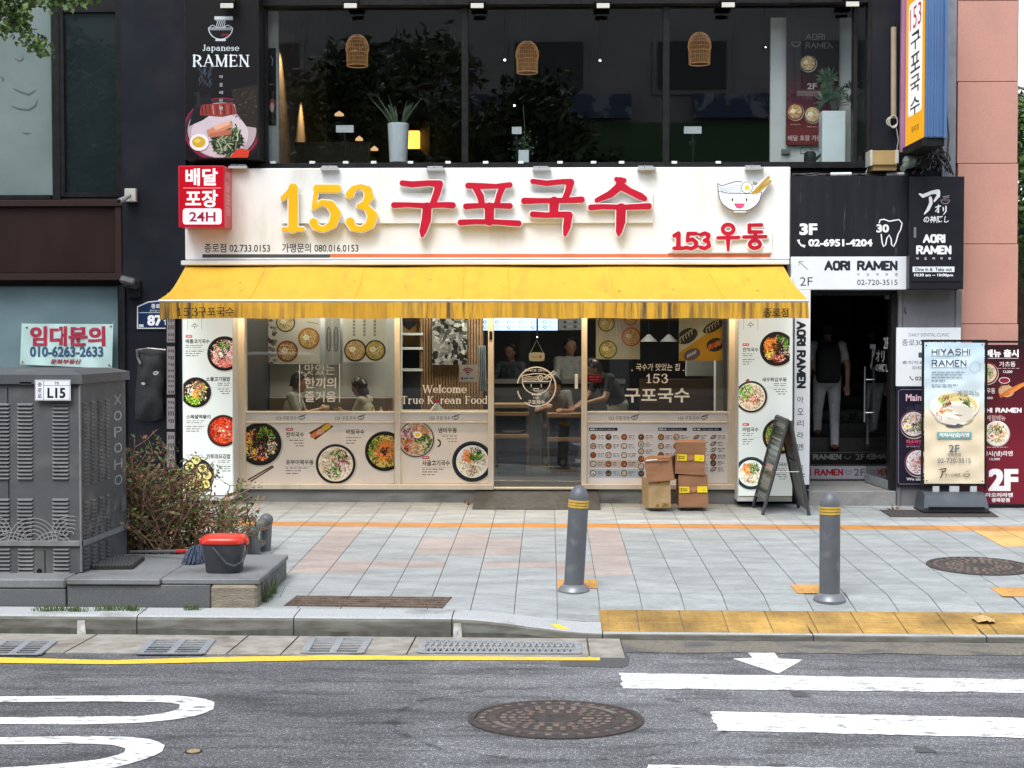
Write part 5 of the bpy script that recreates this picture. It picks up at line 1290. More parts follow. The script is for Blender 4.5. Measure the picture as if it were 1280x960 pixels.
# floodlights in a row over the upper window
def floodlight():
    t = thing('floodlight', 'black floodlight', 'lamp', W(437, 5, -.25), 'floodlights over the upper window')
    mb = MB(); mb.fbox(427.5, -8, 448, 2.5, -.30, -.18, .006); mb.build('housing', M_BLACKM, t)
    mb = MB(); mb.box(PX(430, -.3, 5), PX(446, -.3, 5), -.308, -.29, PZ(9, -.3), PZ(3, -.3), .003); mb.build('lens', mat('lamp_lens', (.62, .62, .55), (.5, .5, .45), .3, scale=20), t)
    mb = MB(); mb.tube([W(437, -2, -.19), W(437, -10, -.05), W(437, -12, .03)], .014, 8); mb.build('bracket', M_BLACKM, t)
    return t
fl0 = floodlight()
for px, py, lb in ((283, 5, 'black floodlight over the ramen poster box'), (595, 5, 'black floodlight over the first mullion of the upper window'), (752, 5, 'black floodlight over the middle pane of the upper window'), (908, 4, 'black floodlight above the third wicker lamp'), (1063, 3, 'black floodlight over the tall white planter in the window')):
    copy_thing(fl0, W(px, py, -.25 if px != 283 else -.5), lb)
fl0['label'] = 'black floodlight above the first wicker lamp'

# ------------------------------------------------------------------ stair entrance signs on the right
YD = -.27
t = thing('dental_sign', 'dark weathered sign with tooth outline, 3F and phone number', 'sign', W(1060, 320, YD))
mb = MB(); mb.fbox(988.6, 220.5, 1136.5, 320.5, YD, .018, .005); mb.build('panel', mat('weathered_black_panel', (.009, .010, .0135), (.014, .0155, .02), .5, spec=.22, scale=3, stretch=(3, 1, .3), c3=(.09, .09, .09), s3=9, lo3=.66, hi3=.80), t)
C9 = lambda x, y: (960+x/4, 200+y/4)
a = Art(plane(YD), .002); WH = '#eceff0'
a.text('3F', *C9(160, 318), *C9(244, 374), WH, .05); a.text('02-6951-4204', *C9(203, 396), *C9(521, 432), WH, .045)
x, y = C9(168, 414); a.line([(x-4, y-4), (x-3.4, y-.5), (x-.5, y+3), (x+4.4, y+4.4)], [1.7, 1.0, 1.0, 1.8], WH)
T9 = lambda q: [C9(*p) for p in q]
a.line(T9([(556, 316), (560, 300), (580, 296), (606, 306), (630, 302), (655, 298), (670, 316), (664, 346), (650, 372), (640, 410), (628, 433), (618, 424), (616, 396), (606, 374), (594, 392), (588, 424), (578, 433), (570, 412), (566, 370)]), .75, WH)
a.text('30', *C9(543, 322), *C9(604, 362), WH, .04)
a.build('lettering', M_PRINT, t)
t = thing('ramen_direction_sign', 'white sign reading AORI RAMEN with thin arrow, over the stair doorway', 'sign', W(1060, 361, YD))
mb = MB(); mb.fbox(988.6, 320.8, 1136.5, 362, YD-.004, .018, .004); mb.build('panel', mat('white_acrylic', (.72, .75, .77), (.68, .71, .73), .35, scale=3), t)
a = Art(plane(YD-.004), .002); a.line(T9([(154, 508), (200, 548)]), .3, '#3c4450'); a.line(T9([(154, 528), (154, 508), (178, 507)]), .3, '#3c4450')
a.text('2F', *C9(160, 586), *C9(223, 628), '#3c4248', -.006); a.block('AORI', *C9(281, 503), *C9(411, 553), '#2a3036', 1.5); a.block('RAMEN', *C9(445, 503), *C9(648, 553), '#2a3036', 1.5)
for k, ch in enumerate('아오리라멘'): a.text(ch, *C9(446+k*47.5, 565), *C9(458+k*47.5, 579), '#50565c', .01)
a.text('02-720-3515', *C9(446, 598), *C9(647, 625), '#4a5056', .0); a.build('lettering', M_PRINT, t)
YX = -.42
t = thing('ramen_box_sign', 'black box sign with white brush characters and AORI RAMEN opening hours', 'sign', W(1170, 362, YX))
mb = MB(); mb.fbox(1137, 220.5, 1205, 361.5, YX, .0, .006); mb.build('case', mat('black_sign_case', (.010, .010, .015), (.015, .015, .02), .4, spec=.3, scale=4), t)
mb = MB(); mb.fbox(1139.5, 226, 1201.5, 352, YX-.012, YX-.001, .003); mb.build('face_panel', MATS['black_sign_case'], t)
a = Art(plane(YX-.012), .002)
sk = lambda q, w=1.0: [(*C9(x, y), h*w/4) for x, y, h in q]
a.strokes([sk([(758, 170, 4), (775, 180, 9), (820, 162, 9), (850, 158, 11), (852, 178, 9), (832, 205, 5)]), sk([(812, 190, 8), (815, 215, 9), (800, 248, 8), (782, 270, 3)])], WH, res=.3)
a.strokes([sk([(838, 236, 3), (862, 230, 3.5)]), sk([(852, 226, 3.5), (852, 262, 3.5), (844, 258, 2)]), sk([(850, 240, 3), (836, 258, 2)]), sk([(876, 238, 3.5), (877, 254, 3)]), sk([(890, 232, 3.5), (890, 256, 3.5), (878, 272, 2)])], WH, res=.25)
a.text('の神隠し', *C9(778, 279), *C9(904, 314), WH, .02, .15)
a.ring(*C9(886, 200), 5.4, 4.6, .7, '#8a7a7a', 0, 180, 14); a.line(T9([(862, 200), (910, 200)]), .5, '#8a7a7a'); a.line(T9([(874, 184), (908, 178)]), .4, '#a0a0a0'); a.line(T9([(876, 192), (906, 186)]), .4, '#a0a0a0')
a.block('AORI', *C9(774, 371), *C9(887, 415), WH, 1.35); a.block('RAMEN', *C9(741, 427), *C9(917, 472), WH, 1.35)
for k, ch in enumerate('아오리라멘'): a.text(ch, *C9(742+k*40, 486), *C9(754+k*40, 498), WH, .015)
a.rect(*C9(723, 533), *C9(932, 560), '#dfe6ea'); a.text('Dine in &  Take out', *C9(736, 538), *C9(920, 556), '#26262c', .03); a.text('10:30 am ~ 10:00pm', *C9(731, 568), *C9(925, 586), WH, .03)
a.rect(*C9(729, 336), *C9(741, 388), '#77777c'); a.build('lettering', M_PRINT, t)
YV = -.30
t = thing('vertical_ramen_sign', 'tall narrow white sign with sideways AORI RAMEN beside the stair doorway', 'sign', W(1002, 620, YV))
mb = MB(); mb.fbox(993, 362.6, 1012.5, 606, YV, .0, .004); mb.build('panel', MATS['white_acrylic'], t)
a = Art(plane(YV), .002); a.block('AORI RAMEN', 995.8, 401.5, 1007.4, 485.3, '#23292f', 1.4, True)
for k, ch in enumerate('아오리라멘'): a.text(ch, 996.6, 495.5+k*14.8, 1004.4, 503.5+k*14.8, '#3c4046', .0)
a.line([(997, 582), (1004, 582)], .3, '#3c4046'); a.line([(1003, 582), (1003, 588)], .3, '#3c4046'); a.text('2F', 997, 592, 1006, 600, '#3c4046', .0)
a.build('lettering', M_PRINT, t)

# ------------------------------------------------------------------ blue projecting sign, its yellow face turned to the left
Y0, Y1 = -1.15, -.22
xl, xr = PX(1157, Y0, 100), PX(1182, Y0, 100)
t = thing('projecting_sign', 'tall blue projecting sign with a yellow and white face, beside the pink pier', 'sign', Vector(((xl+xr)/2, (Y0+Y1)/2, PZ(176, Y0, 1160))))
zb = PZ(172, Y0, 1160); zt = 6.6
mb = MB(); mb.box(xl, xr, Y0, Y1, zb, zt, .01); mb.build('case', mat('faded_blue_metal', (.075, .16, .34), (.06, .13, .28), .5, scale=3, stretch=(1, 1, .4), c3=(.13, .2, .34), s3=2, lo3=.5, hi3=.8), t)
mb = MB()
for k in range(3): x = xl+(xr-xl)*(.12+.3*k); mb.box(x, x+.018, Y0-.02, Y0-.001, zb+.01, zt, .003)
mb.box(xr-.02, xr+.012, Y0-.03, Y0+.05, zb-.01, zt, .003); mb.build('edge_rib', MATS['faded_blue_metal'], t)
mb = MB(); mb.box(xl-.03, xr, Y0+.02, Y1, zb-.09, zb-.001, .004); mb.build('bottom_tray', M_BLACKM, t)
mb = MB(); mb.box(xl-.05, xl+.05, Y1, Y1+.07, zb-.05, zt, .004); mb.build('back_edge', mat('faded_pink_metal', (.36, .17, .30), (.30, .14, .26), .5, scale=4), t)
sfm = lambda u, v, h: Vector((xl-h, Y1+(Y0-Y1)*u, v))
hz = zt-zb
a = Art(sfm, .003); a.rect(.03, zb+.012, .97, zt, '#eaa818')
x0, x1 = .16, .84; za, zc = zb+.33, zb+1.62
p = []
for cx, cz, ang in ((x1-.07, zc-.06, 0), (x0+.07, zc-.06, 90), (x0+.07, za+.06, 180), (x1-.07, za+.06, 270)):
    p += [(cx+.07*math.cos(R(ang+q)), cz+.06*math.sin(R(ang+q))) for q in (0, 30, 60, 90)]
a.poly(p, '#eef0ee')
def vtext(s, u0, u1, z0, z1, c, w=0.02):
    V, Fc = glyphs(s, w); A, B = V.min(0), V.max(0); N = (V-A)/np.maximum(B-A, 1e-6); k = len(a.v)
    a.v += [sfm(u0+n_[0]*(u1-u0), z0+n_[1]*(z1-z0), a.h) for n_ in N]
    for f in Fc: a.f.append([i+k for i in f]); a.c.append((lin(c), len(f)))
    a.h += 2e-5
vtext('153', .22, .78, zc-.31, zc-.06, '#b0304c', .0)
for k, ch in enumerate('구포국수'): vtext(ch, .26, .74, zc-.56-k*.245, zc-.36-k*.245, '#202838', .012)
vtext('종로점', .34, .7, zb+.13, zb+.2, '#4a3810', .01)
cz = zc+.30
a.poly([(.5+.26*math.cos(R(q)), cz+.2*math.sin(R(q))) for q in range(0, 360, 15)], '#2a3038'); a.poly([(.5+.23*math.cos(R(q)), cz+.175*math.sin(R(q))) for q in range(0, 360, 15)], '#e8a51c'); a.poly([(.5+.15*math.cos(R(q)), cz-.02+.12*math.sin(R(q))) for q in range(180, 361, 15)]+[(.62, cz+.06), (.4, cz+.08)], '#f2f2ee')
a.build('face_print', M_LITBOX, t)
# ------------------------------------------------------------------ stair doorway, pillar, pier
Z0 = PZ(612.5, -.12); RZ = .172; YR = 1.05
xl, xr = PX(1012.6, .0), PX(1113, .0)
mb = MB(); mb.box(PX(1012.5, -.14), PX(1122, -.14), -.14, 1.2, -.05, Z0, .008); mb.build('door_step', M_STEP, bl)
mb = MB()
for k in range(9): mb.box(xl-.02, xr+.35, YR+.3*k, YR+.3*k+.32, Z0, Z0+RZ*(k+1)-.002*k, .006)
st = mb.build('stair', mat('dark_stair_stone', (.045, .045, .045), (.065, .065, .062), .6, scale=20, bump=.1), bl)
def riser(k): return plane(YR+.3*k)
a = Art(riser(0), .004); za, zb_ = 582.6, 598.6; a.rect(1013, za, 1100, zb_, '#9a98a2'); a.rect(1012.9, 586, 1013.7, 594, '#7a2030'); a.block('RAMEN', 1018, 586, 1054, 594.6, '#8c1a2a', 1.0); a.ring(1060.5, 589, 3.6, 4, .5, '#6a6a74', 0, 180, 12); a.line([(1056, 588.6), (1065, 588.6)], .45, '#6a6a74'); a.text('2F', 1067.5, 586, 1081, 594.6, '#4a4a54', .01); a.build('riser_print', M_PRINT, st)
a = Art(riser(1), .004); a.rect(1013, 566.4, 1100, 580, '#1d1d1d'); a.block('RAMEN', 1016, 567.4, 1051.5, 574.6, '#8a8c8a', .95); a.ring(1059.5, 570, 3.4, 3.6, .5, '#6a6a6a', 0, 180, 12); a.text('2F', 1069.5, 567.4, 1080.6, 574.6, '#7a7c7a', .01); a.build('riser_print', M_PRINT, st)
a = Art(riser(4), .004); a.rect(1013, 514, 1079, 527, '#6e706e'); a.ring(1051, 519.5, 3.6, 3.6, .5, '#3a3a3a', 0, 180, 12); a.text('2F', 1060.5, 516.5, 1071.5, 524.5, '#101010', .03); a.build('riser_print', M_PRINT, st)
a = Art(riser(6), .004); a.rect(1040, 488, 1076, 498, '#2f4a3c'); a.build('riser_print', M_PRINT, st)
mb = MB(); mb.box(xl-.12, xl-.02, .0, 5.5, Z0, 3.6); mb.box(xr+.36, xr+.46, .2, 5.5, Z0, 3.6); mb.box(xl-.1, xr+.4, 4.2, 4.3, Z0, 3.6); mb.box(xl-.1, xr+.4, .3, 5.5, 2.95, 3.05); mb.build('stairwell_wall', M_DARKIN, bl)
mb = MB(); mb.fbox(1012, 361, 1128, 369, -.05, .3, .003); mb.fbox(1113.2, 366, 1127, 613, -.08, .35, .004); mb.build('doorway_frame', M_BLACKM, bl)
mb = MB(); mb.fbox(1080, 385, 1089, 428, 3.6, 3.7); mb.build('red_notice', mat('red_notice', (.35, .02, .02), (.25, .01, .015), .5, scale=30), bl)
# the open glass leaf, swung inwards
H0, H1 = Vector((PX(1112.5, .03), .03, 0)), Vector((PX(1084.5, .85), .85, 0)); dd = (H1-H0); dl = dd.length; du = dd.normalized(); nn = Vector((du.y, -du.x, 0))
if nn.y > 0: nn = -nn
dzt = PZ(372, .03)
def dbox(mb, u0, u1, z0, z1, t0, t1):
    vs = [H0+du*u+nn*t+Vector((0, 0, z)) for u in (u0, u1) for t in (t0, t1) for z in (z0, z1)]
    return mb.add(vs, [(0, 1, 3, 2), (4, 6, 7, 5), (0, 4, 5, 1), (2, 3, 7, 6), (0, 2, 6, 4), (1, 5, 7, 3)])
mb = MB(); dbox(mb, 0, dl, Z0+.11, dzt, -.006, .006); gd = mb.build('glass_door', glass_mat('stair_door_glass', (.55, .58, .57), 1.5, 1.6), bl)
mb = MB(); dbox(mb, 0, dl, Z0+.01, Z0+.11, -.02, .02); dbox(mb, 0, .14, dzt-.02, dzt+.07, -.02, .02); mb.build('door_rail', M_STEELG, gd)
mb = MB()
for t in (-.06, .06):
    q = lambda u, z: H0+du*u+nn*t+Vector((0, 0, z))
    mb.tube([q(dl-.09, PZ(527, .8)), q(dl-.09, PZ(458, .8))], .011, 8)
for z in (PZ(515, .8), PZ(474, .8)): mb.tube([H0+du*(dl-.09)+nn*-.06+Vector((0, 0, z)), H0+du*(dl-.09)+nn*.06+Vector((0, 0, z))], .009, 8)
mb.build('handle', mat('brushed_steel', (.55, .56, .57), None, .3, metal=.8), gd)
dm = lambda u, v, h: H0+du*(dl-u)+nn*(.008+h)+Vector((0, 0, v))
a = Art(dm)
def dtext(s, u0, u1, z0, z1, c, w=.02):
    V, Fc = glyphs(s, w); A, B = V.min(0), V.max(0); N = (V-A)/np.maximum(B-A, 1e-6); k = len(a.v)
    a.v += [dm(u0+n_[0]*(u1-u0), z0+n_[1]*(z1-z0), a.h) for n_ in N]
    for f in Fc: a.f.append([i+k for i in f]); a.c.append((lin(c), len(f)))
    a.h += 2e-5
z_ = PZ(462, .5)
dtext('ア', .12, .34, z_, z_+.32, (.6, .62, .62), .04); dtext('オリ', .34, .66, z_+.1, z_+.24, (.6, .62, .62)); dtext('の神隠し', .34, .80, z_-.02, z_+.08, (.6, .62, .62)); dtext('2F', .62, .82, z_+.26, z_+.40, (.6, .62, .62))
a.build('glass_lettering', M_PRINTM, gd)
# grey pillar and pink pier
t = thing('pillar', 'grey painted metal pillar between the stair doorway and the pink pier', 'pillar', W(1160, 636, -.12))
mb = MB(); mb.fbox(1127.4, 345, 1193, 640, -.12, .3, .004); mb.build('panel', M_PILLAR, t)
mb = MB(); mb.fbox(1122, 363, 1127, 640, -.135, -.0, .003); mb.fbox(1193.4, 363, 1201, 640, -.135, .0, .003); mb.each('edge_strip', M_PILLAR, t)
mb = MB(); mb.tube([W(1131, 384, -.13), W(1131, 390, -.15), W(1133, 391, -.13)], .006, 6); mb.build('hook', M_BLACKM, t)
t = thing('stone_pier', 'tall pink granite pier with thin horizontal joints at the right edge', 'pier', Vector((PX(1236, 0), .6, 0)))
mb = MB(); mb.fbox(1198, -260, 1271.3, 645, .005, 1.2); mb.build('core', mat('pier_joint', (.24, .12, .09), None, .9), t)
mb = MB(); ys = [-205, -102, .8, 102, 204.3, 305, 405, 506, 607, 645]
for y0, y1 in zip(ys[:-1], ys[1:]): mb.fbox(1197, y0+.35, 1272.3, y1-.35, -.012, 1.22, .004)
mb.build('stone_block', M_PINK, t)
mb = MB(); mb.fbox(1180, -260, 1196.8, 222, -.03, .5, .004); mb.build('side_strip', mat('grey_render', (.24, .25, .28), (.20, .21, .235), .8, scale=6, bump=.1, c3=(.14, .14, .15), s3=4, lo3=.55, hi3=.8), t)

# ------------------------------------------------------------------ posters on the pillar
t = thing('clinic_poster', 'white dental clinic poster on the grey pillar, half behind the HIYASHI banner', 'poster', W(1160, 483, -.15))
mb = MB(); mb.fbox(1120.3, 409.5, 1200.8, 482.8, -.165, -.138, .002); mb.build('sheet', MATS['white_acrylic'], t)
a = Art(plane(-.165)); D_ = '#6a7078'
a.text('DAILY DENTAL CLINIC', 1136, 416.4, 1186.5, 420.6, D_, .0); a.text('종로30데일리치과', 1127.5, 424, 1195, 432.3, '#4a5058', .0); a.rrect(1148, 440.5, 1190, 447.2, 1.5, '#4a5058')
a.text('충치치료 | 신경치료', 1127.6, 451, 1190, 456, '#5a6068', .01); a.text('치아미백', 1139.8, 457.6, 1158, 462.4, '#5a6068', .01)
a.line([(1137.4, 470.5), (1138, 472.5), (1139.5, 474.2), (1141.5, 475)], [.9, .5, .5, .9], '#3a4048'); a.text('02-6951-4204', 1143.8, 470.6, 1192, 475.6, '#3a4048', .02)
a.build('lettering', M_PRINT, t)
t = thing('menu_poster', 'dark Main Menu poster with ramen bowls on the grey pillar beside the glass door', 'poster', W(1160, 607, -.15))
mb = MB(); mb.fbox(1120.3, 483.4, 1200.8, 607.5, -.165, -.138, .002); mb.build('sheet', mat('dark_poster', (.02, .018, .03), None, .4), t)
a = Art(plane(-.165)); a.rect(1121, 484, 1200, 607, '#1f1c2c')
q = [(1126, 487), (1196, 487), (1198, 489), (1198, 603), (1196, 605), (1125, 605), (1123, 603), (1123, 489), (1126, 487)]; a.line(q, .3, '#8a8694')
s_, _ = serif('Main', 1132.4, 493, 1153, 501) if False else (None, None)
a.text('Main Menu', 1132.4, 492.6, 1178, 501.2, '#d8b8c4', .03)
a.ell(1141, 513, 8, 4, '#2b2a3c', 14, .3, .2); a.ell(1150, 509, 6, 4, '#333248', 14, 0, .2)
mixM = [('c', 0, 0, .8, ['#e0d8d8', '#c8b8b4', '#a87a78'], 30), ('l', 20, .4, .4, BLK+GRN, 18), ('c', 290, .5, .3, PNK, 8), ('e', 160, .55, .26, YEL, 1)]
bowl(a, 1142, 530, 17.5, '#4a2430', '#d8ccd0', mixM); bowl(a, 1148, 578, 17.5, '#5a2a38', '#e8e0e6', [('c', 0, .1, .9, ['#e8dce4', '#d8c8d0', '#f4ecf0'], 50), ('c', 330, .3, .3, RED+['#c87a60'], 14)])
a.text('미소라멘', 1133, 549.5, 1153, 554.5, '#e05a7a', .03); a.line([(1133, 556.3), (1160, 556.3)], .5, '#b03a5a'); a.small(1133, 558, 1150, '#9a95a5', .9)
a.text('We also have', 1133, 597, 1168, 600.6, '#d8d4dc', .03)
a.build('poster_print', M_PRINT, t)

# ------------------------------------------------------------------ banner stands
YH = -.55
t = thing('banner_stand', 'pale blue and cream HIYASHI RAMEN banner stand with ramen bowl and plastic foot', 'banner', W(1193, 637, YH))
mb = MB()
for x in (1153.4, 1232.6): mb.fbox(x-1.4, 425, x+1.4, 612, YH-.0, YH+.022, .003)
mb.fbox(1152, 424.6, 1234, 427.4, YH-.001, YH+.023, .003); mb.fbox(1152, 605.4, 1234, 607.6, YH-.001, YH+.023, .003); mb.build('frame', M_BLACKM, t)
wr = random.Random(12)
def bmapf(u, v, h):
    z = .005*math.sin(u*.12+v*.09)+.003*math.sin(u*.2-v*.16)+.003*math.sin(v*.24+u*.08)
    return W(u, v, YH-.012-h+z)
mb = MB(); vs = []; fs = []; nx, ny = 30, 60
for j in range(ny+1):
    for i in range(nx+1): vs.append(bmapf(1155.4+75*i/nx, 428.5+176*j/ny, 0))
for j in range(ny):
    for i in range(nx): k = j*(nx+1)+i; fs.append((k, k+1, k+nx+2, k+nx+1))
mb.add(vs, fs)
class BArt(Art): pass
a = BArt(bmapf, 0)
top, mid, bot = np.array(lin('#bcd6e8')[:3]), np.array(lin('#cfdde0')[:3]), np.array(lin('#ddd0b4')[:3])
for j in range(ny):
    q = j/ny; c = top+(mid-top)*min(1, q/.4) if q < .40 else mid+(bot-mid)*min(1, (q-.40)/.12)
    for i in range(nx):
        a.h = 0; a.poly([(1155.4+75*x/nx, 428.5+176*y/ny) for x, y in ((i, j), (i, j+1), (i+1, j+1), (i+1, j))], tuple(c), 0)
sheet = a.build('sheet', print_mat('banner_cloth', .45, 0, .12), t)
a = Art(bmapf, .006)
C7 = lambda x, y: (960+x/4, 380+y/4)
def drect(p, q, col, n=12):
    h = a.h
    for k in range(n): a.h = h; a.rect(p[0]+(q[0]-p[0])*k/n, p[1], p[0]+(q[0]-p[0])*(k+1)/n, q[1], col)
drect(C7(814, 220), C7(1014, 258), '#dcebf2'); drect(C7(814, 276), C7(996, 317), '#dcebf2'); a.h += .005
a.block('HIYASHI', *C7(818, 223), *C7(1010, 255), '#46586c', .62); a.block('RAMEN', *C7(818, 279), *C7(992, 313), '#46586c', .62)
for k, (y, x1) in enumerate(((339, 988), (352, 968), (366, 972), (382, 886), (402, 950), (411, 920))): p, q = C7(818, y); a.small(p, q, 960+x1/4, '#76889a' if k != 3 else '#46586c', 1.0, k)
a.line([C7(1010, 300), C7(1040, 285), C7(1062, 300), C7(1058, 330), C7(1030, 342), C7(1008, 325), C7(1010, 300)], .25, '#9ab0be')
cx, cy = C7(932, 512)
a.ell(cx+3, cy+15, 20, 9, '#a89a80', 24); a.ell(cx, cy+9, 25, 15, '#d8d2c4', 30); a.ell(cx, cy+24, 11, 2.4, '#4a5258', 18); a.ell(cx, cy, 31, 18.5, '#ece8dc', 36); a.ell(cx, cy-.5, 28.6, 16.2, '#d8c88a', 36); a.ell(cx+4, cy+3, 22, 11, '#eae4cc', 28)
for _ in range(44): x, y = cx+rnd.uniform(-16, 20), cy+rnd.uniform(-6, 10); a.line([(x-4, y), (x, y+rnd.uniform(-1.5, 1.5)), (x+4, y+rnd.uniform(-1, 1))], .3, rnd.choice(['#cdbb84', '#f0e6c4', '#b09a5c']))
for _ in range(26): x, y = cx-10+rnd.uniform(-6, 5), cy-5+rnd.uniform(-6, 6); a.line([(x, y), (x+2.4, y-4)], .5, rnd.choice(['#7a4a34', '#a86a50', '#5a3424']))
for _ in range(30): x, y = cx+12+rnd.uniform(-5, 6), cy-4+rnd.uniform(-5, 4); a.line([(x-1, y-2), (x+2, y+3)], .55, rnd.choice(['#3a5a24', '#24401c', '#5a7a34']))
for _ in range(24): a.ell(cx-17+rnd.uniform(-6, 5), cy+6+rnd.uniform(-6, 6), 1.5, 1, rnd.choice(['#e0905a', '#d87048', '#f0b890']), 7)
for _ in range(20): a.ell(cx-18+rnd.uniform(-5, 6), cy-6+rnd.uniform(-4, 4), 1.6, .9, rnd.choice(['#a8c060', '#c8d890', '#88a848']), 7)
x, y = C7(906, 572); a.ell(x, y, 9.5, 7, '#f4efe4', 20); a.ell(x, y, 6.6, 4.6, '#e06a1c', 16); a.ell(x-1.5, y-1.2, 2.4, 1.4, '#f0924a', 10)
a.text('계절메뉴', *C7(946, 432), *C7(1058, 462), '#7a868c', .0)
drect(C7(845, 641), C7(1018, 673), '#6fa6ae'); a.h += .005; a.text('히야시(냉)라멘', *C7(857, 645), *C7(1006, 669), '#f4f4ec', .04)
a.text('2F', *C7(905, 704), *C7(957, 741), '#566270', .01); a.text('광화문점', *C7(897, 745), *C7(964, 761), '#5a6270', .0); a.text('02-720-3515', *C7(848, 772), *C7(1014, 795), '#5a6270', .0)
a.strokes([[(*C7(x, y), .6) for x, y in q] for q in ([(858, 828), (890, 822), (886, 834), (872, 842)], [(872, 834), (872, 850), (862, 868)])], '#26282a', res=.2)
a.text('オリの神隠し', *C7(884, 846), *C7(974, 864), '#33363a', .0, .15); a.ring(*C7(993, 852), 3.6, 3, .4, '#33363a', 0, 180, 12); a.line([C7(976, 850), C7(1010, 850)], .35, '#33363a'); a.line([C7(990, 838), C7(1006, 834)], .3, '#33363a')
for x, y in ((1158, 432), (1228, 431), (1158.5, 601), (1228, 601.5)): a.ell(x, y, .9, .9, '#3a3a3a', 10)
a.build('banner_print', MATS['banner_cloth'], sheet)
g0 = zs(PX(1195, YH), YH)
x0, x1, xm0, xm1 = PX(1154.5, YH-.12), PX(1235.5, YH-.12), PX(1160, YH-.1), PX(1231, YH-.1)
mb = MB(); sec = [(YH-.20, g0+.0, 0), (YH-.215, g0+.06, 0), (YH-.16, g0+.20, 1), (YH-.08, g0+.225, 1), (YH+.15, g0+.225, 1), (YH+.20, g0+.19, 1), (YH+.23, g0+.05, 0), (YH+.23, g0, 0)]
L, Rr = [], []
for y, z, k in sec: L.append((x0+.02*k, y, z)); Rr.append((x1-.02*k, y, z))
n_ = len(sec); mb.add(L+Rr, [tuple(range(n_)), tuple(range(n_, 2*n_))[::-1]]+[(i, (i+1) % n_, n_+(i+1) % n_, n_+i) for i in range(n_)])
M_PLAST = mat('slate_plastic', (.065, .078, .095), (.05, .06, .075), .4, scale=4, c3=(.11, .12, .13), s3=3, lo3=.55, hi3=.8)
mb.build('foot', M_PLAST, t)
mb = MB(); mb.box(x0+.05, x1-.05, YH-.235, YH-.19, g0+.055, g0+.075, .004); mb.box(x0-.01, x1+.01, YH-.22, YH+.24, g0-.0, g0+.02, .004); mb.build('foot_trim', M_BLACKM, t)
mb = MB(); mb.fbox(1166, 607.7, 1174, 615, YH, YH+.03); mb.fbox(1187, 607.7, 1199, 615, YH, YH+.03); mb.fbox(1213, 607.7, 1221, 615, YH, YH+.03); mb.each('clamp', mat('clear_plastic', (.45, .48, .5), None, .3), t)
YK = -.26
t = thing('banner_stand', 'dark red banner stand listing new menus with big 2F, beside the pink pier', 'banner', W(1262, 632, YK))
mb = MB()
for x in (1217.5, 1299): mb.fbox(x-1.2, 426, x+1.2, 634, YK, YK+.022, .003)
mb.fbox(1216, 425.8, 1300, 428.6, YK-.001, YK+.023, .003); mb.fbox(1216, 630.5, 1300, 634, YK-.02, YK+.05, .003); mb.build('frame', M_BLACKM, t)
a = Art(plane(YK-.012), 0)
for j in range(40):
    q = j/40; c = np.array(lin('#2c151c')[:3])*(1-min(1, q*1.5))+np.array(lin('#741f2e')[:3])*min(1, q*1.5); a.h = 0
    a.poly([(1220, 431+199*q), (1220, 431+199*(q+.025)), (1297, 431+199*(q+.025)), (1297, 431+199*q)], tuple(c), 0)
a.h = .001
a.text('신메뉴 출시', 1222, 437, 1273, 446.4, '#f0ecec', .05); a.line([(1222, 447.8), (1273, 447.8)], .3, '#d8d0d0')
mixR = [('c', 0, .1, .8, ['#e8d8c0', '#d8b890', '#e0c8a8'], 26), ('l', 320, .3, .3, GRN, 8)]
bowl(a, 1234, 466.5, 13.5, '#7a2028', '#e0ccb0', mixR); a.text('가츠동', 1249, 452, 1269.5, 458.4, '#ece4e4', .01); a.small(1246, 460, 1275, '#b89a9e', .8); a.text('13,000', 1254, 463, 1265.4, 466.8, '#e8e0e0', .02)
a.ell(1255.5, 475.5, 7, 4, '#f0e8e8', 16); a.ell(1255.5, 475.5, 6.2, 3.3, '#8a2434', 16); a.ell(1258, 489, 10, 7.5, '#caa27a', 20); toppings(a, 1256, 487, 9, [('c', 0, 0, .9, ['#e0c090', '#b08048', '#c8a068'], 24)])
for k in range(4): a.line([(1250+k*4, 496-k*1.5), (1262+k*5, 488-k*2), (1276+k*3, 481-k)], 2, rnd.choice(['#c8743a', '#b8602c', '#d88a48']))
a.text('가락우동', 1222, 485, 1244, 492, '#ece4e4', .01); a.text('8,000', 1228, 496, 1241, 499.5, '#e8e0e0', .02)
a.block('HIYASHI RAMEN', 1205, 509.6, 1277, 516, '#f0ecec', .85); a.text('계절메뉴', 1233, 519, 1257, 526, '#d8b8b8', .01)
bowl(a, 1246, 541.5, 15.5, '#e0d8d0', '#efe8d8', [('c', 0, .1, .7, ['#d8b890', '#b8946a', '#e8d8b0'], 20), ('l', 300, .3, .3, GRN, 10), ('e', 150, .5, .25, ORG, 1)], rimw=.07)
a.small(1222, 558.5, 1260, '#c8a0a4', 1); a.text('히야시(냉)라멘', 1222, 563.6, 1266, 571, '#ece4e4', .02); a.text('12,000', 1237, 572.4, 1250, 575.8, '#e8e0e0', .02)
a.text('2F', 1237, 586.6, 1271.5, 613, '#f4f0f0', .06); a.text('아오리라멘', 1232, 616, 1266, 621.4, '#e8e0e0', .04); a.text('광화문점', 1239.5, 622.4, 1262, 627.6, '#e8e0e0', .04)
a.build('banner_print', MATS['banner_cloth'], t)

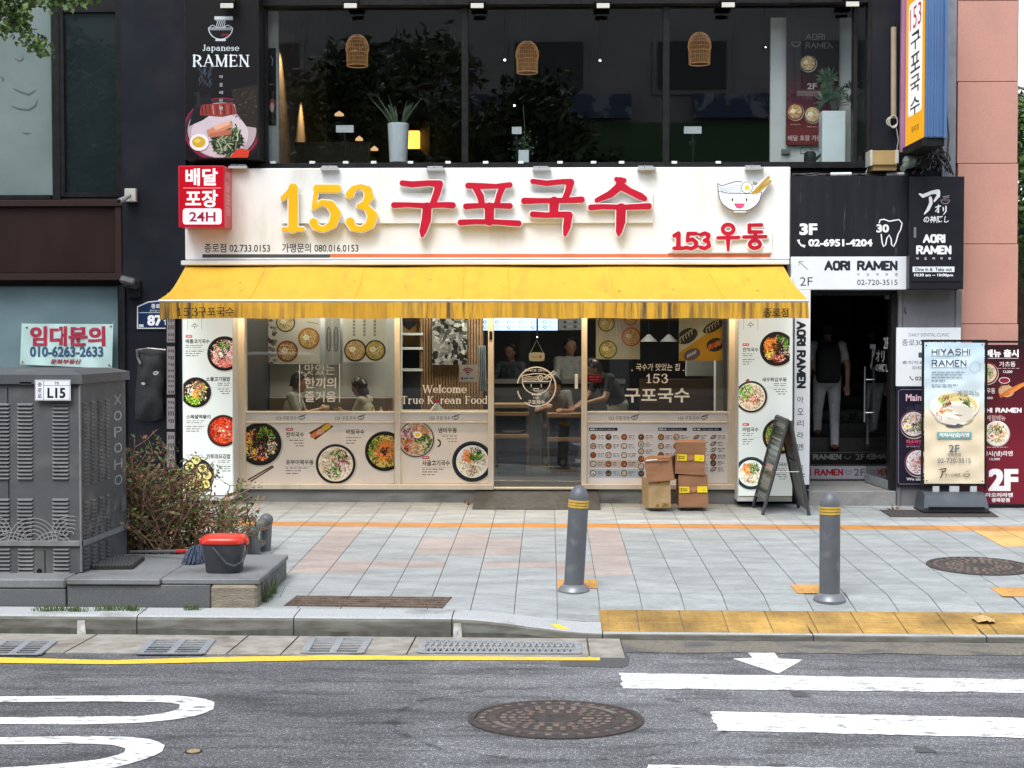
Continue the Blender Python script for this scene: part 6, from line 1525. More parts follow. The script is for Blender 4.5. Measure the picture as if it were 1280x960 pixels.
# ------------------------------------------------------------------ small things on the facade
M_PUTTY = mat('putty_plastic', (.46, .46, .41), (.40, .40, .36), .45, scale=6)
t = thing('security_camera', 'small pale security camera on the dark column above the brown band', 'camera', W(161, 250, -.14))
mb = MB(); mb.fbox(155.5, 235.5, 169.5, 252, -.20, -.121, .006); mb.build('mount_box', M_PUTTY, t)
c = W(161, 245, -.26); mb = MB(); mb.ball(c, .032, n=10); mb.tube([c, W(155, 249, -.36), W(149, 251.5, -.42)], [.02, .032, .034], 12); mb.build('camera_head', mat('grey_plastic_camera', (.25, .26, .26), None, .4), t)
mb = MB(); mb.tube([W(149.5, 251.3, -.42), W(148.2, 251.9, -.435)], .024, 12); mb.build('lens', M_BLACKM, t)
t = thing('wall_lamp', 'dark grey tilted wall lamp on the corner above the house number plate', 'lamp', W(164, 360, -.14))
mtx = Matrix.Translation(W(162, 353, -.28)) @ Matrix.Rotation(R(-18), 4, 'X') @ Matrix.Rotation(R(14), 4, 'Y')
mb = MB(); mb.box(-.10, .09, -.10, .10, -.045, .045, .02, mtx=mtx); mb.build('hood', mat('lamp_grey', (.055, .055, .06), (.04, .04, .045), .4, scale=8), t)
mb = MB(); mb.fbox(159, 350, 175, 372, -.19, -.121, .008); mb.build('bracket', M_BLACKM, t)
t = thing('address_plate', 'dark blue house number plate 87 on the navy column, half under the awning', 'sign', W(188, 411, -.13))
mb = MB(); pts = [W(x, y, -.145) for x, y in ((171.2, 383), (185, 376.8), (210, 374.5), (216, 376), (216, 411), (171.2, 411))]; mb.prism(pts, (0, .02, 0)); mb.build('plate', mat('plate_white', (.6, .62, .63), None, .4), t)
a = Art(plane(-.145)); a.poly([(172.6, 384), (185.5, 378.2), (210, 376), (215, 377.2), (215, 409.6), (172.6, 409.6)], '#1c2f52'); a.line([(174, 390.8), (214, 390.8)], .4, '#b8c4cc'); a.rect(173.6, 405.4, 179.4, 409, '#c8d0d4'); a.text('종로', 189, 380, 200, 385.6, '#dfe6ea', .02); a.text('Jong-ro', 187, 386.6, 203, 390, '#c8d0d6', .0); a.text('87', 184.6, 394, 202.8, 407, '#eef2f4', .05); a.text('길', 204.5, 396, 213, 406, '#eef2f4', .03)
a.build('lettering', M_PRINT, t)
t = thing('covered_box', 'black cloth-covered box taped to the navy column under the number plate', 'box', W(188, 525, -.15))
vs = []; fs = []
mb = MB(); n1, n2 = 10, 14
for j in range(n2+1):
    for i in range(n1+1):
        u, v = i/n1, j/n2; e = min(u, 1-u)*4; e = min(1, e); e2 = min(1, min(v, 1-v)*5)
        b_ = .12*e**.5*e2**.5+.012*math.sin(u*9+v*14)+.01*math.sin(v*23-u*4)
        vs.append(W(170+37*u+(1.5*math.sin(v*6) if u in (0, 1) else 0), 436+89*v+(2*math.sin(u*4) if v == 1 else 0), -.125-max(0, b_)))
for j in range(n2):
    for i in range(n1): k = j*(n1+1)+i; fs.append((k, k+1, k+n1+2, k+n1+1))
mb.add(vs, fs); mb.build('cover', mat('black_cloth', (.012, .013, .016), (.02, .021, .024), .8, scale=20, bump=.3), t, smooth=True)
mb = MB(); mb.tube([W(171, 437.5, -.21), W(185, 435.5, -.24), W(207, 437.5, -.22)], .012, 6); mb.tube([W(171, 437, -.22), W(172, 447, -.2), W(176, 455, -.25)], .014, 6); mb.build('tape', mat('silver_tape', (.22, .21, .20), (.12, .11, .10), .35, metal=.5, scale=40), t)
a = Art(plane(-.30)); a.ell(194.8, 466.3, 3.6, 2.4, '#b8bcc0', 12, -.2); a.rect(192.5, 465.6, 197, 467, '#3a4048'); a.ell(179, 479.5, 2.6, 1.8, '#a8acb0', 10, .1); a.build('sticker', M_PRINT, t)
t = thing('rent_banner', 'wrinkled pale banner with red Korean letters and phone number, hung on the blue glass', 'banner', W(84, 460, -.03))
rm = lambda u, v, h: W(u, v, -.045-h+.010*math.sin(u*.11+v*.05)+.005*math.sin(u*.2-v*.16))
a = Art(rm, 0); nx, ny = 40, 24
cor = [(27, 404.5), (141.5, 405.2), (140, 460.6), (25, 455.5)]
def q4(u, v): return tuple((cor[0][k]*(1-u)+cor[1][k]*u)*(1-v)+(cor[3][k]*(1-u)+cor[2][k]*u)*v for k in (0, 1))
for j in range(ny):
    for i in range(nx): a.h = 0; a.poly([q4(i/nx, j/ny), q4(i/nx, (j+1)/ny), q4((i+1)/nx, (j+1)/ny), q4((i+1)/nx, j/ny)], '#b9d6d2', 0)
sh = a.build('sheet', MATS['banner_cloth'], t)
a = Art(rm, .005); a.text('임대문의', 38, 408, 131, 432.5, '#a8344c', .045); a.text('010-6263-2633', 37.5, 433, 128.8, 446, '#3c5878', .035); a.text('문화부동산', 63.5, 449, 101.5, 455, '#a8344c', .035, .15)
for x, y in ((33.5, 409.5), (138.5, 408), (28, 452.5), (136.5, 456.5)): a.ell(x, y, 1.4, 1.4, '#8a7a50', 10); a.ell(x, y, .7, .7, '#3a3a34', 8)
a.build('lettering', MATS['banner_cloth'], sh)
mb = MB()
for p, q in (((33, 409, -.06), (27, 403, -.02)), ((138.5, 408, -.06), (143, 402, -.02)), ((28, 452.5, -.06), (24, 462, -.02)), ((136.5, 456.5, -.06), (142, 463, -.02))): mb.tube([W(*p), W(*q)], .003, 5)
mb.build('cord', M_PUTTY, t)
# electric bits under the blue sign
t = thing('junction_box', 'tan metal junction box under the blue projecting sign', 'box', W(1105, 214, -.2))
mb = MB(); mb.fbox(1089.5, 188, 1122, 206, -.30, -.03, .006); mb.fbox(1091, 206.3, 1121, 213, -.26, -.03, .004); mb.build('case', mat('tan_paint', (.36, .26, .11), (.30, .21, .085), .5, scale=5, c3=(.2, .15, .08), s3=5, lo3=.55, hi3=.8), t)
mb = MB(); mb.fbox(1087.6, 187.5, 1091, 207, -.305, -.05, .003); mb.fbox(1119, 187.5, 1123.5, 204, -.305, -.05, .003); mb.each('clip', M_PUTTY, t)
t = thing('horn_speaker', 'dull green horn speaker under the blue projecting sign', 'speaker', W(1136, 215, -.3))
c = W(1139, 200, -.30); d = Vector((-.5, -.75, -.42)).normalized()
mb = MB(); mb.tube([c, c+d*.08, c+d*.13, c+d*.17], [.085, .08, .05, .045], 16); mb.tube([c+d*.17, c+d*.30], .035, 12); mb.ball(c-d*.02, .085, n=10); mb.build('horn', mat('green_grey_paint', (.13, .16, .14), (.10, .125, .11), .4, scale=6), t)
mb = MB(); mb.tube([c, W(1142, 212, -.1), W(1143, 216, -.02)], .018, 8); mb.build('bracket', M_BLACKM, t)
t = thing('pipe', 'tan upright conduit pipe on the dark wall left of the blue sign', 'pipe', W(1117, 150, -.05))
mb = MB(); mb.tube([W(1117, 34, -.07), W(1117, 148, -.07)], .033, 12); mb.build('tube', mat('tan_pvc', (.33, .27, .19), (.28, .23, .16), .45, scale=6), t)
mb = MB(); mb.tube([W(1117, 33, -.07), W(1117, 30, -.07)], .026, 10); mb.tube([W(1117, 148, -.07), W(1118, 156, -.07), W(1121, 170, -.05), W(1118, 188, -.04)], .010, 6); mb.build('end', M_BLACKM, t)
t = thing('cable_loop', 'white cable tied in a loose loop below the tan conduit pipe', 'cable', W(1115, 160, -.1))
mb = MB()
for k in range(3):
    mb.tube([W(1118+(7-k)*math.cos(q*.55+k)*-1-3+k, 152+(6+k)*math.sin(q*.55+k), -.12-.01*k) for q in range(13)], .006, 6)
mb.tube([W(1120, 157, -.12), W(1123, 175, -.1), W(1121, 188, -.08)], .006, 6); mb.tube([W(1090, 190, -.12), W(1087, 205, -.1), W(1082, 217, -.1)], .006, 6); mb.build('wire', M_PUTTY, t)
t = thing('cable_tangle', 'tangled dark cables hanging under the blue projecting sign', 'cable', W(1168, 215, -.3)); mb = MB(); g = random.Random(3)
for k in range(30):
    x, y = 1150+g.uniform(0, 36), 182+g.uniform(0, 8); p = []
    for i in range(6): p.append(W(x, y, -.18-g.uniform(0, .25))); x += g.uniform(-6, 6); y += g.uniform(2, 8); y = min(y, 219)
    mb.tube(p, g.uniform(.005, .011), 5)
mb.tube([W(1183, 140, -.1), W(1186, 170, -.12), W(1184, 200, -.14), W(1192, 219, -.14)], .011, 6)
mb.build('cables', mat('dusty_cable', (.03, .03, .028), (.07, .065, .06), .7, scale=30), t)
t = thing('cable_run', 'thin loose cables lying along the top of the dental sign', 'cable', W(1060, 219, -.2)); mb = MB()
for k in range(3): mb.tube([W(990+8*i, 217.6+1.2*math.sin(i*1.3+k*2)+k*.5, -.12-.03*k) for i in range(19)], .007, 5)
mb.build('wire', MATS['dusty_cable'], t)
mb = MB()
for x0, x1, y in ((1038, 1064, 218), (1108, 1130, 218)): mb.tube([W(x0, y, -.17), W(x1, y-.5, -.17)], .022, 8)
mb.each('white_sleeve', MATS['pale_plastic'], t)
# ------------------------------------------------------------------ street furniture
M_BOLL = mat('grey_bollard_paint', (.105, .115, .13), (.085, .093, .107), .45, scale=5, c3=(.19, .195, .20), s3=7, lo3=.54, hi3=.78)
M_BAND = mat('reflective_yellow', (.56, .37, .05), (.46, .29, .04), .4, scale=20)
def bollard(base, top, label):
    t = thing('bollard', label, 'bollard', base, 'grey bollards with yellow bands')
    ax = (top-base); H = ax.length; q = Vector((0, 0, 1)).rotation_difference(ax.normalized()).to_matrix().to_4x4()
    mtx = Matrix.Translation(base) @ q
    def put(prof, name, m, n=28):
        mb = MB(); mb.lathe(prof, (0, 0, 0), n); mb.v = [tuple(mtx @ Vector(v)) for v in mb.v]; return mb.build(name, m, t, smooth=True)
    r = .083
    bands = [H*.80, H*.826, H*.852]
    put([(r, .0)]+[(r, H*.79), (r, H*.868)]+[(r*math.cos(R(a_)), H*.868+(H*.132)*math.sin(R(a_))) for a_ in range(10, 91, 10)], 'post', M_BOLL)
    mb = MB(); mb.lathe([(.128, -.02), (.132, .008), (.118, .03), (.095, .055), (.083, .06)], (0, 0, 0), 32); mb.v = [tuple(base+Vector(v)) for v in mb.v]; mb.build('base_ring', mat('grey_base_ring' + label[:3], (.20, .21, .225), (.16, .17, .18), .4, metal=.3, scale=9), t, smooth=True)
    for z in bands: put([(r, z-.009), (r+.004, z-.0075), (r+.004, z+.0075), (r, z+.009)], 'reflector_band', M_BAND)
    return t
b1 = G(717, 738.5, zs); z1 = b1.y-CY; bollard(b1, W(724.5, 606.5, b1.y), 'leaning grey bollard with yellow bands in front of the shop door')
b2 = G(1037, 750, zs); bollard(b2, W(1037.5, 614, b2.y), 'upright grey bollard with yellow bands in front of the stair doorway')
# manholes, covers, drains
def manhole(c, rad, label, fn, dark=1.0):
    nrm = Vector((-(fn(c.x+.1, c.y)-fn(c.x-.1, c.y))/.2, -(fn(c.x, c.y+.1)-fn(c.x, c.y-.1))/.2, 1)).normalized()
    mtx = Matrix.Translation(c) @ Vector((0, 0, 1)).rotation_difference(nrm).to_matrix().to_4x4()
    t = thing('manhole_cover', label, 'manhole cover', c)
    def put(mb, name, m): mb.v = [tuple(mtx @ Vector(v)) for v in mb.v]; return mb.build(name, m, t)
    mb = MB(); mb.lathe([(rad, -.02), (rad, .006), (rad*.925, .007), (rad*.92, -.01)], (0, 0, 0), 56); put(mb, 'frame_ring', M_IRON)
    mb = MB(); mb.lathe([(rad*.912, -.01), (rad*.91, .005), (rad*.78, .005), (rad*.775, .009), (rad*.68, .009), (rad*.675, .004), (rad*.27, .004), (rad*.265, .010), (rad*.12, .010), (rad*.115, .005), (0, .005)], (0, 0, 0), 56); lid = put(mb, 'lid', M_IRON)
    mb = MB(); g = random.Random(5)
    for rr, nb, w in ((.84, 30, .05), (.60, 26, .05), (.50, 22, .05), (.40, 16, .05), (.33, 12, .045)):
        for k in range(nb):
            a_ = 2*math.pi*k/nb; m2 = Matrix.Rotation(a_, 4, 'Z') @ Matrix.Translation((rad*rr, 0, .006))
            mb.box(-.017, .017, -.018, .018, -.004, .004, .003, mtx=m2)
    put(mb, 'stud', mat('worn_iron_studs'+label[:2], (.20, .15, .13), (.13, .10, .085), .5, metal=.4, scale=12))
    mb = MB()
    for a0, a1 in ((20, 75), (200, 232)):
        P_ = []
        for k in range(9): q = R(a0+(a1-a0)*k/8); P_.append((q,))
        for k in range(8):
            q0, q1 = P_[k][0], P_[k+1][0]
            mb.add([(rad*r_*math.cos(q_), rad*r_*math.sin(q_), .0095) for q_, r_ in ((q0, .69), (q0, .765), (q1, .765), (q1, .69))], [(0, 1, 2, 3)])
    put(mb, 'rubbed_band', mat('rubbed_iron'+label[:2], (.30, .26, .245), (.17, .14, .125), .4, metal=.5, scale=9))
    return t
c = G(695, 899.5, zr); l_ = PX(585, c.y, 899), PX(805, c.y, 899)
manhole(Vector((c.x, c.y, zr(c.x, c.y)+.004)), (l_[1]-l_[0])/2, 'round cast iron manhole cover in the road', zr)
c = G(1224, 708, zs); l_ = PX(1159.5, c.y, 708), PX(1289, c.y, 708)
manhole(Vector((c.x, c.y, zs(c.x, c.y)+.004)), (l_[1]-l_[0])/2, 'large round iron manhole cover in the grey pavement, right of the bollards', zs)
def plate(label, quad, m, cat='cover', name='cover_plate'):
    q = [G(x, y, zs) for x, y in quad]; t = thing(name, label, cat, sum(q, Vector())/4)
    mb = MB(); mb.add([p+Vector((0, 0, .003)) for p in q], [(0, 1, 2, 3)]); mb.add([p+Vector((0, 0, -.03)) for p in q]+[p+Vector((0, 0, .003)) for p in q], [(0, 1, 5, 4), (1, 2, 6, 5), (2, 3, 7, 6), (3, 0, 4, 7)]); mb.build('plate', m, t)
    c_ = sum(q, Vector())/4; f = MB(); n_ = 4
    for i in range(4):
        a_, b_ = q[i], q[(i+1) % 4]; ai, bi = a_+(c_-a_)*.03, b_+(c_-b_)*.03
        f.add([a_+Vector((0, 0, .006)), b_+Vector((0, 0, .006)), bi+Vector((0, 0, .006)), ai+Vector((0, 0, .006))], [(0, 1, 2, 3)])
    f.build('rim', M_IRON, t); return t, q
t, q = plate('long rusty brown cover plate in the pavement behind the high kerb', [(355, 757.5), (553, 760.5), (565, 746.8), (371, 745)], mat('rusty_plate', (.11, .072, .052), (.19, .14, .105), .75, metal=.2, scale=40, bump=.7, bscale=90, c3=(.06, .04, .03), s3=7, lo3=.5, hi3=.7))
mb = MB(); g = random.Random(9)
for i in range(46):
    for j in range(5):
        u, v = (i+.5)/46, (j+.5)/5; p = q[0].lerp(q[1], u).lerp(q[3].lerp(q[2], u), v); mb.box(p.x-.011, p.x+.011, p.y-.013, p.y+.013, p.z+.003, p.z+.009, .003)
mb.build('tread_stud', MATS['rusty_plate'], t)
plate('long dark cover plate in front of the HIYASHI banner stand', [(1113, 646.6), (1249, 646.8), (1236, 638), (1099, 637.6)], mat('dark_plate', (.045, .04, .038), (.085, .075, .068), .7, metal=.2, scale=30, bump=.6, bscale=90))
def drain(quad, label, cat='drain grate', bars=True, group='slotted gutter grates'):
    q = [G(x, y, zr)+Vector((0, 0, .012)) for x, y in quad]; t = thing('drain_grate', label, cat, sum(q, Vector())/4, group)
    P_ = lambda u, v: q[0].lerp(q[1], u).lerp(q[3].lerp(q[2], u), v)
    pit = MB(); pit.add([p-Vector((0, 0, .004)) for p in q], [(0, 1, 2, 3)]); pit.build('pit', M_DARKHOLE, t)
    mb = MB()
    def bar(u0, v0, u1, v1, w):
        a_, b_ = P_(u0, v0), P_(u1, v1); d_ = (b_-a_).normalized(); s_ = Vector((-d_.y, d_.x, 0))*w; z = Vector((0, 0, .008))
        mb.add([a_-s_, b_-s_, b_+s_, a_+s_, a_-s_+z, b_-s_+z, b_+s_+z, a_+s_+z], [(4, 5, 6, 7), (0, 1, 5, 4), (2, 3, 7, 6), (1, 2, 6, 5), (3, 0, 4, 7)])
    if bars:
        for e in ((0, 0, 1, 0), (0, 1, 1, 1)): bar(*e, .014)
        for u in (.02, .5, .98): bar(u, 0, u, 1, .026)
        for k in range(1, 6): bar(0, k/6, 1, k/6, .0065)
    else:
        for e in ((0, 0, 1, 0), (0, 1, 1, 1)): bar(*e, .022)
        for u in (.008, .992): bar(u, 0, u, 1, .022)
        n_ = 26
        for k in range(n_):
            bar(k/n_, 0, (k+1)/n_, 1, .006); bar((k+1)/n_, 0, k/n_, 1, .006)
        for v in (.33, .66): bar(0, v, 1, v, .005)
    mb.build('grate', M_STEELG, t); return t
drain([(-20, 820.5), (48, 820.5), (69, 804), (4, 804)], 'slotted steel gutter grate below the grey transformer cabinet, at the edge of the photo')
drain([(172, 819.5), (253, 819.5), (267, 802.5), (190, 802.5)], 'slotted steel gutter grate beneath the red-lidded bucket')
drain([(379, 818.5), (452, 818.5), (463, 800.5), (389, 800.5)], 'slotted steel gutter grate next to the long lattice grate')
drain([(523, 818), (725, 818.8), (724, 806.2), (529, 802.8)], 'long lattice gutter grate below the sloping kerb', bars=False, group=None)
c = G(242, 940, zr); t = thing('road_stud', 'small tan round survey stud set in the asphalt', 'stud', c); mb = MB(); mb.lathe([(.035, .002), (.035, .007), (.024, .009), (0, .009)], c, 16); mb.build('disc', mat('brass_stud', (.50, .36, .20), (.38, .26, .13), .5, metal=.4, scale=40), t); mb = MB(); mb.lathe([(.046, .002), (.046, .004), (.03, .004)], c, 16); mb.build('collar', M_DARKHOLE, t)
# ramp plate at the shop door
t = thing('door_ramp', 'dark grey checker metal ramp plate in front of the glass door', 'ramp', G(670, 637, zs))
p = [G(590.5, 637, zs), G(751, 637.5, zs), W(747, 612.5, -.04), W(594, 612.5, -.04)]
mb = MB(); top = [p[0]+Vector((0, 0, .012)), p[1]+Vector((0, 0, .012)), p[2], p[3]]; bot = [v.copy() for v in p[:2]]+[Vector((p[2].x, p[2].y, zs(0, 0))), Vector((p[3].x, p[3].y, zs(0, 0)))]
mb.add(top+bot, [(0, 1, 2, 3), (0, 4, 5, 1), (1, 5, 6, 2), (3, 7, 4, 0)]); mb.build('plate', mat('ramp_steel', (.045, .046, .045), (.07, .07, .068), .55, metal=.3, scale=12, stretch=(1, 1, 1), bump=.4, bscale=60, c3=(.11, .10, .09), s3=4, lo3=.55, hi3=.8), t)
mb = MB()
for px in (605, 658, 685, 736): c = G(px, 632.5, zs)+Vector((0, .02, .05)); mb.lathe([(.0, .006), (.02, .004), (.022, 0)], c, 10)
mb.each('bolt', M_STEELG, t)
# folding menu board
YN, YO = -.98, -.38
t = thing('folding_board', 'black folding menu board standing in front of the right menu panel', 'sign board', G(984, 640, zs))
n_, f_ = W(985.5, 526, YN), W(971, 521, YO); f_.z = n_.z+.02
gz = lambda x, y: zs(x, y)
ln, lf = Vector((PX(954.5, YN), YN, 0)), Vector((PX(942.5, YO), YO, 0)); rn, rf = Vector((PX(1013, YN), YN, 0)), Vector((PX(1000, YO), YO, 0))
for v in (ln, lf, rn, rf): v.z = zs(v.x, v.y)+.003
M_FRAME = mat('board_frame', (.03, .035, .035), (.045, .05, .05), .4, scale=9)
fr = MB()
for a_, b_ in ((n_, ln), (f_, lf)): fr.tube([a_, b_], .020, 4)
fr.tube([n_, f_], .02, 4); fr.tube([ln.lerp(n_, .14), lf.lerp(f_, .14)], .018, 4); fr.tube([ln.lerp(n_, .97), lf.lerp(f_, .97)], .018, 4); fr.build('front_frame', M_FRAME, t)
fr = MB(); o = Vector((.025, 0, 0))
for a_, b_ in ((n_+o, rn), (f_+o, rf)): fr.tube([a_, b_], .020, 4)
for q in (.06, .55, .97): fr.tube([rn.lerp(n_+o, q), rf.lerp(f_+o, q)], .016, 4)
fr.build('rear_frame', M_FRAME, t)
mb = MB(); mb.add([ln.lerp(n_, .14), lf.lerp(f_, .14), lf.lerp(f_, .97), ln.lerp(n_, .97)], [(0, 1, 2, 3)]); k_ = Vector((.012, 0, 0)); mb.add([Vector(v)+k_ for v in mb.v], [(3, 2, 1, 0)]); mb.build('menu_sheet', mat('board_glazed_dark', (.035, .045, .045), (.05, .06, .06), .25, scale=4), t)
bmp = lambda u, v, h: (lf.lerp(f_, .14+.83*(1-v))).lerp(ln.lerp(n_, .14+.83*(1-v)), u)+Vector((-1, 0, .35)).normalized()*(h+.002)
a = Art(bmp, .002); g = random.Random(6); v = .03
while v < .97:
    hh = g.uniform(.02, .05); sh_ = g.choice(['#6a7676', '#566264', '#8a9694', '#4a5456', '#7a8684'])
    a.poly([(.08, v), (.92, v), (.92, v+hh), (.08, v+hh)], sh_, 0) if g.random() < .75 else None
    for k in range(3):
        x = .12
        while x < .85: w = g.uniform(.05, .16); a.poly([(x, v+hh*(.15+.28*k)), (min(.88, x+w), v+hh*(.15+.28*k)), (min(.88, x+w), v+hh*(.28+.28*k)), (x, v+hh*(.28+.28*k))], '#252c2e', 1e-6); x += w+.04
    v += hh+g.uniform(.008, .03)
a.poly([(.2, .55), (.8, .55), (.8, .63), (.2, .63)], '#a88a90'); a.ell(.5, .59, .2, .03, '#c8a0b0', 12)
a.build('menu_print', M_PRINT, t)
mb = MB(); mb.add([rn.lerp(n_+o, .06), rf.lerp(f_+o, .06), rf.lerp(f_+o, .55), rn.lerp(n_+o, .55)], [(0, 1, 2, 3)]); mb.add([rn.lerp(n_+o, .56), rf.lerp(f_+o, .56), rf.lerp(f_+o, .96), rn.lerp(n_+o, .96)], [(0, 1, 2, 3)]); mb.add([Vector(v_)+Vector((.006, 0, .003)) for v_ in mb.v], [(3, 2, 1, 0), (7, 6, 5, 4)]); mb.build('rear_panel', mat('board_back_grey', (.17, .165, .16), (.22, .215, .21), .6, scale=6), t)
mb = MB(); mb.tube([ln.lerp(n_, .46), rn.lerp(n_+o, .46)], .006, 6); mb.build('stay', M_STEELG, t)
# cardboard boxes
M_CARD = mat('brown_cardboard', (.28, .135, .065), (.24, .115, .055), .8, scale=3, stretch=(1, 1, 6), bump=.15, bscale=40, c3=(.20, .095, .045), s3=3, lo3=.5, hi3=.85)
M_CARDL = mat('pale_cardboard', (.36, .25, .12), (.31, .21, .10), .8, scale=3, stretch=(1, 1, 5), bump=.2, bscale=40, c3=(.22, .15, .06), s3=5, lo3=.55, hi3=.8)
def carton(label, pts, yf, depth, m, tape=None, flap=False, skew=0.0):
    """pts: the four corners of the front in the photo (top left, top right, bottom right, bottom left)"""
    f = [W(x, y, yf) for x, y in pts]; t = thing('cardboard_box', label, 'box', (f[2]+f[3])/2, 'cardboard boxes by the shop window')
    n1 = 8; vs = []; fs = []
    D = Vector((skew, depth, 0))
    def S(u, v, w):
        p_ = f[0].lerp(f[1], u).lerp(f[3].lerp(f[2], u), v)+D*w
        b_ = .012*math.sin(u*5+v*3)*math.sin(math.pi*u)*math.sin(math.pi*v)
        return p_+Vector((0, -b_ if w == 0 else 0, 0))
    mb = MB()
    for face in ('f', 't', 'l', 'r', 'b', 'o'):
        vs = []; fs = []
        for j in range(n1+1):
            for i in range(n1+1):
                a_, b_ = i/n1, j/n1
                vs.append({'f': S(a_, b_, 0), 'o': S(a_, b_, 1), 't': S(a_, 0, b_)+Vector((0, 0, (.02*math.sin(math.pi*a_)*math.sin(math.pi*b_)) if not flap else -.03*math.sin(math.pi*a_)*math.sin(math.pi*b_))), 'b': S(a_, 1, b_), 'l': S(0, a_, b_), 'r': S(1, a_, b_)}[face])
        for j in range(n1):
            for i in range(n1): k = j*(n1+1)+i; fs.append((k, k+1, k+n1+2, k+n1+1))
        mb.add(vs, fs)
    mb.build('carton', m, t)
    if flap:
        fl = MB(); q = [S(.03, 0, .02), S(.93, -.01, .02), S(.93, .13, -.06), S(.06, .16, -.05)]; fl.add(q, [(0, 1, 2, 3)]); fl.add([p_+Vector((0, .004, .002)) for p_ in q], [(3, 2, 1, 0)]); q2 = [S(.10, -.02, .03), S(.92, -.035, .03), S(.9, .03, -.03), S(.12, .05, -.03)]; fl.add(q2, [(0, 1, 2, 3)]); fl.build('flap', m, t)
        tp = MB(); tp.add([S(.08, .10, -.062), S(.5, .085, -.068), S(.5, .05, -.05), S(.1, .065, -.045)], [(0, 1, 2, 3)]); tp.build('tape', MATS['pale_plastic'], t)
    a = Art(lambda u, v, h: S(u, v, 0)+Vector((0, -.014-h, 0)))
    if tape:
        u0, u1, v0, v1 = tape; w = u1-u0
        a.rect(u0, v0, u0+w*.36, v1, '#e8cc28'); a.rect(u0+w*.64, v0, u1, v1, '#e8cc28'); a.ell((u0+u1)/2, (v0+v1)/2, w*.13, (v1-v0)*.48, '#b07a5a' if v0 < .45 else '#c8bcae', 16); a.ell((u0+u1)/2, (v0+v1)/2, w*.08, (v1-v0)*.28, '#6a3426' if v0 < .45 else '#e0dcd4', 12)
        for c0 in (u0+w*.08, u0+w*.70):
            for k in range(2): a.rect(c0, v0+(v1-v0)*(.28+.3*k), c0+w*.2, v0+(v1-v0)*(.40+.3*k), '#8a7420')
        a.rect(u0+w*.04, v0+(v1-v0)*.15, u0+w*.07, v1-(v1-v0)*.15, '#2a2410')
    elif not flap:
        g = random.Random(2); a.rect(.2, .02, .75, .10, '#9a7a30'); 
        for _ in range(12): a.ell(g.uniform(.1, .9), g.choice([g.uniform(.02, .14), g.uniform(.84, .98)]), g.uniform(.02, .1), g.uniform(.01, .04), g.choice(['#8a6a2c', '#7a5a20', '#93713a']), 9, 0, .3)
    if tape or not flap: a.build('box_print', M_PRINT, t)
    return t
carton('brown cardboard box with yellow label on the pavement, under another brown box', [(848, 593.5), (884.5, 593), (885.5, 633), (848.5, 633.5)], -.72, .34, M_CARD, (.03, .97, .37, .56))
carton('brown cardboard box with yellow label stacked on top of another brown box', [(845, 552.5), (882, 553), (881, 594), (843.5, 592)], -.74, .34, M_CARD, (.06, .96, .38, .58), skew=.03)
carton('small pale stained cardboard box standing beneath the crumpled open box', [(810.5, 599.5), (838, 600), (838.5, 634), (811.5, 634.5)], -.76, .30, M_CARDL, skew=-.06)
carton('crumpled brown cardboard box with loose open flaps, perched on the small pale box', [(804.5, 573), (838.5, 571.5), (842.5, 600), (809, 603)], -.80, .34, M_CARD, None, True, .08)

# ------------------------------------------------------------------ granite planter, cabinet and the things on it
ZT = .104; XR = -2.27; YF0, YB0 = -6.255, -4.96
M_GRAN = mat('dark_granite', (.115, .12, .125), (.085, .09, .093), .7, scale=80, bump=.25, bscale=160, c3=(.17, .165, .15), s3=2.4, lo3=.5, hi3=.8)
M_CAP = mat('cap_granite', (.20, .21, .215), (.155, .16, .165), .7, scale=70, bump=.25, bscale=160, c3=(.10, .10, .10), s3=2.6, lo3=.5, hi3=.78)
M_MORT = mat('rough_mortar', (.25, .22, .165), (.18, .155, .115), .95, scale=9, stretch=(1, 1, 3), bump=.8, bscale=35)
pt = thing('planter', 'low grey granite planter block with cap slabs, behind the kerb', 'planter', Vector((-4, -5.6, -.12)))
xm = [-8.6, PX(82, YF0, 728), PX(262, YF0, 728), XR]
mb = MB(); mb.box(-8.6, xm[1]-.004, YF0+.005, YB0, -.2, .02, .006); mb.box(xm[1]+.004, xm[2], YF0+.02, YB0, -.2, ZT-.048, .006); mb.box(xm[2]+.002, XR-.015, YF0+.22, YB0+.002, -.2, ZT-.048, .006); mb.build('body', M_GRAN, pt)
mb = MB(); mb.box(-8.6, xm[1]-.004, YF0, YB0+.02, .024, ZT, .015); xs2 = [xm[1]+.004, PX(200, YF0, 728), XR]
for a_, b_ in zip(xs2[:-1], xs2[1:]): mb.box(a_+.002, b_-.002, YF0-.004 if b_ < XR else YF0+.03, YB0+.02, ZT-.045, ZT, .008)
mb.build('cap_slab', M_CAP, pt)
mb = MB(); mb.box(xm[2]+.004, XR-.02, YF0+.01, YF0+.2, -.16, ZT-.047, .02); mb.build('corner_stone', M_MORT, pt)
M_CAB = mat('grey_cabinet_paint', (.085, .09, .095), (.07, .075, .08), .5, scale=5, bump=.12, bscale=90, c3=(.14, .14, .135), s3=3.2, lo3=.5, hi3=.72)
M_CABL = mat('grey_cabinet_edge', (.21, .22, .225), (.16, .17, .17), .5, scale=12)
ct = thing('transformer_cabinet', 'large dark grey louvred transformer cabinet with L15 plate and wave pattern', 'cabinet', Vector((-4.8, -5.4, ZT)))
YC = -5.97; ZTOP = PZ(480, YC, 60); foot = [(-7.0, YC), (-3.763, YC), (-3.70, -4.91), (-7.0, -4.91)]
mb = MB(); mb.prism([(x, y, ZT+.002) for x, y in foot], (0, 0, ZTOP-ZT-.002)); mb.build('body', M_CAB, ct)
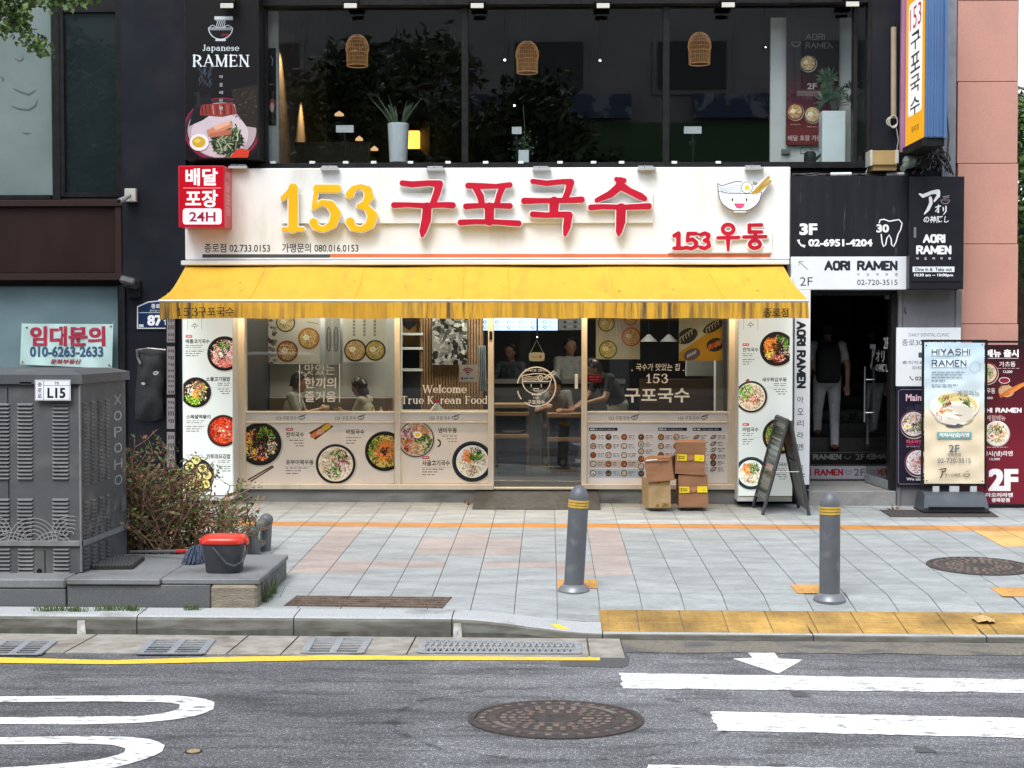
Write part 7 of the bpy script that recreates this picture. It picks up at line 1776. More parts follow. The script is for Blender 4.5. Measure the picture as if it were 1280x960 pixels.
mb = MB(); zl = PZ(466, YC, 60); mb.add([(x, y, ZTOP+.002) for x, y in ((-7.02, YC-.03), (-3.735, YC-.03), (-3.67, -4.88), (-7.02, -4.88))]+[(x, y, ZTOP+.075) for x, y in ((-7.02, YC-.03), (-3.735, YC-.03), (-3.67, -4.88), (-7.02, -4.88))]+[(x, y, zl+.02) for x, y in ((-7, YC+.12), (-3.85, YC+.12), (-3.80, -5.0), (-7, -5.0))], [(0, 1, 5, 4), (1, 2, 6, 5), (2, 3, 7, 6), (3, 0, 4, 7), (4, 5, 9, 8), (5, 6, 10, 9), (6, 7, 11, 10), (7, 4, 8, 11), (8, 9, 10, 11), (3, 2, 1, 0)]); mb.build('lid', M_CAB, ct)
SL = lambda u, z, h: Vector((-3.763+.063*u+h, YC+1.06*u, z))
SX = lambda px: (lambda u: u)( ((-3.763-(px-686)/1850*(YC-CY)) / (((px-686)/1850)*1.06-.063)) )   # photo column on the side wall -> 0..1
front_p = plane(YC)
def louvres_front(x0, x1, ya, yb):
    y = ya; lv = MB()
    while y < yb:
        a_, b_ = W(x0, y, YC), W(x1, y+2.6, YC)
        lv.add([(a_.x, YC-.001, a_.z), (b_.x, YC-.001, a_.z), (b_.x-.012, YC-.016, b_.z), (a_.x+.012, YC-.016, b_.z), (a_.x+.006, YC-.001, b_.z-.003), (b_.x-.006, YC-.001, b_.z-.003)], [(0, 1, 2, 3), (3, 2, 5, 4), (0, 3, 4), (1, 5, 2)]); y += 4.85
    lv.build('louvre_bank', M_CAB, ct, clean=False)
for x0, x1 in ((-32, -10), (-8, 13), (21, 42), (65, 87)):
    louvres_front(x0, x1, 504, 600); louvres_front(x0, x1, 623, 672)
for x0, x1 in ((-40, -10), (-8, 14), (22, 43), (66, 88)): louvres_front(x0, x1, 685, 716)
def louvres_side(u0, u1, ya, yb):
    y = ya; lv = MB()
    while y < yb:
        za, zb_ = PZ(y, YC, 95), PZ(y+2.6, YC, 95)
        lv.add([SL(u0, za, .001), SL(u1, za, .001), SL(u1-.01, zb_, .016), SL(u0+.01, zb_, .016), SL(u0+.005, zb_-.003, .001), SL(u1-.005, zb_-.003, .001)], [(0, 1, 2, 3), (3, 2, 5, 4), (0, 3, 4), (1, 5, 2)]); y += 4.85
    lv.build('louvre_bank', M_CAB, ct, clean=False)
US = [(.04, .14), (.20, .30), (.36, .46), (.52, .60)]
for u0, u1 in US: louvres_side(u0, u1, 503, 606); louvres_side(u0, u1, 628, 674); louvres_side(u0, u1, 686, 716)
mb = MB(); z_ = PZ(679, YC, 60); mb.box(-7, -3.77, YC-.02, YC-.001, z_-.022, z_+.022, .003); mb.add([SL(0, z_-.022, .001), SL(1, z_-.022, .001), SL(1, z_+.022, .001), SL(0, z_+.022, .001), SL(0, z_-.022, .016), SL(1, z_-.022, .016), SL(1, z_+.022, .016), SL(0, z_+.022, .016)], [(4, 5, 6, 7), (0, 1, 5, 4), (3, 7, 6, 2), (1, 2, 6, 5)]); mb.box(-3.772, -3.757, YC-.012, YC+.01, ZT+.01, ZTOP, .003); mb.fbox(24, 477, 40, 480.5, YC-.03, YC-.001, .003); mb.build('edge_rail', M_CABL, ct)
mb = MB(); mb.fbox(55.6, 688, 56.6, 720, YC-.004, YC-.0005); mb.fbox(10, 484, 11, 672, YC-.004, YC-.0005); mb.build('door_gap', M_BLACKM, ct)
mb = MB(); c = W(49, 714, YC-.006); mb.lathe([(0, 0), (.02, 0), (.022, .01)], c, 14, axis='y'); mb.build('lock_hole', M_BLACKM, ct)
mb = MB(); mb.fbox(43.6, 475, 88, 501, YC-.045, YC-.032, .002); pl_ = mb.build('number_plate', mat('enamel_white', (.72, .74, .76), None, .3), ct)
a = Art(plane(YC-.045)); a.rect(44.4, 475.8, 87.2, 500.2, '#e6e9ee'); [a.line(q, .3, '#4a5058') for q in ([(44.6, 476), (87, 476), (87, 500), (44.6, 500), (44.6, 476)], [(54.5, 476), (54.5, 500)], [(54.5, 482), (87, 482)])]
a.text('L15', 59.5, 485, 81.5, 497.6, '#22262c', .04); a.text('TR', 68, 477.4, 74, 481, '#3a3f46', .02)
for k, ch in enumerate('종로로'): a.text(ch, 46.8, 478.2+k*7, 52.4, 483.4+k*7, '#3a3f46', .02)
a.build('lettering', M_PRINT, pl_)
M_WAVE = print_mat('cabinet_print', .5, 0, .25)
a = Art(plane(YC), .0185); LG = (.30, .31, .315)
a.clip = (-40, 600, 94, 676)
for cx, cy, rr in ((-12, 668, 26), (41, 676, 30), (88, 668, 24), (14, 690, 26), (66, 690, 26)):
    for k in range(5):
        a.ring(cx, cy, rr-k*5, (rr-k*5)*.95, .55, LG, 180, 360, 28)
a.clip = None
a.build('wave_print', M_WAVE, ct)
a = Art(lambda u, v, h: SL(u, PZ(v, YC, 95), h), .0185); a.clip = (.0, 600, 1.0, 676)
for cx, cy, rr in ((.06, 668, 17), (.24, 664, 17), (.42, 658, 17), (.60, 652, 17), (.80, 648, 19), (.98, 656, 22), (.33, 676, 14), (.70, 672, 16), (.9, 676, 16)):
    for k in range(4): a.ring(cx, cy, (rr-k*4.4)/150, rr-k*4.4, .004 if False else .5, LG, 180, 360, 2) if False else a.line([(cx+(rr-k*4.2)/165*math.cos(R(q)), cy+(rr-k*4.2)*math.sin(R(q))) for q in range(180, 361, 12)], .0035, LG)
a.clip = None
def stext(s, u0, u1, v0, v1):
    V, Fc = glyphs(s, -.01); A, B = V.min(0), V.max(0); N = (V-A)/np.maximum(B-A, 1e-6); k = len(a.v)
    a.v += [a.mp(u0+n_[0]*(u1-u0), v1-n_[1]*(v1-v0), .003) for n_ in N]
    for f in Fc: a.f.append([i+k for i in f]); a.c.append((lin('#b8bcbc'), len(f)))
for k, ch in enumerate('XoPoHO'): stext(ch, .72, .90, 499+k*21.5, 512+k*21.5)
a.build('side_print', M_WAVE, ct)
# bucket
YBK = -5.86; cb = Vector((PX(280.5, YBK, 700), YBK, ZT+.003)); px2 = (YBK-CY)/1850
t = thing('bucket', 'dark grey bucket with a bright red lid on the granite planter', 'bucket', cb)
def rrsec(hx, hy, z, n=28): 
    o = []
    for k in range(n):
        q = 2*math.pi*k/n; c_, s_ = math.cos(q), math.sin(q); e = .55
        o.append(cb+Vector((hx*math.copysign(abs(c_)**e, c_), hy*math.copysign(abs(s_)**e, s_), z)))
    return o
def loft(secs, mi=0):
    mb = MB(); n_ = len(secs[0]); vs = [v for s_ in secs for v in s_]; fs = [(i*n_+k, i*n_+(k+1) % n_, (i+1)*n_+(k+1) % n_, (i+1)*n_+k) for i in range(len(secs)-1) for k in range(n_)]
    fs.append(tuple(range(n_))[::-1]); fs.append(tuple((len(secs)-1)*n_+k for k in range(n_))); return mb.add(vs, fs)
M_BKT = mat('charcoal_plastic', (.038, .042, .05), (.05, .054, .062), .45, scale=5, c3=(.075, .075, .08), s3=5, lo3=.55, hi3=.8)
loft([rrsec(.135, .11, 0), rrsec(.142, .115, .01), rrsec(.165, .135, .215), rrsec(.172, .14, .24)]).build('body', M_BKT, t, smooth=True)
M_LID = mat('red_plastic', (.66, .035, .02), (.58, .03, .016), .3, scale=6, c3=(.6, .12, .09), s3=9, lo3=.6, hi3=.8)
loft([rrsec(.178, .146, .235), rrsec(.182, .15, .24), rrsec(.182, .15, .265), rrsec(.176, .144, .276), rrsec(.16, .13, .292), rrsec(.13, .10, .297)]).build('lid', M_LID, t, smooth=True)
mb = MB()
for sx in (-1, 1): mb.box(cb.x+sx*.183-.012, cb.x+sx*.183+.012, cb.y-.04, cb.y+.04, ZT+.22, ZT+.27, .006)
mb.each('lid_clip', M_LID, t)
mb = MB(); mb.tube([cb+Vector((x, y, z)) for x, y, z in ((-.06, -.145, .215), (-.02, -.165, .17), (.05, -.17, .09), (.11, -.16, .065), (.165, -.10, .09), (.185, -.03, .16), (.185, 0, .21))], .009, 8); mb.build('handle', M_BKT, t)
# mop
t = thing('mop', 'grey-handled mop with dark blue strands lying on the planter', 'mop', Vector((PX(243, -5.5), -5.5, ZT)))
h0, h1 = Vector((PX(163, -5.02, 695), -5.02, ZT+.03)), Vector((PX(246, -5.30, 692), -5.30, ZT+.085))
mb = MB(); mb.tube([h0, h0.lerp(h1, .70)], .014, 10); mb.build('handle', mat('mop_grey', (.12, .125, .13), None, .35), t)
mb = MB(); mb.tube([h0.lerp(h1, .70), h0.lerp(h1, .86)], .017, 10); mb.build('grip', mat('mop_red', (.45, .03, .03), None, .4), t)
mb = MB(); mb.tube([h0.lerp(h1, .86), h1], .013, 10); mb.build('ferrule', M_STEELG, t)
mb = MB(); g = random.Random(8)
for k in range(120):
    a_ = g.uniform(-2.5, .6); L = g.uniform(.08, .17); p = h1+Vector((g.uniform(-.02, .02), g.uniform(-.02, .02), 0)); pts = [p]; zz = p.z+g.uniform(0, .03)
    for i in range(5):
        q = (i+1)/5; pts.append(Vector((p.x+math.cos(a_)*L*.62*q+g.uniform(-.008, .008), p.y+math.sin(a_)*L*1.7*q, max(ZT+.006+g.uniform(0, .03)*(1-q), zz+.05*math.sin(q*2.2)-.13*q*q))))
    mb.tube(pts, .0055, 5)
mb.build('strands', mat('mop_blue', (.035, .05, .085), (.06, .08, .12), .9, scale=40), t)
# scraper mat
q = [G(*p, lambda x, y: ZT) for p in ((115, 712.5), (166, 712), (181, 700), (133, 698))]
t = thing('scraper_mat', 'black rubber scraper mat against the cabinet on the planter', 'mat', sum(q, Vector())/4)
mb = MB(); mb.prism([v+Vector((0, 0, .004)) for v in q], (0, 0, .022)); mb.build('pad', mat('black_rubber', (.014, .014, .014), (.02, .02, .02), .6, scale=20), t)
mb = MB()
for i in range(12):
    for j in range(7):
        u, v = (i+.5+(j % 2)*.4)/12.6, (j+.5)/7; p = q[0].lerp(q[1], u).lerp(q[3].lerp(q[2], u), v); mb.tube([p+Vector((-.012, -.02, .026)), p+Vector((.002, 0, .034)), p+Vector((.014, .02, .026))], .007, 5)
mb.build('stud', mat('grey_rubber', (.06, .06, .062), None, .5), t)
# pipe railing behind the shrub
t = thing('pipe_rail', 'long pale steel pipe running behind the dry shrubs', 'rail', Vector((-4, -3.85, .3)))
mb = MB(); mb.tube([W(-80, 643, -3.9), W(321, 646.4, -3.9)], .022, 10); mb.build('pipe', mat('pale_steel', (.58, .6, .61), (.46, .48, .49), .3, metal=.5, scale=8), t)
mb = MB()
for px in (-30, 60, 190): p = W(px, 645, -3.9); mb.tube([Vector((p.x, -3.9, zs(p.x, -3.9)-.02)), p], .016, 8)
mb.each('post', M_STEELG, t)
t = thing('pipe_guard', 'short grey pipe guard with round joints beside the bucket', 'guard', G(323, 693, zs))
M_PG = mat('grey_pipe', (.13, .135, .14), (.10, .105, .11), .5, scale=9)
a0, a1 = G(317, 695, zs), G(330.5, 690.5, zs); t0, t1 = W(316, 664, a0.y), W(333, 650, a1.y+.1); a1.y = t1.y; a1.x = t1.x-.02; a1.z = zs(a1.x, a1.y)
mb = MB()
for b_, tp in ((a0, t0), (a1, t1)):
    mb.tube([b_, tp-Vector((0, 0, .03))], [.062, .055], 12)
mb.each('post', M_PG, t)
mb = MB(); d = (t1-t0).normalized(); mb.tube([t0-d*.02, t1+d*.03], .042, 12); mb.ball(t0, .062); mb.ball(t1, .066); m0, m1 = a0.lerp(t0, .3), a1.lerp(t1, .3); mb.tube([m0, m1], .034, 10); mb.ball(m0, .05); mb.ball(m1, .05); mb.build('rail', M_PG, t, smooth=True)
# ------------------------------------------------------------------ dry shrubs, weeds, litter
mb = MB(); mb.add([(-8.6, -4.93, -.075), (-2.72, -4.93, -.085), (-2.72, -4.0, -.068), (-8.6, -4.0, -.055)], [(0, 1, 2, 3)]); props(mb.build('soil', mat('dry_soil', (.07, .055, .04), (.12, .095, .07), .95, scale=14, bump=.8)), kind='structure')
M_TWIG = mat('dry_twig', (.17, .09, .05), (.26, .175, .11), .85, scale=20)
def leaf_mat(name, cols):
    m = bpy.data.materials.new(name); m.use_nodes = True; n, l, b = nodes(m)
    a_ = n.new('ShaderNodeVertexColor'); a_.layer_name = 'Col'; l.new(a_.outputs['Color'], b.inputs['Base Color']); b.inputs['Roughness'].default_value = .6
    l.new(a_.outputs['Color'], b.inputs['Subsurface Radius']) if False else None
    MATS[name] = m; return m
M_LEAF = leaf_mat('leaves', None)
class Leaves:
    def __init__(s): s.v = []; s.f = []; s.c = []
    def leaf(s, p, size, col, g, fan=False, up=None):
        u = Vector((g.gauss(0, 1), g.gauss(0, 1), g.gauss(0, .7))).normalized(); w = u.cross(Vector((g.gauss(0, 1), g.gauss(0, 1), g.gauss(0, 1)))).normalized(); k = len(s.v); nrm = u.cross(w)
        if fan: pts = [p, p+u*size*.55+w*size*.5, p+u*size*.9+w*size*.42, p+u*size*.82+w*.05*size+nrm*size*.06, p+u*size*.95-w*size*.36, p+u*size*.55-w*size*.5]
        else: pts = [p, p+u*size*.5+w*size*.26+nrm*size*.08, p+u*size, p+u*size*.5-w*size*.26+nrm*size*.08]
        s.v += pts; s.f.append(tuple(range(k, k+len(pts)))); s.c.append((col, len(pts)))
    def build(s, name, parent):
        me = bpy.data.meshes.new(name); me.from_pydata([tuple(v) for v in s.v], [], s.f); ca = me.color_attributes.new('Col', 'FLOAT_COLOR', 'CORNER')
        ca.data.foreach_set('color', [x for c_, n_ in s.c for _ in range(n_) for x in (*c_[:3], 1)]); me.update(); return link(name, me, M_LEAF, parent)
def shrub(label, px0, px1, ytop, Y, nst, nleaf, seed, green, dens):
    g = random.Random(seed); x0, x1 = PX(px0, Y, 650), PX(px1, Y, 650); zt = PZ(ytop, Y, 250)
    t = thing('dry_shrub', label, 'shrub', Vector(((x0+x1)/2, Y, -.06))); tw = MB(); lv_ = Leaves()
    for k in range(nst):
        bx = g.uniform(x0, x1); p = Vector((bx, Y+g.uniform(-.15, .3), -.07)); H = (zt+.06)*g.uniform(.55, 1.02)*(1-.25*abs((bx-x0)/(x1-x0)-.45)); d = Vector((g.uniform(-.12, .12), g.uniform(-.12, .12), 1)); pts = [p.copy()]
        n_ = 9
        for i in range(n_):
            d += Vector((g.gauss(0, .13), g.gauss(0, .13), 0)); d.z = max(.35, d.z-.02*i); p = p+d.normalized()*H/n_; p.x = max(x0-.12, min(x1+.12, p.x)); pts.append(p.copy())
        tw.tube(pts, [.011*(1-.75*i/n_)+.0024 for i in range(n_+1)], 4, caps=False)
        for i in range(2, n_+1):
            for _ in range(2):
                if g.random() < .75:
                    q = pts[i]; e = q+Vector((g.gauss(0, .11), g.gauss(0, .11), g.uniform(.0, .16))); m_2 = q.lerp(e, .5)+Vector((0, 0, g.uniform(-.03, .02))); tw.tube([q, m_2, e], [.0045, .0034, .002], 3, caps=False)
                    for _ in range(int(nleaf*(.25+1.5*(i/n_)**1.5))):
                        c = g.random(); col = (.26*g.uniform(.6, 1.2), .14*g.uniform(.6, 1.2), .055) if c > green else (.125*g.uniform(.5, 1.3), .165*g.uniform(.6, 1.3), .035)
                        if c > .93: col = (.30, .10, .055)
                        lv_.leaf(m_2.lerp(e, g.random())+Vector((g.gauss(0, .02), g.gauss(0, .02), g.gauss(0, .02))), g.uniform(.024, .062), col, g)
    tw.build('twigs', M_TWIG, t, clean=False); lv_.build('leaves', t)
shrub('dense brown half-dry shrub right of the grey cabinet', 138, 224, 550, -4.55, 90, 3.0, 21, .64, 1)
shrub('thin dry shrub with brown and red leaves in front of the left menu panel', 224, 292, 596, -4.4, 32, 3.8, 22, .55, .5)
def weeds(name, spots, hgt, seed, n_):
    g = random.Random(seed); L = MB()
    for px, py, sp in spots:
        for _ in range(n_):
            p = G(px+g.gauss(0, sp), py+g.uniform(-1, .6), zs); a_ = g.uniform(0, 6.28); h_ = hgt*g.uniform(.4, 1.2); w = .004
            e = p+Vector((math.cos(a_)*h_*.6, math.sin(a_)*h_*.4, h_)); m_2 = p.lerp(e, .55)+Vector((0, 0, h_*.15)); w = .0022; L.add([p+Vector((-w, 0, 0)), p+Vector((w, 0, 0)), m_2+Vector((w, 0, 0)), m_2-Vector((w, 0, 0)), e], [(0, 1, 2, 3), (3, 2, 4)])
    return props(L.build(name, mat(name+'_green', (.075, .115, .03), (.05, .08, .022), .7, scale=30), clean=False), kind='stuff')
weeds('grass', [(58, 764.5, 8), (75, 764, 9), (95, 765, 7), (135, 763.8, 8), (150, 763.5, 10), (165, 764, 6), (240, 763, 5)], .05, 3, 70)
weeds('weeds', [(330, 753, 3), (336, 747, 4), (342, 742, 3), (333, 750, 3)], .16, 4, 22)
g = random.Random(31); L = Leaves()
t = thing('leaf_litter', 'crumpled tan scrap of paper on the yellow tactile paving', 'litter', G(1229, 776, zs)); c = G(1229, 776, zs)
mb = MB(); vs = []; fs = []
for j in range(7):
    for i in range(9): u, v = i/8-.5, j/6-.5; vs.append(c+Vector((u*.17*(1-.4*abs(v)), v*.2*(1-.5*u*u), .006+.03*abs(math.sin(u*9+v*3))*max(0, 1-3*u*u-2*v*v)+g.uniform(0, .008))))
for j in range(6):
    for i in range(8): k = j*9+i; fs.append((k, k+1, k+10, k+9))
mb.add(vs, fs); t.name = 'paper_scrap'; mb.build('paper', mat('tan_paper', (.55, .38, .18), (.42, .27, .11), .8, scale=20), t)
def fallen(label, px, py, seed, n_=5):
    g = random.Random(seed); t = thing('fallen_leaves', label, 'dry leaves', G(px, py, zs)); L = Leaves()
    for _ in range(n_): L.leaf(G(px+g.gauss(0, 3), py+g.uniform(-.8, .8), zs)+Vector((0, 0, .012)), g.uniform(.05, .09), (.22*g.uniform(.6, 1.2), .11, .05), g)
    L.build('leaf', t)
fallen('few curled brown dry leaves beside the dark cover plate', 1118, 637, 3, 8); fallen('few curled brown dry leaves at the foot of the shop plinth, left of the ramp', 585, 631, 4, 6)
# ------------------------------------------------------------------ people
SKIN = mat('skin', (.42, .24, .16), (.38, .21, .14), .5, scale=9)
HAIR = mat('black_hair', (.012, .010, .010), (.022, .018, .016), .4, scale=60, stretch=(1, 1, .2))
CLOTH = {}
def cloth(name, c, c2=None):
    if name not in CLOTH: CLOTH[name] = mat('cloth_'+name, c, c2 or tuple(v*.8 for v in c), .85, scale=12, bump=.15, bscale=18)
    return CLOTH[name]
def person(label, loc, yaw, J, cols, H=1.70, group=None, hair='short', extras=None, fingers=True, vox=.011):
    """one continuous body: joints in metres for a 1.70 m figure facing +y, limbs as tapered volumes fused together"""
    D = dict(pelvis=(0, 0, .94), chest=(0, 0, 1.27), neck=(0, .0, 1.44), head=(0, .025, 1.585), sl=(-.185, 0, 1.39), sr=(.185, 0, 1.39), el=(-.235, -.02, 1.11), er=(.235, -.02, 1.11),
             wl=(-.245, .05, .87), wr=(.245, .05, .87), hl=(-.09, 0, .92), hr=(.09, 0, .92), kl=(-.10, .02, .50), kr=(.10, .02, .50), al=(-.10, -.02, .09), ar=(.10, -.02, .09), tl=(-.12, .14, .035), tr=(.12, .14, .035))
    D.update(J or {}); D = {k: Vector(v) for k, v in D.items()}
    caps = []
    def cap(a_, b_, r0, r1, tag): caps.append((D[a_] if isinstance(a_, str) else a_, D[b_] if isinstance(b_, str) else b_, r0, r1, tag))
    ch, pe = D['chest'], D['pelvis']; side = (D['sr']-D['sl']).normalized()
    for s_ in (-1, 1):
        cap(pe+side*.075*s_, ch+side*.085*s_, .098, .105, 'top'); cap(ch+side*.085*s_, D['neck']+side*.07*s_-Vector((0, 0, .07)), .10, .07, 'top')
    cap('pelvis', 'chest', .11, .115, 'top'); cap(pe-side*.07, pe+side*.07, .115, .115, 'legs'); cap('chest', 'neck', .09, .056, 'top'); cap('neck', 'head', .052, .055, 'skin')
    for q in 'lr':
        sh = D['s'+q]; cap(ch+(D['neck']-ch)*.6, sh, .075, .066, 'top'); mid = sh.lerp(D['e'+q], .62)
        cap(sh, mid, .062, .052, 'top'); cap(mid, 'e'+q, .046, .041, 'arm'); cap('e'+q, 'w'+q, .041, .029, 'arm')
        cap('h'+q, 'k'+q, .096, .07, 'legs'); cap('k'+q, 'a'+q, .068, .058, 'legs'); cap('a'+q, 't'+q, .045, .034, 'shoes'); cap(D['a'+q]-Vector((0, .0, .03)), D['a'+q]+(D['a'+q]-D['t'+q])*.28-Vector((0, 0, .045)), .042, .036, 'shoes')
        # hand: palm, four bent fingers, thumb
        w_ = D['w'+q]; f_ = (w_-D['e'+q]).normalized(); lat = f_.cross(Vector((0, 1, .3))).normalized(); pn = f_.cross(lat).normalized(); sgn = 1 if q == 'r' else -1
        cap(w_, w_+f_*.075, .026, .030, 'skin')
        if fingers:
            for i, L in enumerate((.066, .076, .070, .055)):
                b_ = w_+f_*.085+lat*(i-1.5)*.019; m_2 = b_+f_*L*.55+pn*.008; caps.append((b_-f_*.02, m_2, .0095, .009, 'skin')); caps.append((m_2, m_2+f_*L*.38+pn*.022, .009, .008, 'skin'))
            b_ = w_+f_*.03-lat*.026; caps.append((b_, b_+f_*.03-lat*.022, .011, .010, 'skin')); caps.append((b_+f_*.03-lat*.022, b_+f_*.062-lat*.020+pn*.012, .010, .0085, 'skin'))
    hd = D['head']; up = (hd-D['neck']).normalized(); up = (up+Vector((0, 0, .6))).normalized() if abs(up.z) > .4 else up
    face = J.get('face', (0, 1, 0)) if J else (0, 1, 0); face = Vector(face).normalized(); face = (face-up*face.dot(up)).normalized(); ear = up.cross(face).normalized()
    caps.append((hd-up*.02+face*.012, hd+up*.035, .080, .088, 'skin')); caps.append((hd-up*.075+face*.045, hd-up*.02+face*.03, .045, .07, 'skin')); caps.append((hd+up*.03-face*.03, hd+up*.03+face*.01, .088, .085, 'skin'))
    caps.append((hd+up*.005+face*.088, hd-up*.025+face*.104, .010, .015, 'skin')); caps.append((hd-up*.058+face*.083-ear*.014, hd-up*.058+face*.083+ear*.014, .010, .010, 'skin'))
    for s_ in (-1, 1): caps.append((hd+ear*.083*s_+up*.01, hd+ear*.088*s_-up*.025, .016, .012, 'skin'))
    k = H/1.70; mb = MB()
    for a_, b_, r0, r1, tag in caps:
        if (b_-a_).length < 1e-4: b_ = a_+Vector((0, 0, .001))
        d = (b_-a_).normalized(); n_ = 12; prof = [(a_-d*r0*math.cos(R(q)), r0*math.sin(R(q))) for q in (4, 30, 60, 90)]+[(b_+d*r1*math.cos(R(q)), r1*math.sin(R(q))) for q in (90, 60, 30, 4)]
        mb.tube([p for p, _ in prof], [r_ for _, r_ in prof], n_)
    M_ = Matrix.Translation(loc) @ Matrix.Rotation(yaw, 4, 'Z') @ Matrix.Scale(k, 4)
    me = bpy.data.meshes.new('body'); me.from_pydata(mb.v, [], mb.f)
    ob = bpy.data.objects.new('body', me); COL.objects.link(ob)
    rm_ = ob.modifiers.new('fuse', 'REMESH'); rm_.mode = 'VOXEL'; rm_.voxel_size = vox
    sm_ = ob.modifiers.new('soften', 'SMOOTH'); sm_.iterations = 3; sm_.factor = .5
    dg = bpy.context.evaluated_depsgraph_get(); me2 = bpy.data.meshes.new_from_object(ob.evaluated_get(dg)); bpy.data.objects.remove(ob)
    P = np.array([p.center[:] for p in me2.polygons]); best = np.full(len(P), 1e9); idx = np.zeros(len(P), int)
    order = ['skin', 'top', 'arm', 'legs', 'shoes']
    for a_, b_, r0, r1, tag in caps:
        a2, b2 = np.array(a_[:]), np.array(b_[:]); d = b2-a2; t_ = np.clip(((P-a2) @ d)/max(1e-9, d @ d), 0, 1); dist = np.linalg.norm(P-a2-t_[:, None]*d, axis=1)-(r0+(r1-r0)*t_)
        m_2 = dist < best; best[m_2] = dist[m_2]; idx[m_2] = order.index(tag)
    me2.transform(M_)
    t = thing('person', label, 'person', loc, group)
    mats = [SKIN, cols['top'], cols.get('arm', SKIN), cols['legs'], cols.get('shoes', cloth('dark_shoe', (.02, .02, .02)))]
    body = link('body', me2, mats, t); me2.materials.clear()
    for m_2 in mats: me2.materials.append(m_2)
    me2.polygons.foreach_set('material_index', idx.tolist()); me2.polygons.foreach_set('use_smooth', [True]*len(P)); me2.update()
    # hair as a cap of locks over the skull
    g = random.Random(hash(label) % 999); hb = MB(); vs = []; fs = []; nu, nv = 24, 12; low = {'short': 126, 'long': 150, 'bun': 120}[hair]
    for j in range(nv+1):
        for i in range(nu):
            a_ = 2*math.pi*i/nu; fr = math.cos(a_)          # 1 = towards the face
            th = R((low-80*max(0, fr)**.7 if hair != 'long' else low-92*max(0, fr)**.6)*j/nv); r_ = .112+.006*math.sin(i*5+j*3)+g.uniform(-.003, .003)
            v = up*math.cos(th)*r_*1.06+(face*math.cos(a_)+ear*math.sin(a_)*.88)*math.sin(th)*r_ if th < R(115) else up*(math.cos(th)*r_*1.5)+(face*math.cos(a_)+ear*math.sin(a_)*.9)*math.sin(R(115))*r_*1.05
            vs.append(hd+up*.022-face*.012+v)
    for j in range(nv):
        for i in range(nu): fs.append((j*nu+i, j*nu+(i+1) % nu, (j+1)*nu+(i+1) % nu, (j+1)*nu+i))
    hb.add(vs, fs)
    if hair == 'bun': hb.ball(hd+up*.07-face*.10, .045)
    hb.v = [tuple(M_ @ Vector(v)) for v in hb.v]; hb.build('hair', HAIR, t, smooth=True)
    eb = MB()
    for s_ in (-1, 1): eb.ball(hd+face*.085+ear*.032*s_+up*.012, .009, n=6)
    eb.v = [tuple(M_ @ Vector(v)) for v in eb.v]; eb.build('eyes', HAIR, t)
    if extras: extras(t, M_, D)
    return t
def backpack(t, M_, D):
    mb = MB(); secs = []
    for z, hx, y0, y1 in ((.90, .13, -.12, -.22), (.94, .155, -.11, -.27), (1.10, .165, -.11, -.29), (1.28, .16, -.11, -.27), (1.40, .13, -.11, -.22), (1.44, .08, -.12, -.17)):
        secs.append([(-hx, y0, z), (-hx*.9, y1*.85, z), (-hx*.5, y1, z), (hx*.5, y1, z), (hx*.9, y1*.85, z), (hx, y0, z)])
    n_ = 6; mb.add([v for s_ in secs for v in s_], [(i*n_+k, i*n_+(k+1) % n_, (i+1)*n_+(k+1) % n_, (i+1)*n_+k) for i in range(5) for k in range(n_)]+[tuple(range(6))[::-1], tuple(range(30, 36))])
    mb.v = [tuple(M_ @ Vector(v)) for v in mb.v]; mb.build('bag', cloth('black_bag', (.008, .008, .009)), bp_t, smooth=True)
    mb = MB()
    for s_ in (-1, 1): mb.tube([(.10*s_, -.12, 1.38), (.125*s_, -.04, 1.475), (.13*s_, .07, 1.44), (.145*s_, .125, 1.30), (.17*s_, .06, 1.08), (.14*s_, -.11, 1.0)], .02, 6)
    mb.v = [tuple(M_ @ Vector(v)) for v in mb.v]; mb.build('strap', CLOTH['black_bag'], bp_t)
zst = Z0+RZ*2; yst = YR+.3+.17; ps = Vector((PX(1034, yst, 480), yst, zst))
bp_t = thing('backpack', 'black backpack worn by the person climbing the stairs', 'backpack', ps+Vector((0, -.2, .9)))
person('person in pale T-shirt and grey trousers climbing the dark stairs, seen from behind', ps, R(-4), dict(kl=(-.11, .10, .53), al=(-.11, .16, .27), tl=(-.12, .32, .22), kr=(.10, .02, .50), er=(.26, -.03, 1.12), wr=(.265, .03, .88), head=(0, .05, 1.58)),
       dict(top=cloth('pale_tee', (.52, .53, .55)), legs=cloth('grey_trousers', (.55, .56, .60)), shoes=cloth('brown_shoe', (.16, .06, .03))), 1.68, extras=backpack)
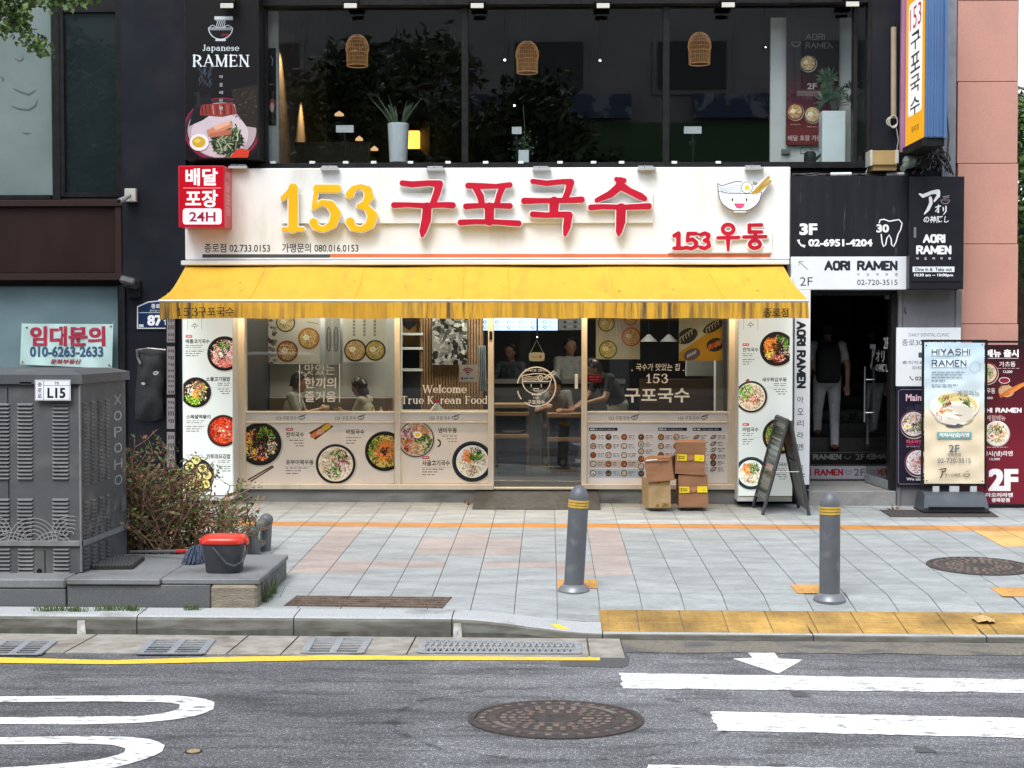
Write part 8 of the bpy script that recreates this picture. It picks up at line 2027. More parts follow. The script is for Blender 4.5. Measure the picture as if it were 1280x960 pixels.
# seated and standing people in the noodle shop (floor ZF)
SIT = dict(pelvis=(0, 0, .50), chest=(0, .05, .82), neck=(0, .09, 1.0), head=(0, .14, 1.13), sl=(-.18, .06, .95), sr=(.18, .06, .95), el=(-.23, .17, .72), er=(.23, .17, .72), wl=(-.12, .38, .74), wr=(.12, .40, .78), hl=(-.09, .02, .49), hr=(.09, .02, .49), kl=(-.11, .42, .50), kr=(.11, .42, .50), al=(-.11, .40, .09), ar=(.11, .40, .09), tl=(-.12, .56, .035), tr=(.12, .56, .035), face=(0, 1, -.25))
def at(px, Y, lift=0): return Vector((PX(px, Y, 490), Y, ZF+lift))
person('man with black hair in grey T-shirt seated at the left window, eating', at(361, 1.0, .13), R(-90), SIT, dict(top=cloth('grey_tee', (.34, .36, .34)), legs=cloth('navy_jeans', (.03, .035, .05))), 1.70)
person('dark-haired woman in a cream top bent over a table left of the first mullion', at(461, 1.5, .10), R(80), SIT, dict(top=cloth('cream_top', (.32, .29, .22)), arm=CLOTH['cream_top'] if 'cream_top' in CLOTH else None, legs=cloth('black_trousers', (.015, .015, .017))) if False else dict(top=cloth('cream_top', (.32, .29, .22)), legs=cloth('black_trousers', (.015, .015, .017))), 1.62, hair='long')
lean = dict(SIT); lean.update(head=(0, .24, 1.06), neck=(0, .15, .98), face=(0, .8, -.6))
person('dark-haired diner in grey leaning over a bowl behind the glass door', at(693, 2.25, .12), R(180), lean, dict(top=cloth('mid_grey', (.20, .19, .17)), legs=CLOTH['black_trousers']), 1.68)
person('cook in pale blue work clothes in the kitchen behind the glass door', at(639, 4.2, .05), R(150), dict(er=(.26, .12, 1.15), wr=(.16, .34, 1.05), wl=(-.14, .34, 1.0)), dict(top=cloth('pale_blue', (.26, .33, .42)), arm=cloth('pale_blue', (.3, .4, .5)), legs=CLOTH['black_trousers']), 1.66)
person('cook in a white coat at the right of the kitchen, behind the glass door', at(712, 3.6, .08), R(200), dict(er=(.25, .14, 1.14), wr=(.12, .34, 1.02), wl=(-.16, .33, 1.0), el=(-.25, .12, 1.14)), dict(top=cloth('white_coat', (.48, .50, .48)), arm=cloth('white_coat', (.5, .5, .5)), legs=cloth('white_apron', (.42, .43, .42))), 1.72)
person('waiter in black with pale trousers bending behind the white window lettering', at(772, 1.7, .0), R(115), dict(chest=(0, .14, 1.20), neck=(0, .26, 1.34), head=(0, .36, 1.42), sl=(-.18, .2, 1.30), sr=(.18, .2, 1.30), el=(-.24, .30, 1.04), er=(.24, .30, 1.04), wl=(-.14, .52, .98), wr=(.14, .5, .95), face=(0, .8, -.5)), dict(top=cloth('black_shirt', (.018, .018, .02)), legs=cloth('pale_trousers', (.40, .42, .40))), 1.70)

# ------------------------------------------------------------------ furniture and pictures inside the noodle shop
def wall_picture(label, x0, y0, x1, y1, Y, paint, cat='picture', frame=None):
    t = thing('wall_picture', label, cat, W((x0+x1)/2, y1, Y)); mb = MB(); mb.fbox(x0, y0, x1, y1, Y, Y+.03, .002); mb.build('board', frame or mat('board_'+label[:6], (.4, .38, .34), None, .6), t)
    a_ = Art(plane(Y), .002); a_.clip = (x0, y0, x1, y1); paint(a_); a_.build('picture_print', M_PRINT, t); return t
BROTH = [('n', 0, 0, .8, ['#d8b070', '#e8cc98', '#b88848'], 16), ('e', 200, .3, .3, ['#f0dc90'], 1), ('c', 60, .35, .4, ['#e8d8b8', '#c89a60'], 9)]
def pA(a_):
    a_.rect(328, 398, 400, 455, '#c9c3b4')
    for _ in range(40): a_.ell(rnd.uniform(329, 345), rnd.uniform(399, 455), rnd.uniform(1.5, 3.5), rnd.uniform(1.5, 3), rnd.choice(['#6a6258', '#8a8276', '#4a443c', '#a39a8a']), 9, 0, .2)
    bowl(a_, 357, 403, 12, '#3a3630', '#d8cf9a', BROTH); bowl(a_, 386, 423, 13.5, '#8a5a30', '#c8924a', BROTH); bowl(a_, 359, 439, 13.5, '#7a3c20', '#a8612c', BROTH)
    a_.line([(384, 402), (398, 405)], .4, '#7a8a4a')
wall_picture('framed photograph of three noodle bowls on the dining room wall', 328, 396, 400, 455, 1.9, pA)
def pB(a_):
    a_.rect(429, 390, 483, 453, '#cfcabb')
    for k in range(3):
        for j in range(6): a_.rect(441+k*13, 396+j*4.2, 444+k*13, 399+j*4.2, '#8a8474')
    bowl(a_, 444, 438, 14, '#2a2620', '#c09a60', BROTH); bowl(a_, 469, 438, 13, '#2a2620', '#a8a050', BROTH)
wall_picture('tall poster of two dark noodle bowls on the dining room wall', 429, 390, 483, 453, 1.88, pB)
def pC(a_): a_.rect(309, 398, 321, 463, '#a8aaa2'); a_.ring(316, 417, 3.6, 11, .8, '#5a5c58'); a_.ring(316, 417, 1.6, 6, .5, '#6a6c68')
wall_picture('narrow pale board with ring motif at the far left of the shop window', 308, 396, 321, 463, 1.9, pC)
def pD(a_):
    for x in (411, 420): a_.rect(x-3.4, 398, x+3.4, 456, '#9a9c94'); a_.ring(x, 424, 2.4, 15, .7, '#4e504c'); a_.ring(x, 424, 1.0, 9, .4, '#6a6c68')
wall_picture('pair of narrow pale boards with ring motifs between the bowl pictures', 406, 396, 425, 456, 1.9, pD)
def pE(a_):
    a_.rect(540, 398, 584, 456, '#8b8a84'); g_ = random.Random(5)
    for _ in range(150): a_.ell(g_.uniform(540, 584), g_.uniform(398, 456), g_.uniform(1, 5), g_.uniform(1, 4), g_.choice(['#2c2c2a', '#4a4a48', '#6c6c68', '#a8a8a2', '#c4c4be', '#1c1c1a']), 8, g_.uniform(0, 3), .25)
wall_picture('black and white photograph hung on the wooden slat wall', 540, 398, 584, 456, 2.2, pE)
def pF(a_):
    a_.rect(574, 456, 596, 477.5, '#b7b5c2')
    for k in range(3): a_.ring(585, 468, 3+k*2.4, 3+k*2.4, .8, '#7a3038', 220, 320, 12)
    a_.ell(585, 467.6, 1.2, 1.2, '#7a3038', 10); a_.rect(576.5, 471.5, 579, 474.5, '#3a3a58'); a_.small(580.5, 472, 592, '#5a5a70', 1.6)
wall_picture('small pale WiFi notice on the glass left of the door', 574, 456, 596, 477.5, .10, pF, 'notice')
def pG(a_):
    a_.rect(745, 392, 800, 449, '#bdb4a8')
    for (x, y, r_, c, i_) in ((758, 404, 10.5, '#3a3c30', '#c8c488'), (788, 399, 8, '#a04428', '#d89a70'), (789, 421, 12, '#b04a34', '#d8a478'), (760, 437, 11.5, '#4a5038', '#a8a860')): bowl(a_, x, y, r_, c, i_, BROTH)
    a_.line([(770, 402), (772, 428)], .5, '#d8d0c4'); a_.line([(774, 402), (776, 428)], .5, '#d8d0c4')
wall_picture('food poster of four bowls right of the glass door', 745, 392, 800, 449, .5, pG)
def pH(a_):
    a_.rect(849, 392, 903, 451, '#cfc8b6'); a_.poly([(849, 441), (849, 451), (903, 451), (903, 408), (890, 412)], '#c8952a')
    for x, y, rx, ry in ((859, 420, 14, 9), (892, 408, 15, 6)):
        a_.ell(x, y, rx, ry, '#3f3d38', 20, -.5); [a_.ring(x-7+k*3.6, y+5-k*2.6, 2, 4, .6, '#c8c0aa', 120, 300, 8) for k in range(5)]
    a_.ell(865, 443, 11, 7, '#6a6070', 18, -.4); [a_.ell(860+k*3, 445-k*1.6, 1.2, 3, '#c8c0d0', 7, .3) for k in range(4)]
    a_.ell(894, 431, 11, 8.5, '#3a3028', 18, -.3); [a_.ell(887+k*4.4, 434-k*2, 2, 5, rnd.choice(['#b8502c', '#d8a080', '#c87040']), 8, .4) for k in range(4)]
wall_picture('yellow poster of gimbap rolls at the right of the shop window', 849, 392, 903, 451, .5, pH)
def pI(a_):
    a_.rect(597, 392, 697, 413, '#a9c4ee'); g_ = random.Random(2)
    for j, y in enumerate((402.5, 409)):
        for k in range(6): x = 606+k*15; a_.ell(x, y, 2.2, 2.0, g_.choice(['#3a4458', '#6a88b8', '#58708c', '#4a3c38']), 10); a_.ell(x, y, 1.2, 1.1, '#c8d8ee', 8); a_.small(x+3.6, y-1.4, x+9, '#7a96c4', .8, k+j); a_.small(x+3.6, y+.4, x+8, '#8aa4d0', .7, k+j+9)
t = thing('menu_screen', 'glowing pale blue menu screen over the counter behind the door', 'screen', W(647, 413, 2.6)); mb = MB(); mb.fbox(597, 380, 697, 413.5, 2.6, 2.68, .003); mb.build('case', M_BLACKM, t); a = Art(plane(2.6), .003); a.clip = (597, 384, 697, 413); pI(a); a.build('screen_image', M_SCREEN, t)
def pJ(a_): 
    a_.rect(698, 392, 726, 412, '#6f7478')
    for j, y in enumerate((402.5, 408.5)):
        for k in range(2): a_.ell(706+k*13, y, 2.2, 2, '#3c4044', 10); a_.small(709.5+k*13, y-1, 716+k*13, '#9aa0a4', .8, k)
wall_picture('dim grey menu board right of the glowing screen', 698, 380, 727, 412.5, 2.62, pJ, 'menu board')
def pK(a_): a_.rect(733, 468, 752, 478, '#a01c30'); a_.small(736, 470.5, 749, '#d0808a', 1.2); a_.small(738, 474, 747, '#c06a78', 1.2)
wall_picture('small red sticker low on the glass right of the door', 733, 468, 752, 478, .08, pK, 'sticker')
def pL(a_): a_.rrect(661, 440.4, 681, 451.6, 5.5, '#c9c2ae'); a_.text('Open', 663.5, 444, 672, 448.4, '#8a8474', .01); a_.ell(675.5, 446, 2, 1.9, '#c86a3c', 10)
t = thing('hanging_sign', 'small oval cream sign hanging inside the glass door', 'sign', W(671, 452, .2)); mb = MB(); mb.fbox(661.4, 441, 680.6, 451.4, .2, .22, .03); mb.build('board', mat('sign_cream', (.45, .42, .35), None, .6), t); a = Art(plane(.2), .001); pL(a); a.build('lettering', M_PRINT, t); mb = MB(); mb.tube([W(663, 441, .2), W(671, 425, .2), W(679, 441, .2)], .003, 5); mb.build('string', M_PUTTY, t)
# furniture
t = thing('bench', 'long dark bench with brown back rail under the dining room pictures', 'bench', at(400, 1.8)); mb = MB(); mb.box(xa+.01, PX(490, 1.6), 1.55, 1.97, ZF, ZF+.46, .02); mb.build('seat', mat('dark_vinyl', (.05, .05, .048), (.035, .035, .034), .4, scale=5), t); mb = MB(); mb.box(xa+.01, PX(490, 1.8), 1.85, 1.985, ZF+.47, PZ(497, 1.85), .01); mb.build('backrest', mat('brown_rail', (.20, .15, .10), (.16, .115, .075), .5, scale=4), t)
def table(label, px, Y, w, d, h, m, group='tables in the noodle shop'):
    c = at(px, Y); t = thing('table', label, 'table', c, group); mb = MB(); mb.box(c.x-w/2, c.x+w/2, Y-d/2, Y+d/2, ZF+h-.035, ZF+h, .006); mb.build('top', m, t)
    for sx in (-1, 1):
        for sy in (-1, 1): mb = MB(); mb.box(c.x+sx*(w/2-.05)-.02, c.x+sx*(w/2-.05)+.02, Y+sy*(d/2-.05)-.02, Y+sy*(d/2-.05)+.02, ZF, ZF+h-.036); mb.build('leg', M_BLACKM, t)
    return t
table('wooden table in front of the seated man at the left window', 408, 1.05, .62, .6, .78, M_WOODD); table('wooden table with condiments left of the first mullion', 478, 1.35, .3, .6, .76, M_WOODD)
table('wooden table where the waiter stands, right of the glass door', 806, 1.3, 1.0, .6, .74, M_WOODD)
def shelf(label, x0, x1, Y, ys, back=False):
    t = thing('wooden_shelf', label, 'shelf', at((x0+x1)/2, Y)); mb = MB()
    for y in ys: mb.fbox(x0, y, x1, y+5, Y, Y+.42, .004)
    mb.each('board', M_WOODL, t); mb = MB()
    for x in (x0, x1-3): mb.fbox(x, ys[0]+5.2, x+3, 592, Y+.04, Y+.38)
    mb.each('side', M_WOODD, t); mb = MB(); mb.fbox(x0+3.2, ys[0]+5.2, x1-3.2, 592, Y+.40, Y+.415); mb.build('back', M_DARKIN, t)
    return t
shelf('light wooden shelf unit with a plate, left half behind the glass door', 617, 661, 1.7, (505, 515, 543)); shelf('light wooden shelf unit, right half behind the glass door', 684, 727, 1.72, (517, 547))
t = thing('counter', 'dark kitchen counter with utensils behind the glass door', 'counter', at(672, 3.2)); mb = MB(); mb.fbox(600, 480, 780, 600, 3.1, 3.5, .01); mb.build('body', mat('counter_dark', (.06, .058, .055), (.045, .043, .04), .5, scale=5), t); mb = MB(); mb.fbox(598, 474, 782, 479.8, 3.05, 3.5, .004); mb.build('worktop', mat('steel_top', (.22, .22, .22), None, .3, metal=.6), t)
t = thing('plate', 'pale oval plate on the left wooden shelf behind the door', 'plate', W(641, 543, 1.8)); mb = MB(); c = W(641, 541.5, 1.85); mb.lathe([(.0, .0), (.08, .0), (.15, .03), (.152, .036), (.08, .01), (.0, .01)], c, 24); mb.build('dish', mat('plate_china', (.5, .52, .52), None, .3), t)
def hood(label, px, Y, y0, w, dy):
    t = thing('lamp_shade_light', label, 'lamp', W(px, y0, Y), 'dim cone lamps in the kitchen'); mb = MB(); c = W(px, y0+dy, Y); h_ = dy*(Y-CY)/FPX; mb.lathe([(.02, h_), (w*(Y-CY)/FPX, 0)], c, 4 if False else 20); mb.build('shade', mat('dim_shade'+str(px), (.32, .33, .32), None, .6), t); mb = MB(); mb.tube([c+Vector((0, 0, h_)), c+Vector((0, 0, h_+.5))], .006, 5); mb.build('cord', M_BLACKM, t)
hood('dim cone lamp above the kitchen, first right of the four-bowl poster', 811, 2.6, 418, 11, 9); hood('dim cone lamp above the kitchen, next to the gimbap poster', 836, 2.7, 418, 11, 9)
t = thing('wall_shelf', 'orange and white shelving behind the first mullion', 'shelf', at(510, 2.5)); mb = MB()
for y in (416, 434, 461): mb.fbox(484, y, 528, y+3, 2.2, 2.5)
mb.each('board', M_WHITEW, t); mb = MB(); mb.fbox(484, 400, 528, 433, 2.5, 2.54); mb.build('back', mat('orange_back', (.30, .15, .03), (.24, .12, .02), .6, scale=5), t); mb = MB(); mb.prism([W(500, 395, 2.18), W(522, 395, 2.18), W(522, 404, 2.18), W(511, 413, 2.18), W(500, 404, 2.18)], (0, .02, 0)); mb.build('pennant', M_BLACKM, t); mb = MB(); mb.fbox(486, 464, 526, 600, 2.3, 2.5); mb.build('cupboard', mat('dark_cupboard', (.03, .03, .04), None, .5), t)
t = thing('curtain', 'pale narrow curtain hanging left of the door behind the glass', 'curtain', W(602, 490, 2.0)); mb = MB(); n_ = 16; top = [W(597+10*i/n_, 432, 2.0+.03*math.sin(i*1.6)) for i in range(n_+1)]; bt = [W(599+9*i/n_, 489, 2.0+.04*math.sin(i*1.6)) for i in range(n_+1)]; mb.add(top+bt, [(i, i+1, n_+2+i, n_+1+i) for i in range(n_)]); mb.build('fabric', cloth('white_curtain', (.42, .45, .46)), t, smooth=True)
def props_on(label, name, cat, px, Y, z, items):
    t = thing(name, label, cat, Vector((PX(px, Y, 490), Y, z))); 
    for nm, prof, dx, m in items: mb = MB(); mb.lathe(prof, Vector((PX(px, Y, 490)+dx, Y, z)), 14); mb.build(nm, m, t)
GL = mat('bottle_amber', (.25, .10, .02), None, .2); WHC = mat('white_ceramic', (.5, .5, .48), None, .3)
tz = ZF+.761
for k, (px, lb, m) in enumerate(((466, 'yellow condiment bottle on the table left of the first mullion', mat('mustard', (.5, .34, .04), None, .4)), (476, 'white condiment pot on the table left of the first mullion', WHC), (485, 'red condiment bottle on the table left of the first mullion', mat('sauce_red', (.3, .03, .02), None, .35)))):
    props_on(lb, 'condiment_bottle', 'bottle', px, 1.30, tz, [('body', [(.0, 0), (.032, 0), (.034, .10), (.015, .14), (.013, .17), (0, .17)], 0, m)])
props_on('ceramic noodle bowl on the table before the seated man', 'noodle_bowl', 'bowl', 404, 1.0, ZF+.781, [('dish', [(.0, 0), (.05, 0), (.095, .07), (.098, .075), (.0, .055)], 0, mat('dark_bowl', (.05, .04, .035), None, .3))])
props_on('white napkin tent on the ledge under True Korean Food', 'napkin', 'napkin', 546, .16, PZ(514, .16), [('fold', [(.10, 0), (.002, .11)], 0, WHC)])
mb = MB(); mb.fbox(500, 513.2, 610, 514.4, .1, .3); mb.build('window_ledge', M_CREAM, bl)
for px, lb in ((633, 'left ceiling lamp of the shop interior'), (560, 'ceiling lamp before the wooden slat wall'), (400, 'ceiling lamp over the dining bench'), (800, 'ceiling lamp over the right tables')):
    c = Vector((PX(px, 1.6), 1.6, ZC+.22)); t = thing('ceiling_lamp', lb+', behind the awning', 'lamp', c, 'ceiling lamps in the noodle shop'); mb = MB(); mb.box(c.x-.3, c.x+.3, 1.45, 1.75, c.z, c.z+.025); mb.build('panel', mat('lamp_panel'+str(px), (1, .93, .82), None, .4, emis=2.0), t)
    ld = bpy.data.lights.new('ceiling_glow', 'AREA'); ld.energy = 13; ld.size = .6; ld.color = (1, .90, .76); lo = bpy.data.objects.new('ceiling_glow', ld); COL.objects.link(lo); lo.parent = t; lo.location = (0, 0, -.01)

# ------------------------------------------------------------------ upper floor: lamps, plants, cards
M_WICK = mat('wicker', (.50, .27, .11), (.38, .19, .07), .7, scale=30, emis=.22)
def wicker_lamp(px, py0, py1, label, Y=.9):
    top = W(px, py0, Y); h_ = (py1-py0)*(Y-CY)/FPX; r_ = 13.6*(Y-CY)/FPX; c = top-Vector((0, 0, h_)); t = thing('pendant_lamp', label, 'lamp', c, 'wicker pendant lamps in the upper window')
    prof = lambda q: r_*(1-.06*(1-q)) if q < .55 else r_*math.sqrt(max(0.0, 1-((q-.55)/.47)**2))*.97+.012
    mb = MB()
    for k in range(30):
        a_ = 2*math.pi*k/30; mb.tube([c+Vector((prof(q)*math.cos(a_), prof(q)*math.sin(a_), h_*q)) for q in (0, .2, .4, .55, .7, .82, .92, 1)], .0032, 4, caps=False)
    for q in (0, .015, .14, .28, .42, .55, .68, .8, .9, .97): mb.tube([c+Vector((prof(q)*1.01*math.cos(R(a_)), prof(q)*1.01*math.sin(R(a_)), h_*q)) for a_ in range(0, 361, 12)], .005 if q in (0, .42) else .0028, 4, caps=False)
    mb.build('shade', M_WICK, t, clean=False); mb = MB(); mb.tube([top-Vector((0, 0, .02)), top+Vector((0, 0, 1.2))], .005, 5); mb.build('cord', M_BLACKM, t)
    mb = MB(); mb.ball(c+Vector((0, 0, h_*.6)), .045, n=8); mb.build('bulb', mat('bulb'+str(px), (.9, .75, .5), None, .3, emis=.35), t)
    mb = MB(); mb.lathe([(r_*.9, h_*.02), (r_*.88, h_*.55), (r_*.5, h_*.9), (.01, h_*.97)], c, 20); mb.build('lining', mat('paper_lining'+str(px), (.34, .20, .09), (.28, .16, .07), .8, scale=40), t)
wicker_lamp(446.5, 44, 82, 'wicker pendant lamp above the aloe pot'); wicker_lamp(659, 52, 90.5, 'wicker pendant lamp in the middle pane, lowest of the three'); wicker_lamp(874.5, 41, 79.5, 'wicker pendant lamp in the right pane of the upper window')
M_POTW = mat('white_glazed_pot', (.60, .66, .68), (.55, .61, .63), .35, scale=5)
M_SOIL = MATS['dry_soil']
t = thing('potted_aloe', 'spiky aloe in a tapered white pot behind the left upper pane', 'plant', W(498, 203, .45)); Yp = .45; s_ = (Yp-CY)/FPX; c = W(498, 203, Yp)
mb = MB(); mb.lathe([(0, 0), (11*s_, 0), (13.4*s_, 47*s_), (12.6*s_, 48*s_), (12*s_, 44*s_), (0, 43*s_)], c, 26); mb.build('pot', M_POTW, t, smooth=True)
L = MB(); g = random.Random(2)
for k in range(26):
    a_ = g.uniform(0, 6.28); H_ = (g.uniform(18, 34) if k < 22 else g.uniform(44, 52))*s_; sp = (g.uniform(.12, .55) if k < 22 else g.uniform(.5, .9)); d = Vector((math.cos(a_)*sp, math.sin(a_)*sp*.7, 1)).normalized(); b_ = c+Vector((math.cos(a_)*5*s_, math.sin(a_)*5*s_, 44*s_)); L.tube([b_, b_+d*H_*.5, b_+d*H_+Vector((math.cos(a_)*.02, 0, -.01))], [.018, .013, .002], 5)
L.build('leaves', mat('aloe_green', (.06, .095, .045), (.045, .07, .04), .5, scale=9), t)
t = thing('small_plant', 'small bushy plant in a little white square pot, lower middle of the upper window', 'plant', W(654, 203, .4)); mb = MB(); mb.fbox(648, 187.5, 661, 203, .35, .5, .004); mb.build('pot', M_POTW, t); L = Leaves(); g = random.Random(6); c = W(654, 180, .42)
for _ in range(150): L.leaf(c+Vector((g.gauss(0, .07), g.gauss(0, .05), g.gauss(.0, .075))), g.uniform(.03, .06), (.035*g.uniform(.6, 1.3), .075*g.uniform(.6, 1.3), .03), g)
L.build('leaves', t); mb = MB(); mb.tube([W(655, 188, .42), W(656, 160, .42), W(654, 132, .43)], .004, 5); mb.build('stem', mat('stem_green', (.05, .07, .03), None, .6), t)
t = thing('potted_monstera', 'monstera with split leaves in a tall square white planter behind the upper window', 'plant', W(1042, 203, .3)); mb = MB(); mb.fbox(1027.6, 138.5, 1057, 203, .22, .45, .006); mb.build('planter', mat('white_planter', (.66, .74, .76), (.62, .70, .72), .4, scale=4), t)
M_MON = mat('monstera_green', (.055, .105, .05), (.04, .08, .04), .4, scale=12); mb = MB(); g = random.Random(11); c = W(1042, 138, .33)
for k in range(15):
    tip = W(1042+g.uniform(-17, 24), 96+g.uniform(-6, 34), .33+g.uniform(-.12, .15)); ax = (tip-c).normalized(); sd_ = Vector((ax.z, g.uniform(-.4, .4), -ax.x)).normalized(); L_ = g.uniform(.10, .17)
    o = tip-ax*L_*.3
    for q in range(-4, 5):
        f_ = abs(q)/4; d = (ax*(1-f_*.75)+sd_*(1 if q > 0 else -1)*f_*1.15+Vector((0, -.25, -.45*f_))).normalized() if q else ax; w = Vector((d.z, 0, -d.x))*.017; e = o+d*L_*(1-.25*f_)+Vector((0, 0, -.03*f_)); m_2 = o.lerp(e, .55); mb.add([o, m_2-w, e, m_2+w], [(0, 1, 2, 3)])
    mb.tube([c+Vector((g.uniform(-.03, .03), 0, 0)), c.lerp(o, .5)+Vector((0, 0, .03)), o], .0045, 4)
mb.build('leaves', M_MON, t, clean=False)
def card(px, py, label, w=11, post=True):
    t = thing('card_stand', label, 'card', W(px, 203, .35), 'white cards standing in the upper window'); mb = MB(); mb.fbox(px-w, py-4.5, px+w, py+4.5, .33, .335); mb.build('card', mat('card_white'+str(int(px)), (.5, .53, .54), None, .5), t); mb = MB(); mb.tube([W(px, py+4.5, .345), W(px, 203, .345)], .012, 6); mb.fbox(px-5, 176, px+4, 181, .34, .36); mb.build('stand', M_BLACKM, t)
card(431, 161, 'white card on a dark stand left of the aloe pot'); card(866, 162.5, 'white card on a dark stand below the right wicker lamp'); card(646, 163, 'white card behind the little plant in the middle pane', 6)
t = thing('poster_banner', 'dim red and black AORI RAMEN poster inside the upper window behind the monstera', 'poster', W(1005, 180, .46)); mb = MB(); mb.fbox(983, 22, 1049, 181, .44, .46); mb.build('board', M_BLACKM, t); a = Art(plane(.44), .001)
for j in range(16): q = j/15; a.h = .001; a.rect(983, 22+j*9.94, 1049, 22+(j+1)*9.94, tuple(np.array(lin('#1b1518')[:3])*(1-min(1, max(0, q*1.8-.7)))+np.array(lin('#6a1f26')[:3])*min(1, max(0, q*1.8-.7))))
a.block('AORI', 1007, 42, 1031, 50, '#7d7a7c', .5); a.block('RAMEN', 1007, 53, 1041, 60.5, '#7d7a7c', .5); a.ring(995, 53, 5.4, 5, .7, '#7d7a7c', 0, 180, 14); a.line([(989.5, 52.6), (1001, 52.6)], .5, '#7d7a7c')
bowl(a, 1010, 79, 10.5, '#3a2c26', '#b09a7c', BROTH); a.text('2F', 1009, 104, 1021, 111.5, '#b0a8a8', .02); a.rect(996, 113.5, 1029, 120, '#6e5a56'); bowl(a, 994, 139.5, 10.5, '#4a2a22', '#b8764a', BROTH); bowl(a, 1015.5, 143, 10.5, '#3a2620', '#c8b498', BROTH); a.small(988, 155, 1000, '#a08a86', 1); a.small(1009, 158, 1022, '#a08a86', 1); a.text('배달 포장 가능', 985, 169, 1027, 176, '#b8a8a8', .02)
a.build('poster_print', M_PRINT, t)
t = thing('kettle', 'black kettle on the window sill left of the tall white planter', 'kettle', W(1012, 203, .3)); c = W(1012.5, 202.5, .3); mb = MB(); mb.lathe([(0, 0), (.075, 0), (.072, .10), (.05, .125), (.0, .13)], c, 18); mb.build('body', M_BLACKM, t, smooth=True); mb = MB(); mb.tube([c+Vector((.06, 0, .03)), c+Vector((.13, 0, .09)), c+Vector((.17, 0, .135))], [.022, .014, .008], 8); mb.build('spout', M_BLACKM, t); mb = MB(); mb.tube([c+Vector((-.06, 0, .10)), c+Vector((-.115, 0, .10)), c+Vector((-.11, 0, .17)), c+Vector((-.03, 0, .19)), c+Vector((.03, 0, .15))], .006, 6); mb.build('handle', M_BLACKM, t)
t = thing('switch_box', 'small grey switch box low in the upper window left of the kettle', 'box', W(982, 192, .49)); mb = MB(); mb.fbox(977, 186, 988, 192.5, .46, .498, .006); mb.build('case', M_PILLAR, t)
t = thing('wall_poster', 'dark ramen poster on the white reveal at the left end of the upper window', 'poster', W(340, 155, .29)); mb = MB(); mb.fbox(335, 60, 345, 156, .285, .299); mb.build('board', M_BLACKM, t); a = Art(plane(.285), .001); a.rect(335.4, 61, 344.6, 155, '#1c191b'); a.line([(338, 70), (341, 74), (340, 82)], .5, '#a8a4a4'); a.ell(340, 132, 3.4, 9, '#a8504a', 14); a.ell(340, 134, 2.4, 6, '#d8c8b8', 12); a.small(336.5, 105, 343, '#8a8486', 1); a.build('poster_print', M_PRINT, t)
t = thing('wall_lantern', 'glowing yellow paper lantern on the far wall beside the aloe pot', 'lamp', W(516, 195, 5.3)); mb = MB(); mb.fbox(509, 163, 524, 186, 5.2, 5.35, .01); mb.build('shade', mat('lit_paper', (1, .50, .06), (1, .62, .12), .6, scale=2, emis=1.1), t); mb = MB(); mb.fbox(508, 161.6, 525, 163, 5.18, 5.36); mb.fbox(508, 186, 525, 187.4, 5.18, 5.36); mb.build('frame', M_WOODD, t)
mb = MB(); mb.fbox(497, 152, 537, 195, 5.36, 5.39); mb.build('lantern_panel', mat('lantern_panel', (.12, .095, .05), None, .8), bl)
t = thing('low_partition', 'pale wooden partition low in the left upper pane', 'partition', W(405, 203, 2.5)); mb = MB(); mb.fbox(350, 179, 461, 207, 2.5, 2.6); mb.build('panel', mat('partition_beige', (.07, .06, .045), (.055, .045, .035), .6, scale=4), t); mb = MB(); mb.fbox(350, 177.5, 462, 179, 2.48, 2.62); mb.build('rail', M_WOODD, t)
for k, (px, py, Y, lb) in enumerate(((631, 75, 2.6, 'bright small spot lamp left of the middle wicker lamp'), (643, 132, 3.6, 'bright small spot lamp above the little plant'), (750, 75.5, 2.6, 'bright small spot lamp right of the middle wicker lamp'), (957, 59, 2.8, 'faint small spot lamp at the right end of the upper window'), (671.5, 421.5, 2.3, 'small bright kitchen lamp above the oval hanging sign'), (790, 463, 2.4, 'small bright lamp behind the right shop window lettering'))):
    c = W(px, py, Y); t = thing('spot_lamp', lb, 'lamp', c, 'small bright spot lamps'); mb = MB(); mb.ball(c, .014 if k < 3 else .008, n=8); mb.build('bulb', mat('spot_bulb%d' % k, (1, .97, .9), None, .3, emis=4), t); mb = MB(); mb.tube([c+Vector((0, .03, 0)), c+Vector((0, .06, .03)), Vector((c.x, c.y+.06, Z3 if k < 4 else ZC+.25))], .012, 6); mb.build('stem', M_BLACKM, t)
for k, (y, e, lb) in enumerate(((1.4, 3.2, 'nearest wall washer lamp on the beige side wall upstairs'), (3.0, 3.2, 'second wall washer lamp on the beige side wall upstairs'))):
    x = PX(331, .1)+.17; z = (5.85, 5.45)[k]; c = Vector((x, y, z)); t = thing('wall_washer', lb, 'lamp', c, 'wall washer lamps upstairs'); mb = MB(); mb.tube([c, c+Vector((0, 0, .12))], .03, 10); mb.build('housing', M_BLACKM, t)
    ld = bpy.data.lights.new('washer_glow', 'SPOT'); ld.energy = 60; ld.color = (1, .62, .28); ld.spot_size = R(70); ld.spot_blend = 1; ld.shadow_soft_size = .02; lo = bpy.data.objects.new('washer_glow', ld); COL.objects.link(lo); lo.parent = t; lo.location = (.0, 0, -.02); lo.rotation_euler = (0, R(14), 0)
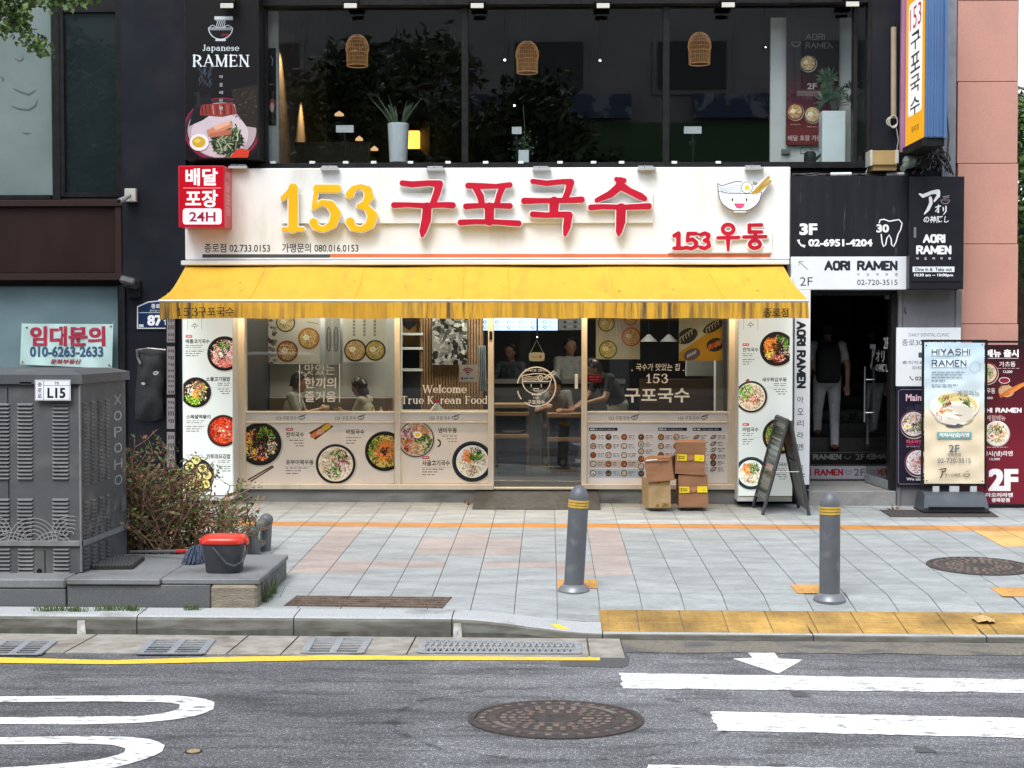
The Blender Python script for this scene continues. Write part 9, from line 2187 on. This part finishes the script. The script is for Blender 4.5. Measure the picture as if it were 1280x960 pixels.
for px, py, Y, w in ((424, 144, 2.6, 6), (449, 175, 2.6, 5), (468, 187.5, 2.6, 5)):
    c = W(px, py, Y); t = thing('tray_light', 'thin warm lamp dish low in the left upper pane, %s' % {424: 'the highest of three', 449: 'the middle one of three', 468: 'the lowest of three'}[px], 'lamp', c, 'warm lamp dishes in the left upper pane'); mb = MB(); r_ = w*(Y-CY)/FPX; mb.lathe([(0, -.012), (r_, -.006), (r_*.9, .02), (0, .06)], c, 16); mb.build('dish', mat('lamp_dish%d' % px, (.9, .55, .28), None, .5, emis=.45), t)

# ------------------------------------------------------------------ street tree whose branch hangs into the picture
M_BARK = mat('ginkgo_bark', (.14, .115, .09), (.085, .07, .055), .9, scale=9, stretch=(1, 1, .25), bump=.8, bscale=30)
def tree(label, base, H, cr, seed, clusters, leafn, size, fan, greens, limbs=9, group=None):
    g = random.Random(seed); t = thing('street_tree', label, 'tree', base, group); mb = MB()
    pts = [base+Vector((.05*math.sin(i*1.3+seed), .05*math.cos(i*1.7+seed), H*i/8)) for i in range(9)]; mb.tube(pts, [.17-.015*i for i in range(9)], 12)
    for k in range(limbs):
        a_ = 2*math.pi*k/limbs+g.uniform(-.3, .3); z = H*g.uniform(.42, .9); s_ = base+Vector((0, 0, z)); e = s_+Vector((math.cos(a_)*cr*g.uniform(.6, .95), math.sin(a_)*cr*g.uniform(.6, .95), g.uniform(.2, 1.3))); m_2 = s_.lerp(e, .5)+Vector((0, 0, .25)); mb.tube([s_, m_2, e], [.06, .035, .012], 7)
    mb.build('trunk', M_BARK, t); L = Leaves()
    if clusters is None:
        clusters = []
        for _ in range(70):
            d = Vector((g.gauss(0, 1), g.gauss(0, 1), g.gauss(0, .8))).normalized()*cr*g.random()**.4; clusters.append((base+Vector((d.x, d.y, H*.72+d.z*1.15)), cr*g.uniform(.16, .30)))
    for c, r_ in clusters:
        sh = g.uniform(.7, 1.3)
        for _ in range(leafn):
            p = c+Vector((g.gauss(0, .5), g.gauss(0, .5), g.gauss(0, .42)))*r_; col = g.choice(greens); k = g.uniform(.75, 1.25)*sh; L.leaf(p, size*g.uniform(.7, 1.25), tuple(v*k for v in col), g, fan)
    L.build('crown', t); return t
GR = [(.085, .15, .03), (.06, .115, .024), (.11, .175, .045), (.05, .09, .02)]
cl = []; g = random.Random(4)
for px, py, n_ in ((4, -4, 3), (14, 8, 3), (30, 2, 3), (48, 0, 2), (66, 3, 2), (84, -1, 2), (100, -4, 2), (20, 24, 3), (10, 30, 2), (30, 36, 2), (38, 47, 2), (49, 52, 2), (57, 57, 1), (26, 14, 2), (0, 16, 3), (112, -8, 2), (-14, -14, 4), (-30, -34, 4), (-48, -54, 4), (-66, -74, 4), (-24, -50, 4), (-70, -40, 4), (20, -22, 4), (-6, -34, 4)):
    for _ in range(n_): cl.append((W(px+g.uniform(-7, 7), py+g.uniform(-5, 5), -3.3+g.uniform(-.25, .25)), .10))
for k in range(150): cl.append((Vector((-6.6+g.gauss(0, 1.5), -3.6+g.gauss(0, 1.0), 7.4+abs(g.gauss(0, 1.3)))), .45))
cl = [(c, r_) for c, r_ in cl if r_ < .2 or (lambda q: q[1] < -45 or q[0] < -60)(PROJ(c))]
t = tree('ginkgo street tree whose leafy branch hangs into the top left corner', Vector((-7.4, -4.3, -.08)), 8.2, 2.6, 3, cl, 26, .055, True, GR, 7)
mb = MB(); mb.tube([Vector((-7.2, -4.1, 6.6)), W(-60, -70, -3.5), W(10, 4, -3.3), W(36, 38, -3.3), W(58, 58, -3.28)], [.05, .03, .012, .007, .003], 7); mb.tube([W(-20, -30, -3.4), W(50, -6, -3.3), W(112, -8, -3.25)], [.02, .01, .003], 6); mb.build('branch', M_BARK, t)
# ------------------------------------------------------------------ the other side of the street (seen in the window panes)
mb = MB(); mb.box(-60, 60, -27, -22.6, -.9, .16, .02); props(mb.build('far_pavement', mat('far_paving', (.30, .31, .31), (.24, .25, .25), .8, scale=3)), kind='structure')
ob_ = thing('office_block', 'grey office block with green shopfront band across the street, mirrored in the panes', 'building', Vector((2, -27, 0)))
mb = MB(); mb.box(-40, 40, -36, -26.2, 0, 12.4); mb.build('wall', mat('far_grey_wall', (.38, .38, .37), (.32, .32, .315), .8, scale=1), ob_)
mb = MB(); mb.box(-9, 16, -26.19, -25.9, 4.6, 8.2); mb.build('green_band', mat('far_green', (.08, .17, .07), (.065, .14, .06), .6, scale=1), ob_)
wn, fr = MB(), MB()
for k in range(-3, 5):
    x = k*4.2; fr.box(x-1.15, x+1.15, -26.21, -26.1, 9.05, 10.75); wn.box(x-1.0, x+1.0, -26.22, -26.05, 9.2, 10.6)
for k in range(-3, 5): wn.box(k*4.2-1.8, k*4.2+1.8, -26.24, -26.15, .4, 4.2)
wn.each('window', mat('far_window', (.02, .022, .024), None, .2), ob_); fr.each('window_frame', MATS['far_grey_wall'], ob_)
mb = MB(); mb.box(4.2, 8.6, -25.9, -25.6, 8.3, 9.0); mb.box(-3, 2.4, -25.9, -25.6, 8.3, 9.0); mb.build('fascia_sign', mat('far_blue_sign', (.04, .07, .16), (.3, .32, .34), .4, scale=1.6, lo=.52, hi=.56), ob_)
GR2 = [(.05, .085, .025), (.035, .065, .018), (.065, .105, .03)]
for k, (x, y, h_, r_, lb) in enumerate(((-4.2, -21.2, 9.2, 2.9, 'leafy tree across the street, mirrored in the left upper pane'), (-11.5, -21.4, 8.8, 2.8, 'leafy tree across the street beyond the left end of the shop'), (-.6, -21.8, 8.4, 2.3, 'smaller leafy tree across the street, mirrored in the middle upper pane'))):
    tree(lb, Vector((x, y, .1)), h_, r_, 20+k, None, 150, .30, False, GR2, 9, 'trees across the street')
# greenery past the pink pier
tree('green tree glimpsed past the right edge of the pink pier', Vector((8.6, 6.2, -.1)), 6.4, 2.0, 41, None, 240, .13, False, GR, 8)
tw_ = thing('brick_wall', 'dark brown wall glimpsed past the pink pier', 'wall', Vector((10, 8, 0))); mb = MB(); mb.box(6.3, 16, 8.6, 9, -.2, 4.2); mb.build('wall', mat('brown_brick', (.08, .045, .03), (.12, .07, .05), .85, scale=9, bump=.3), tw_)
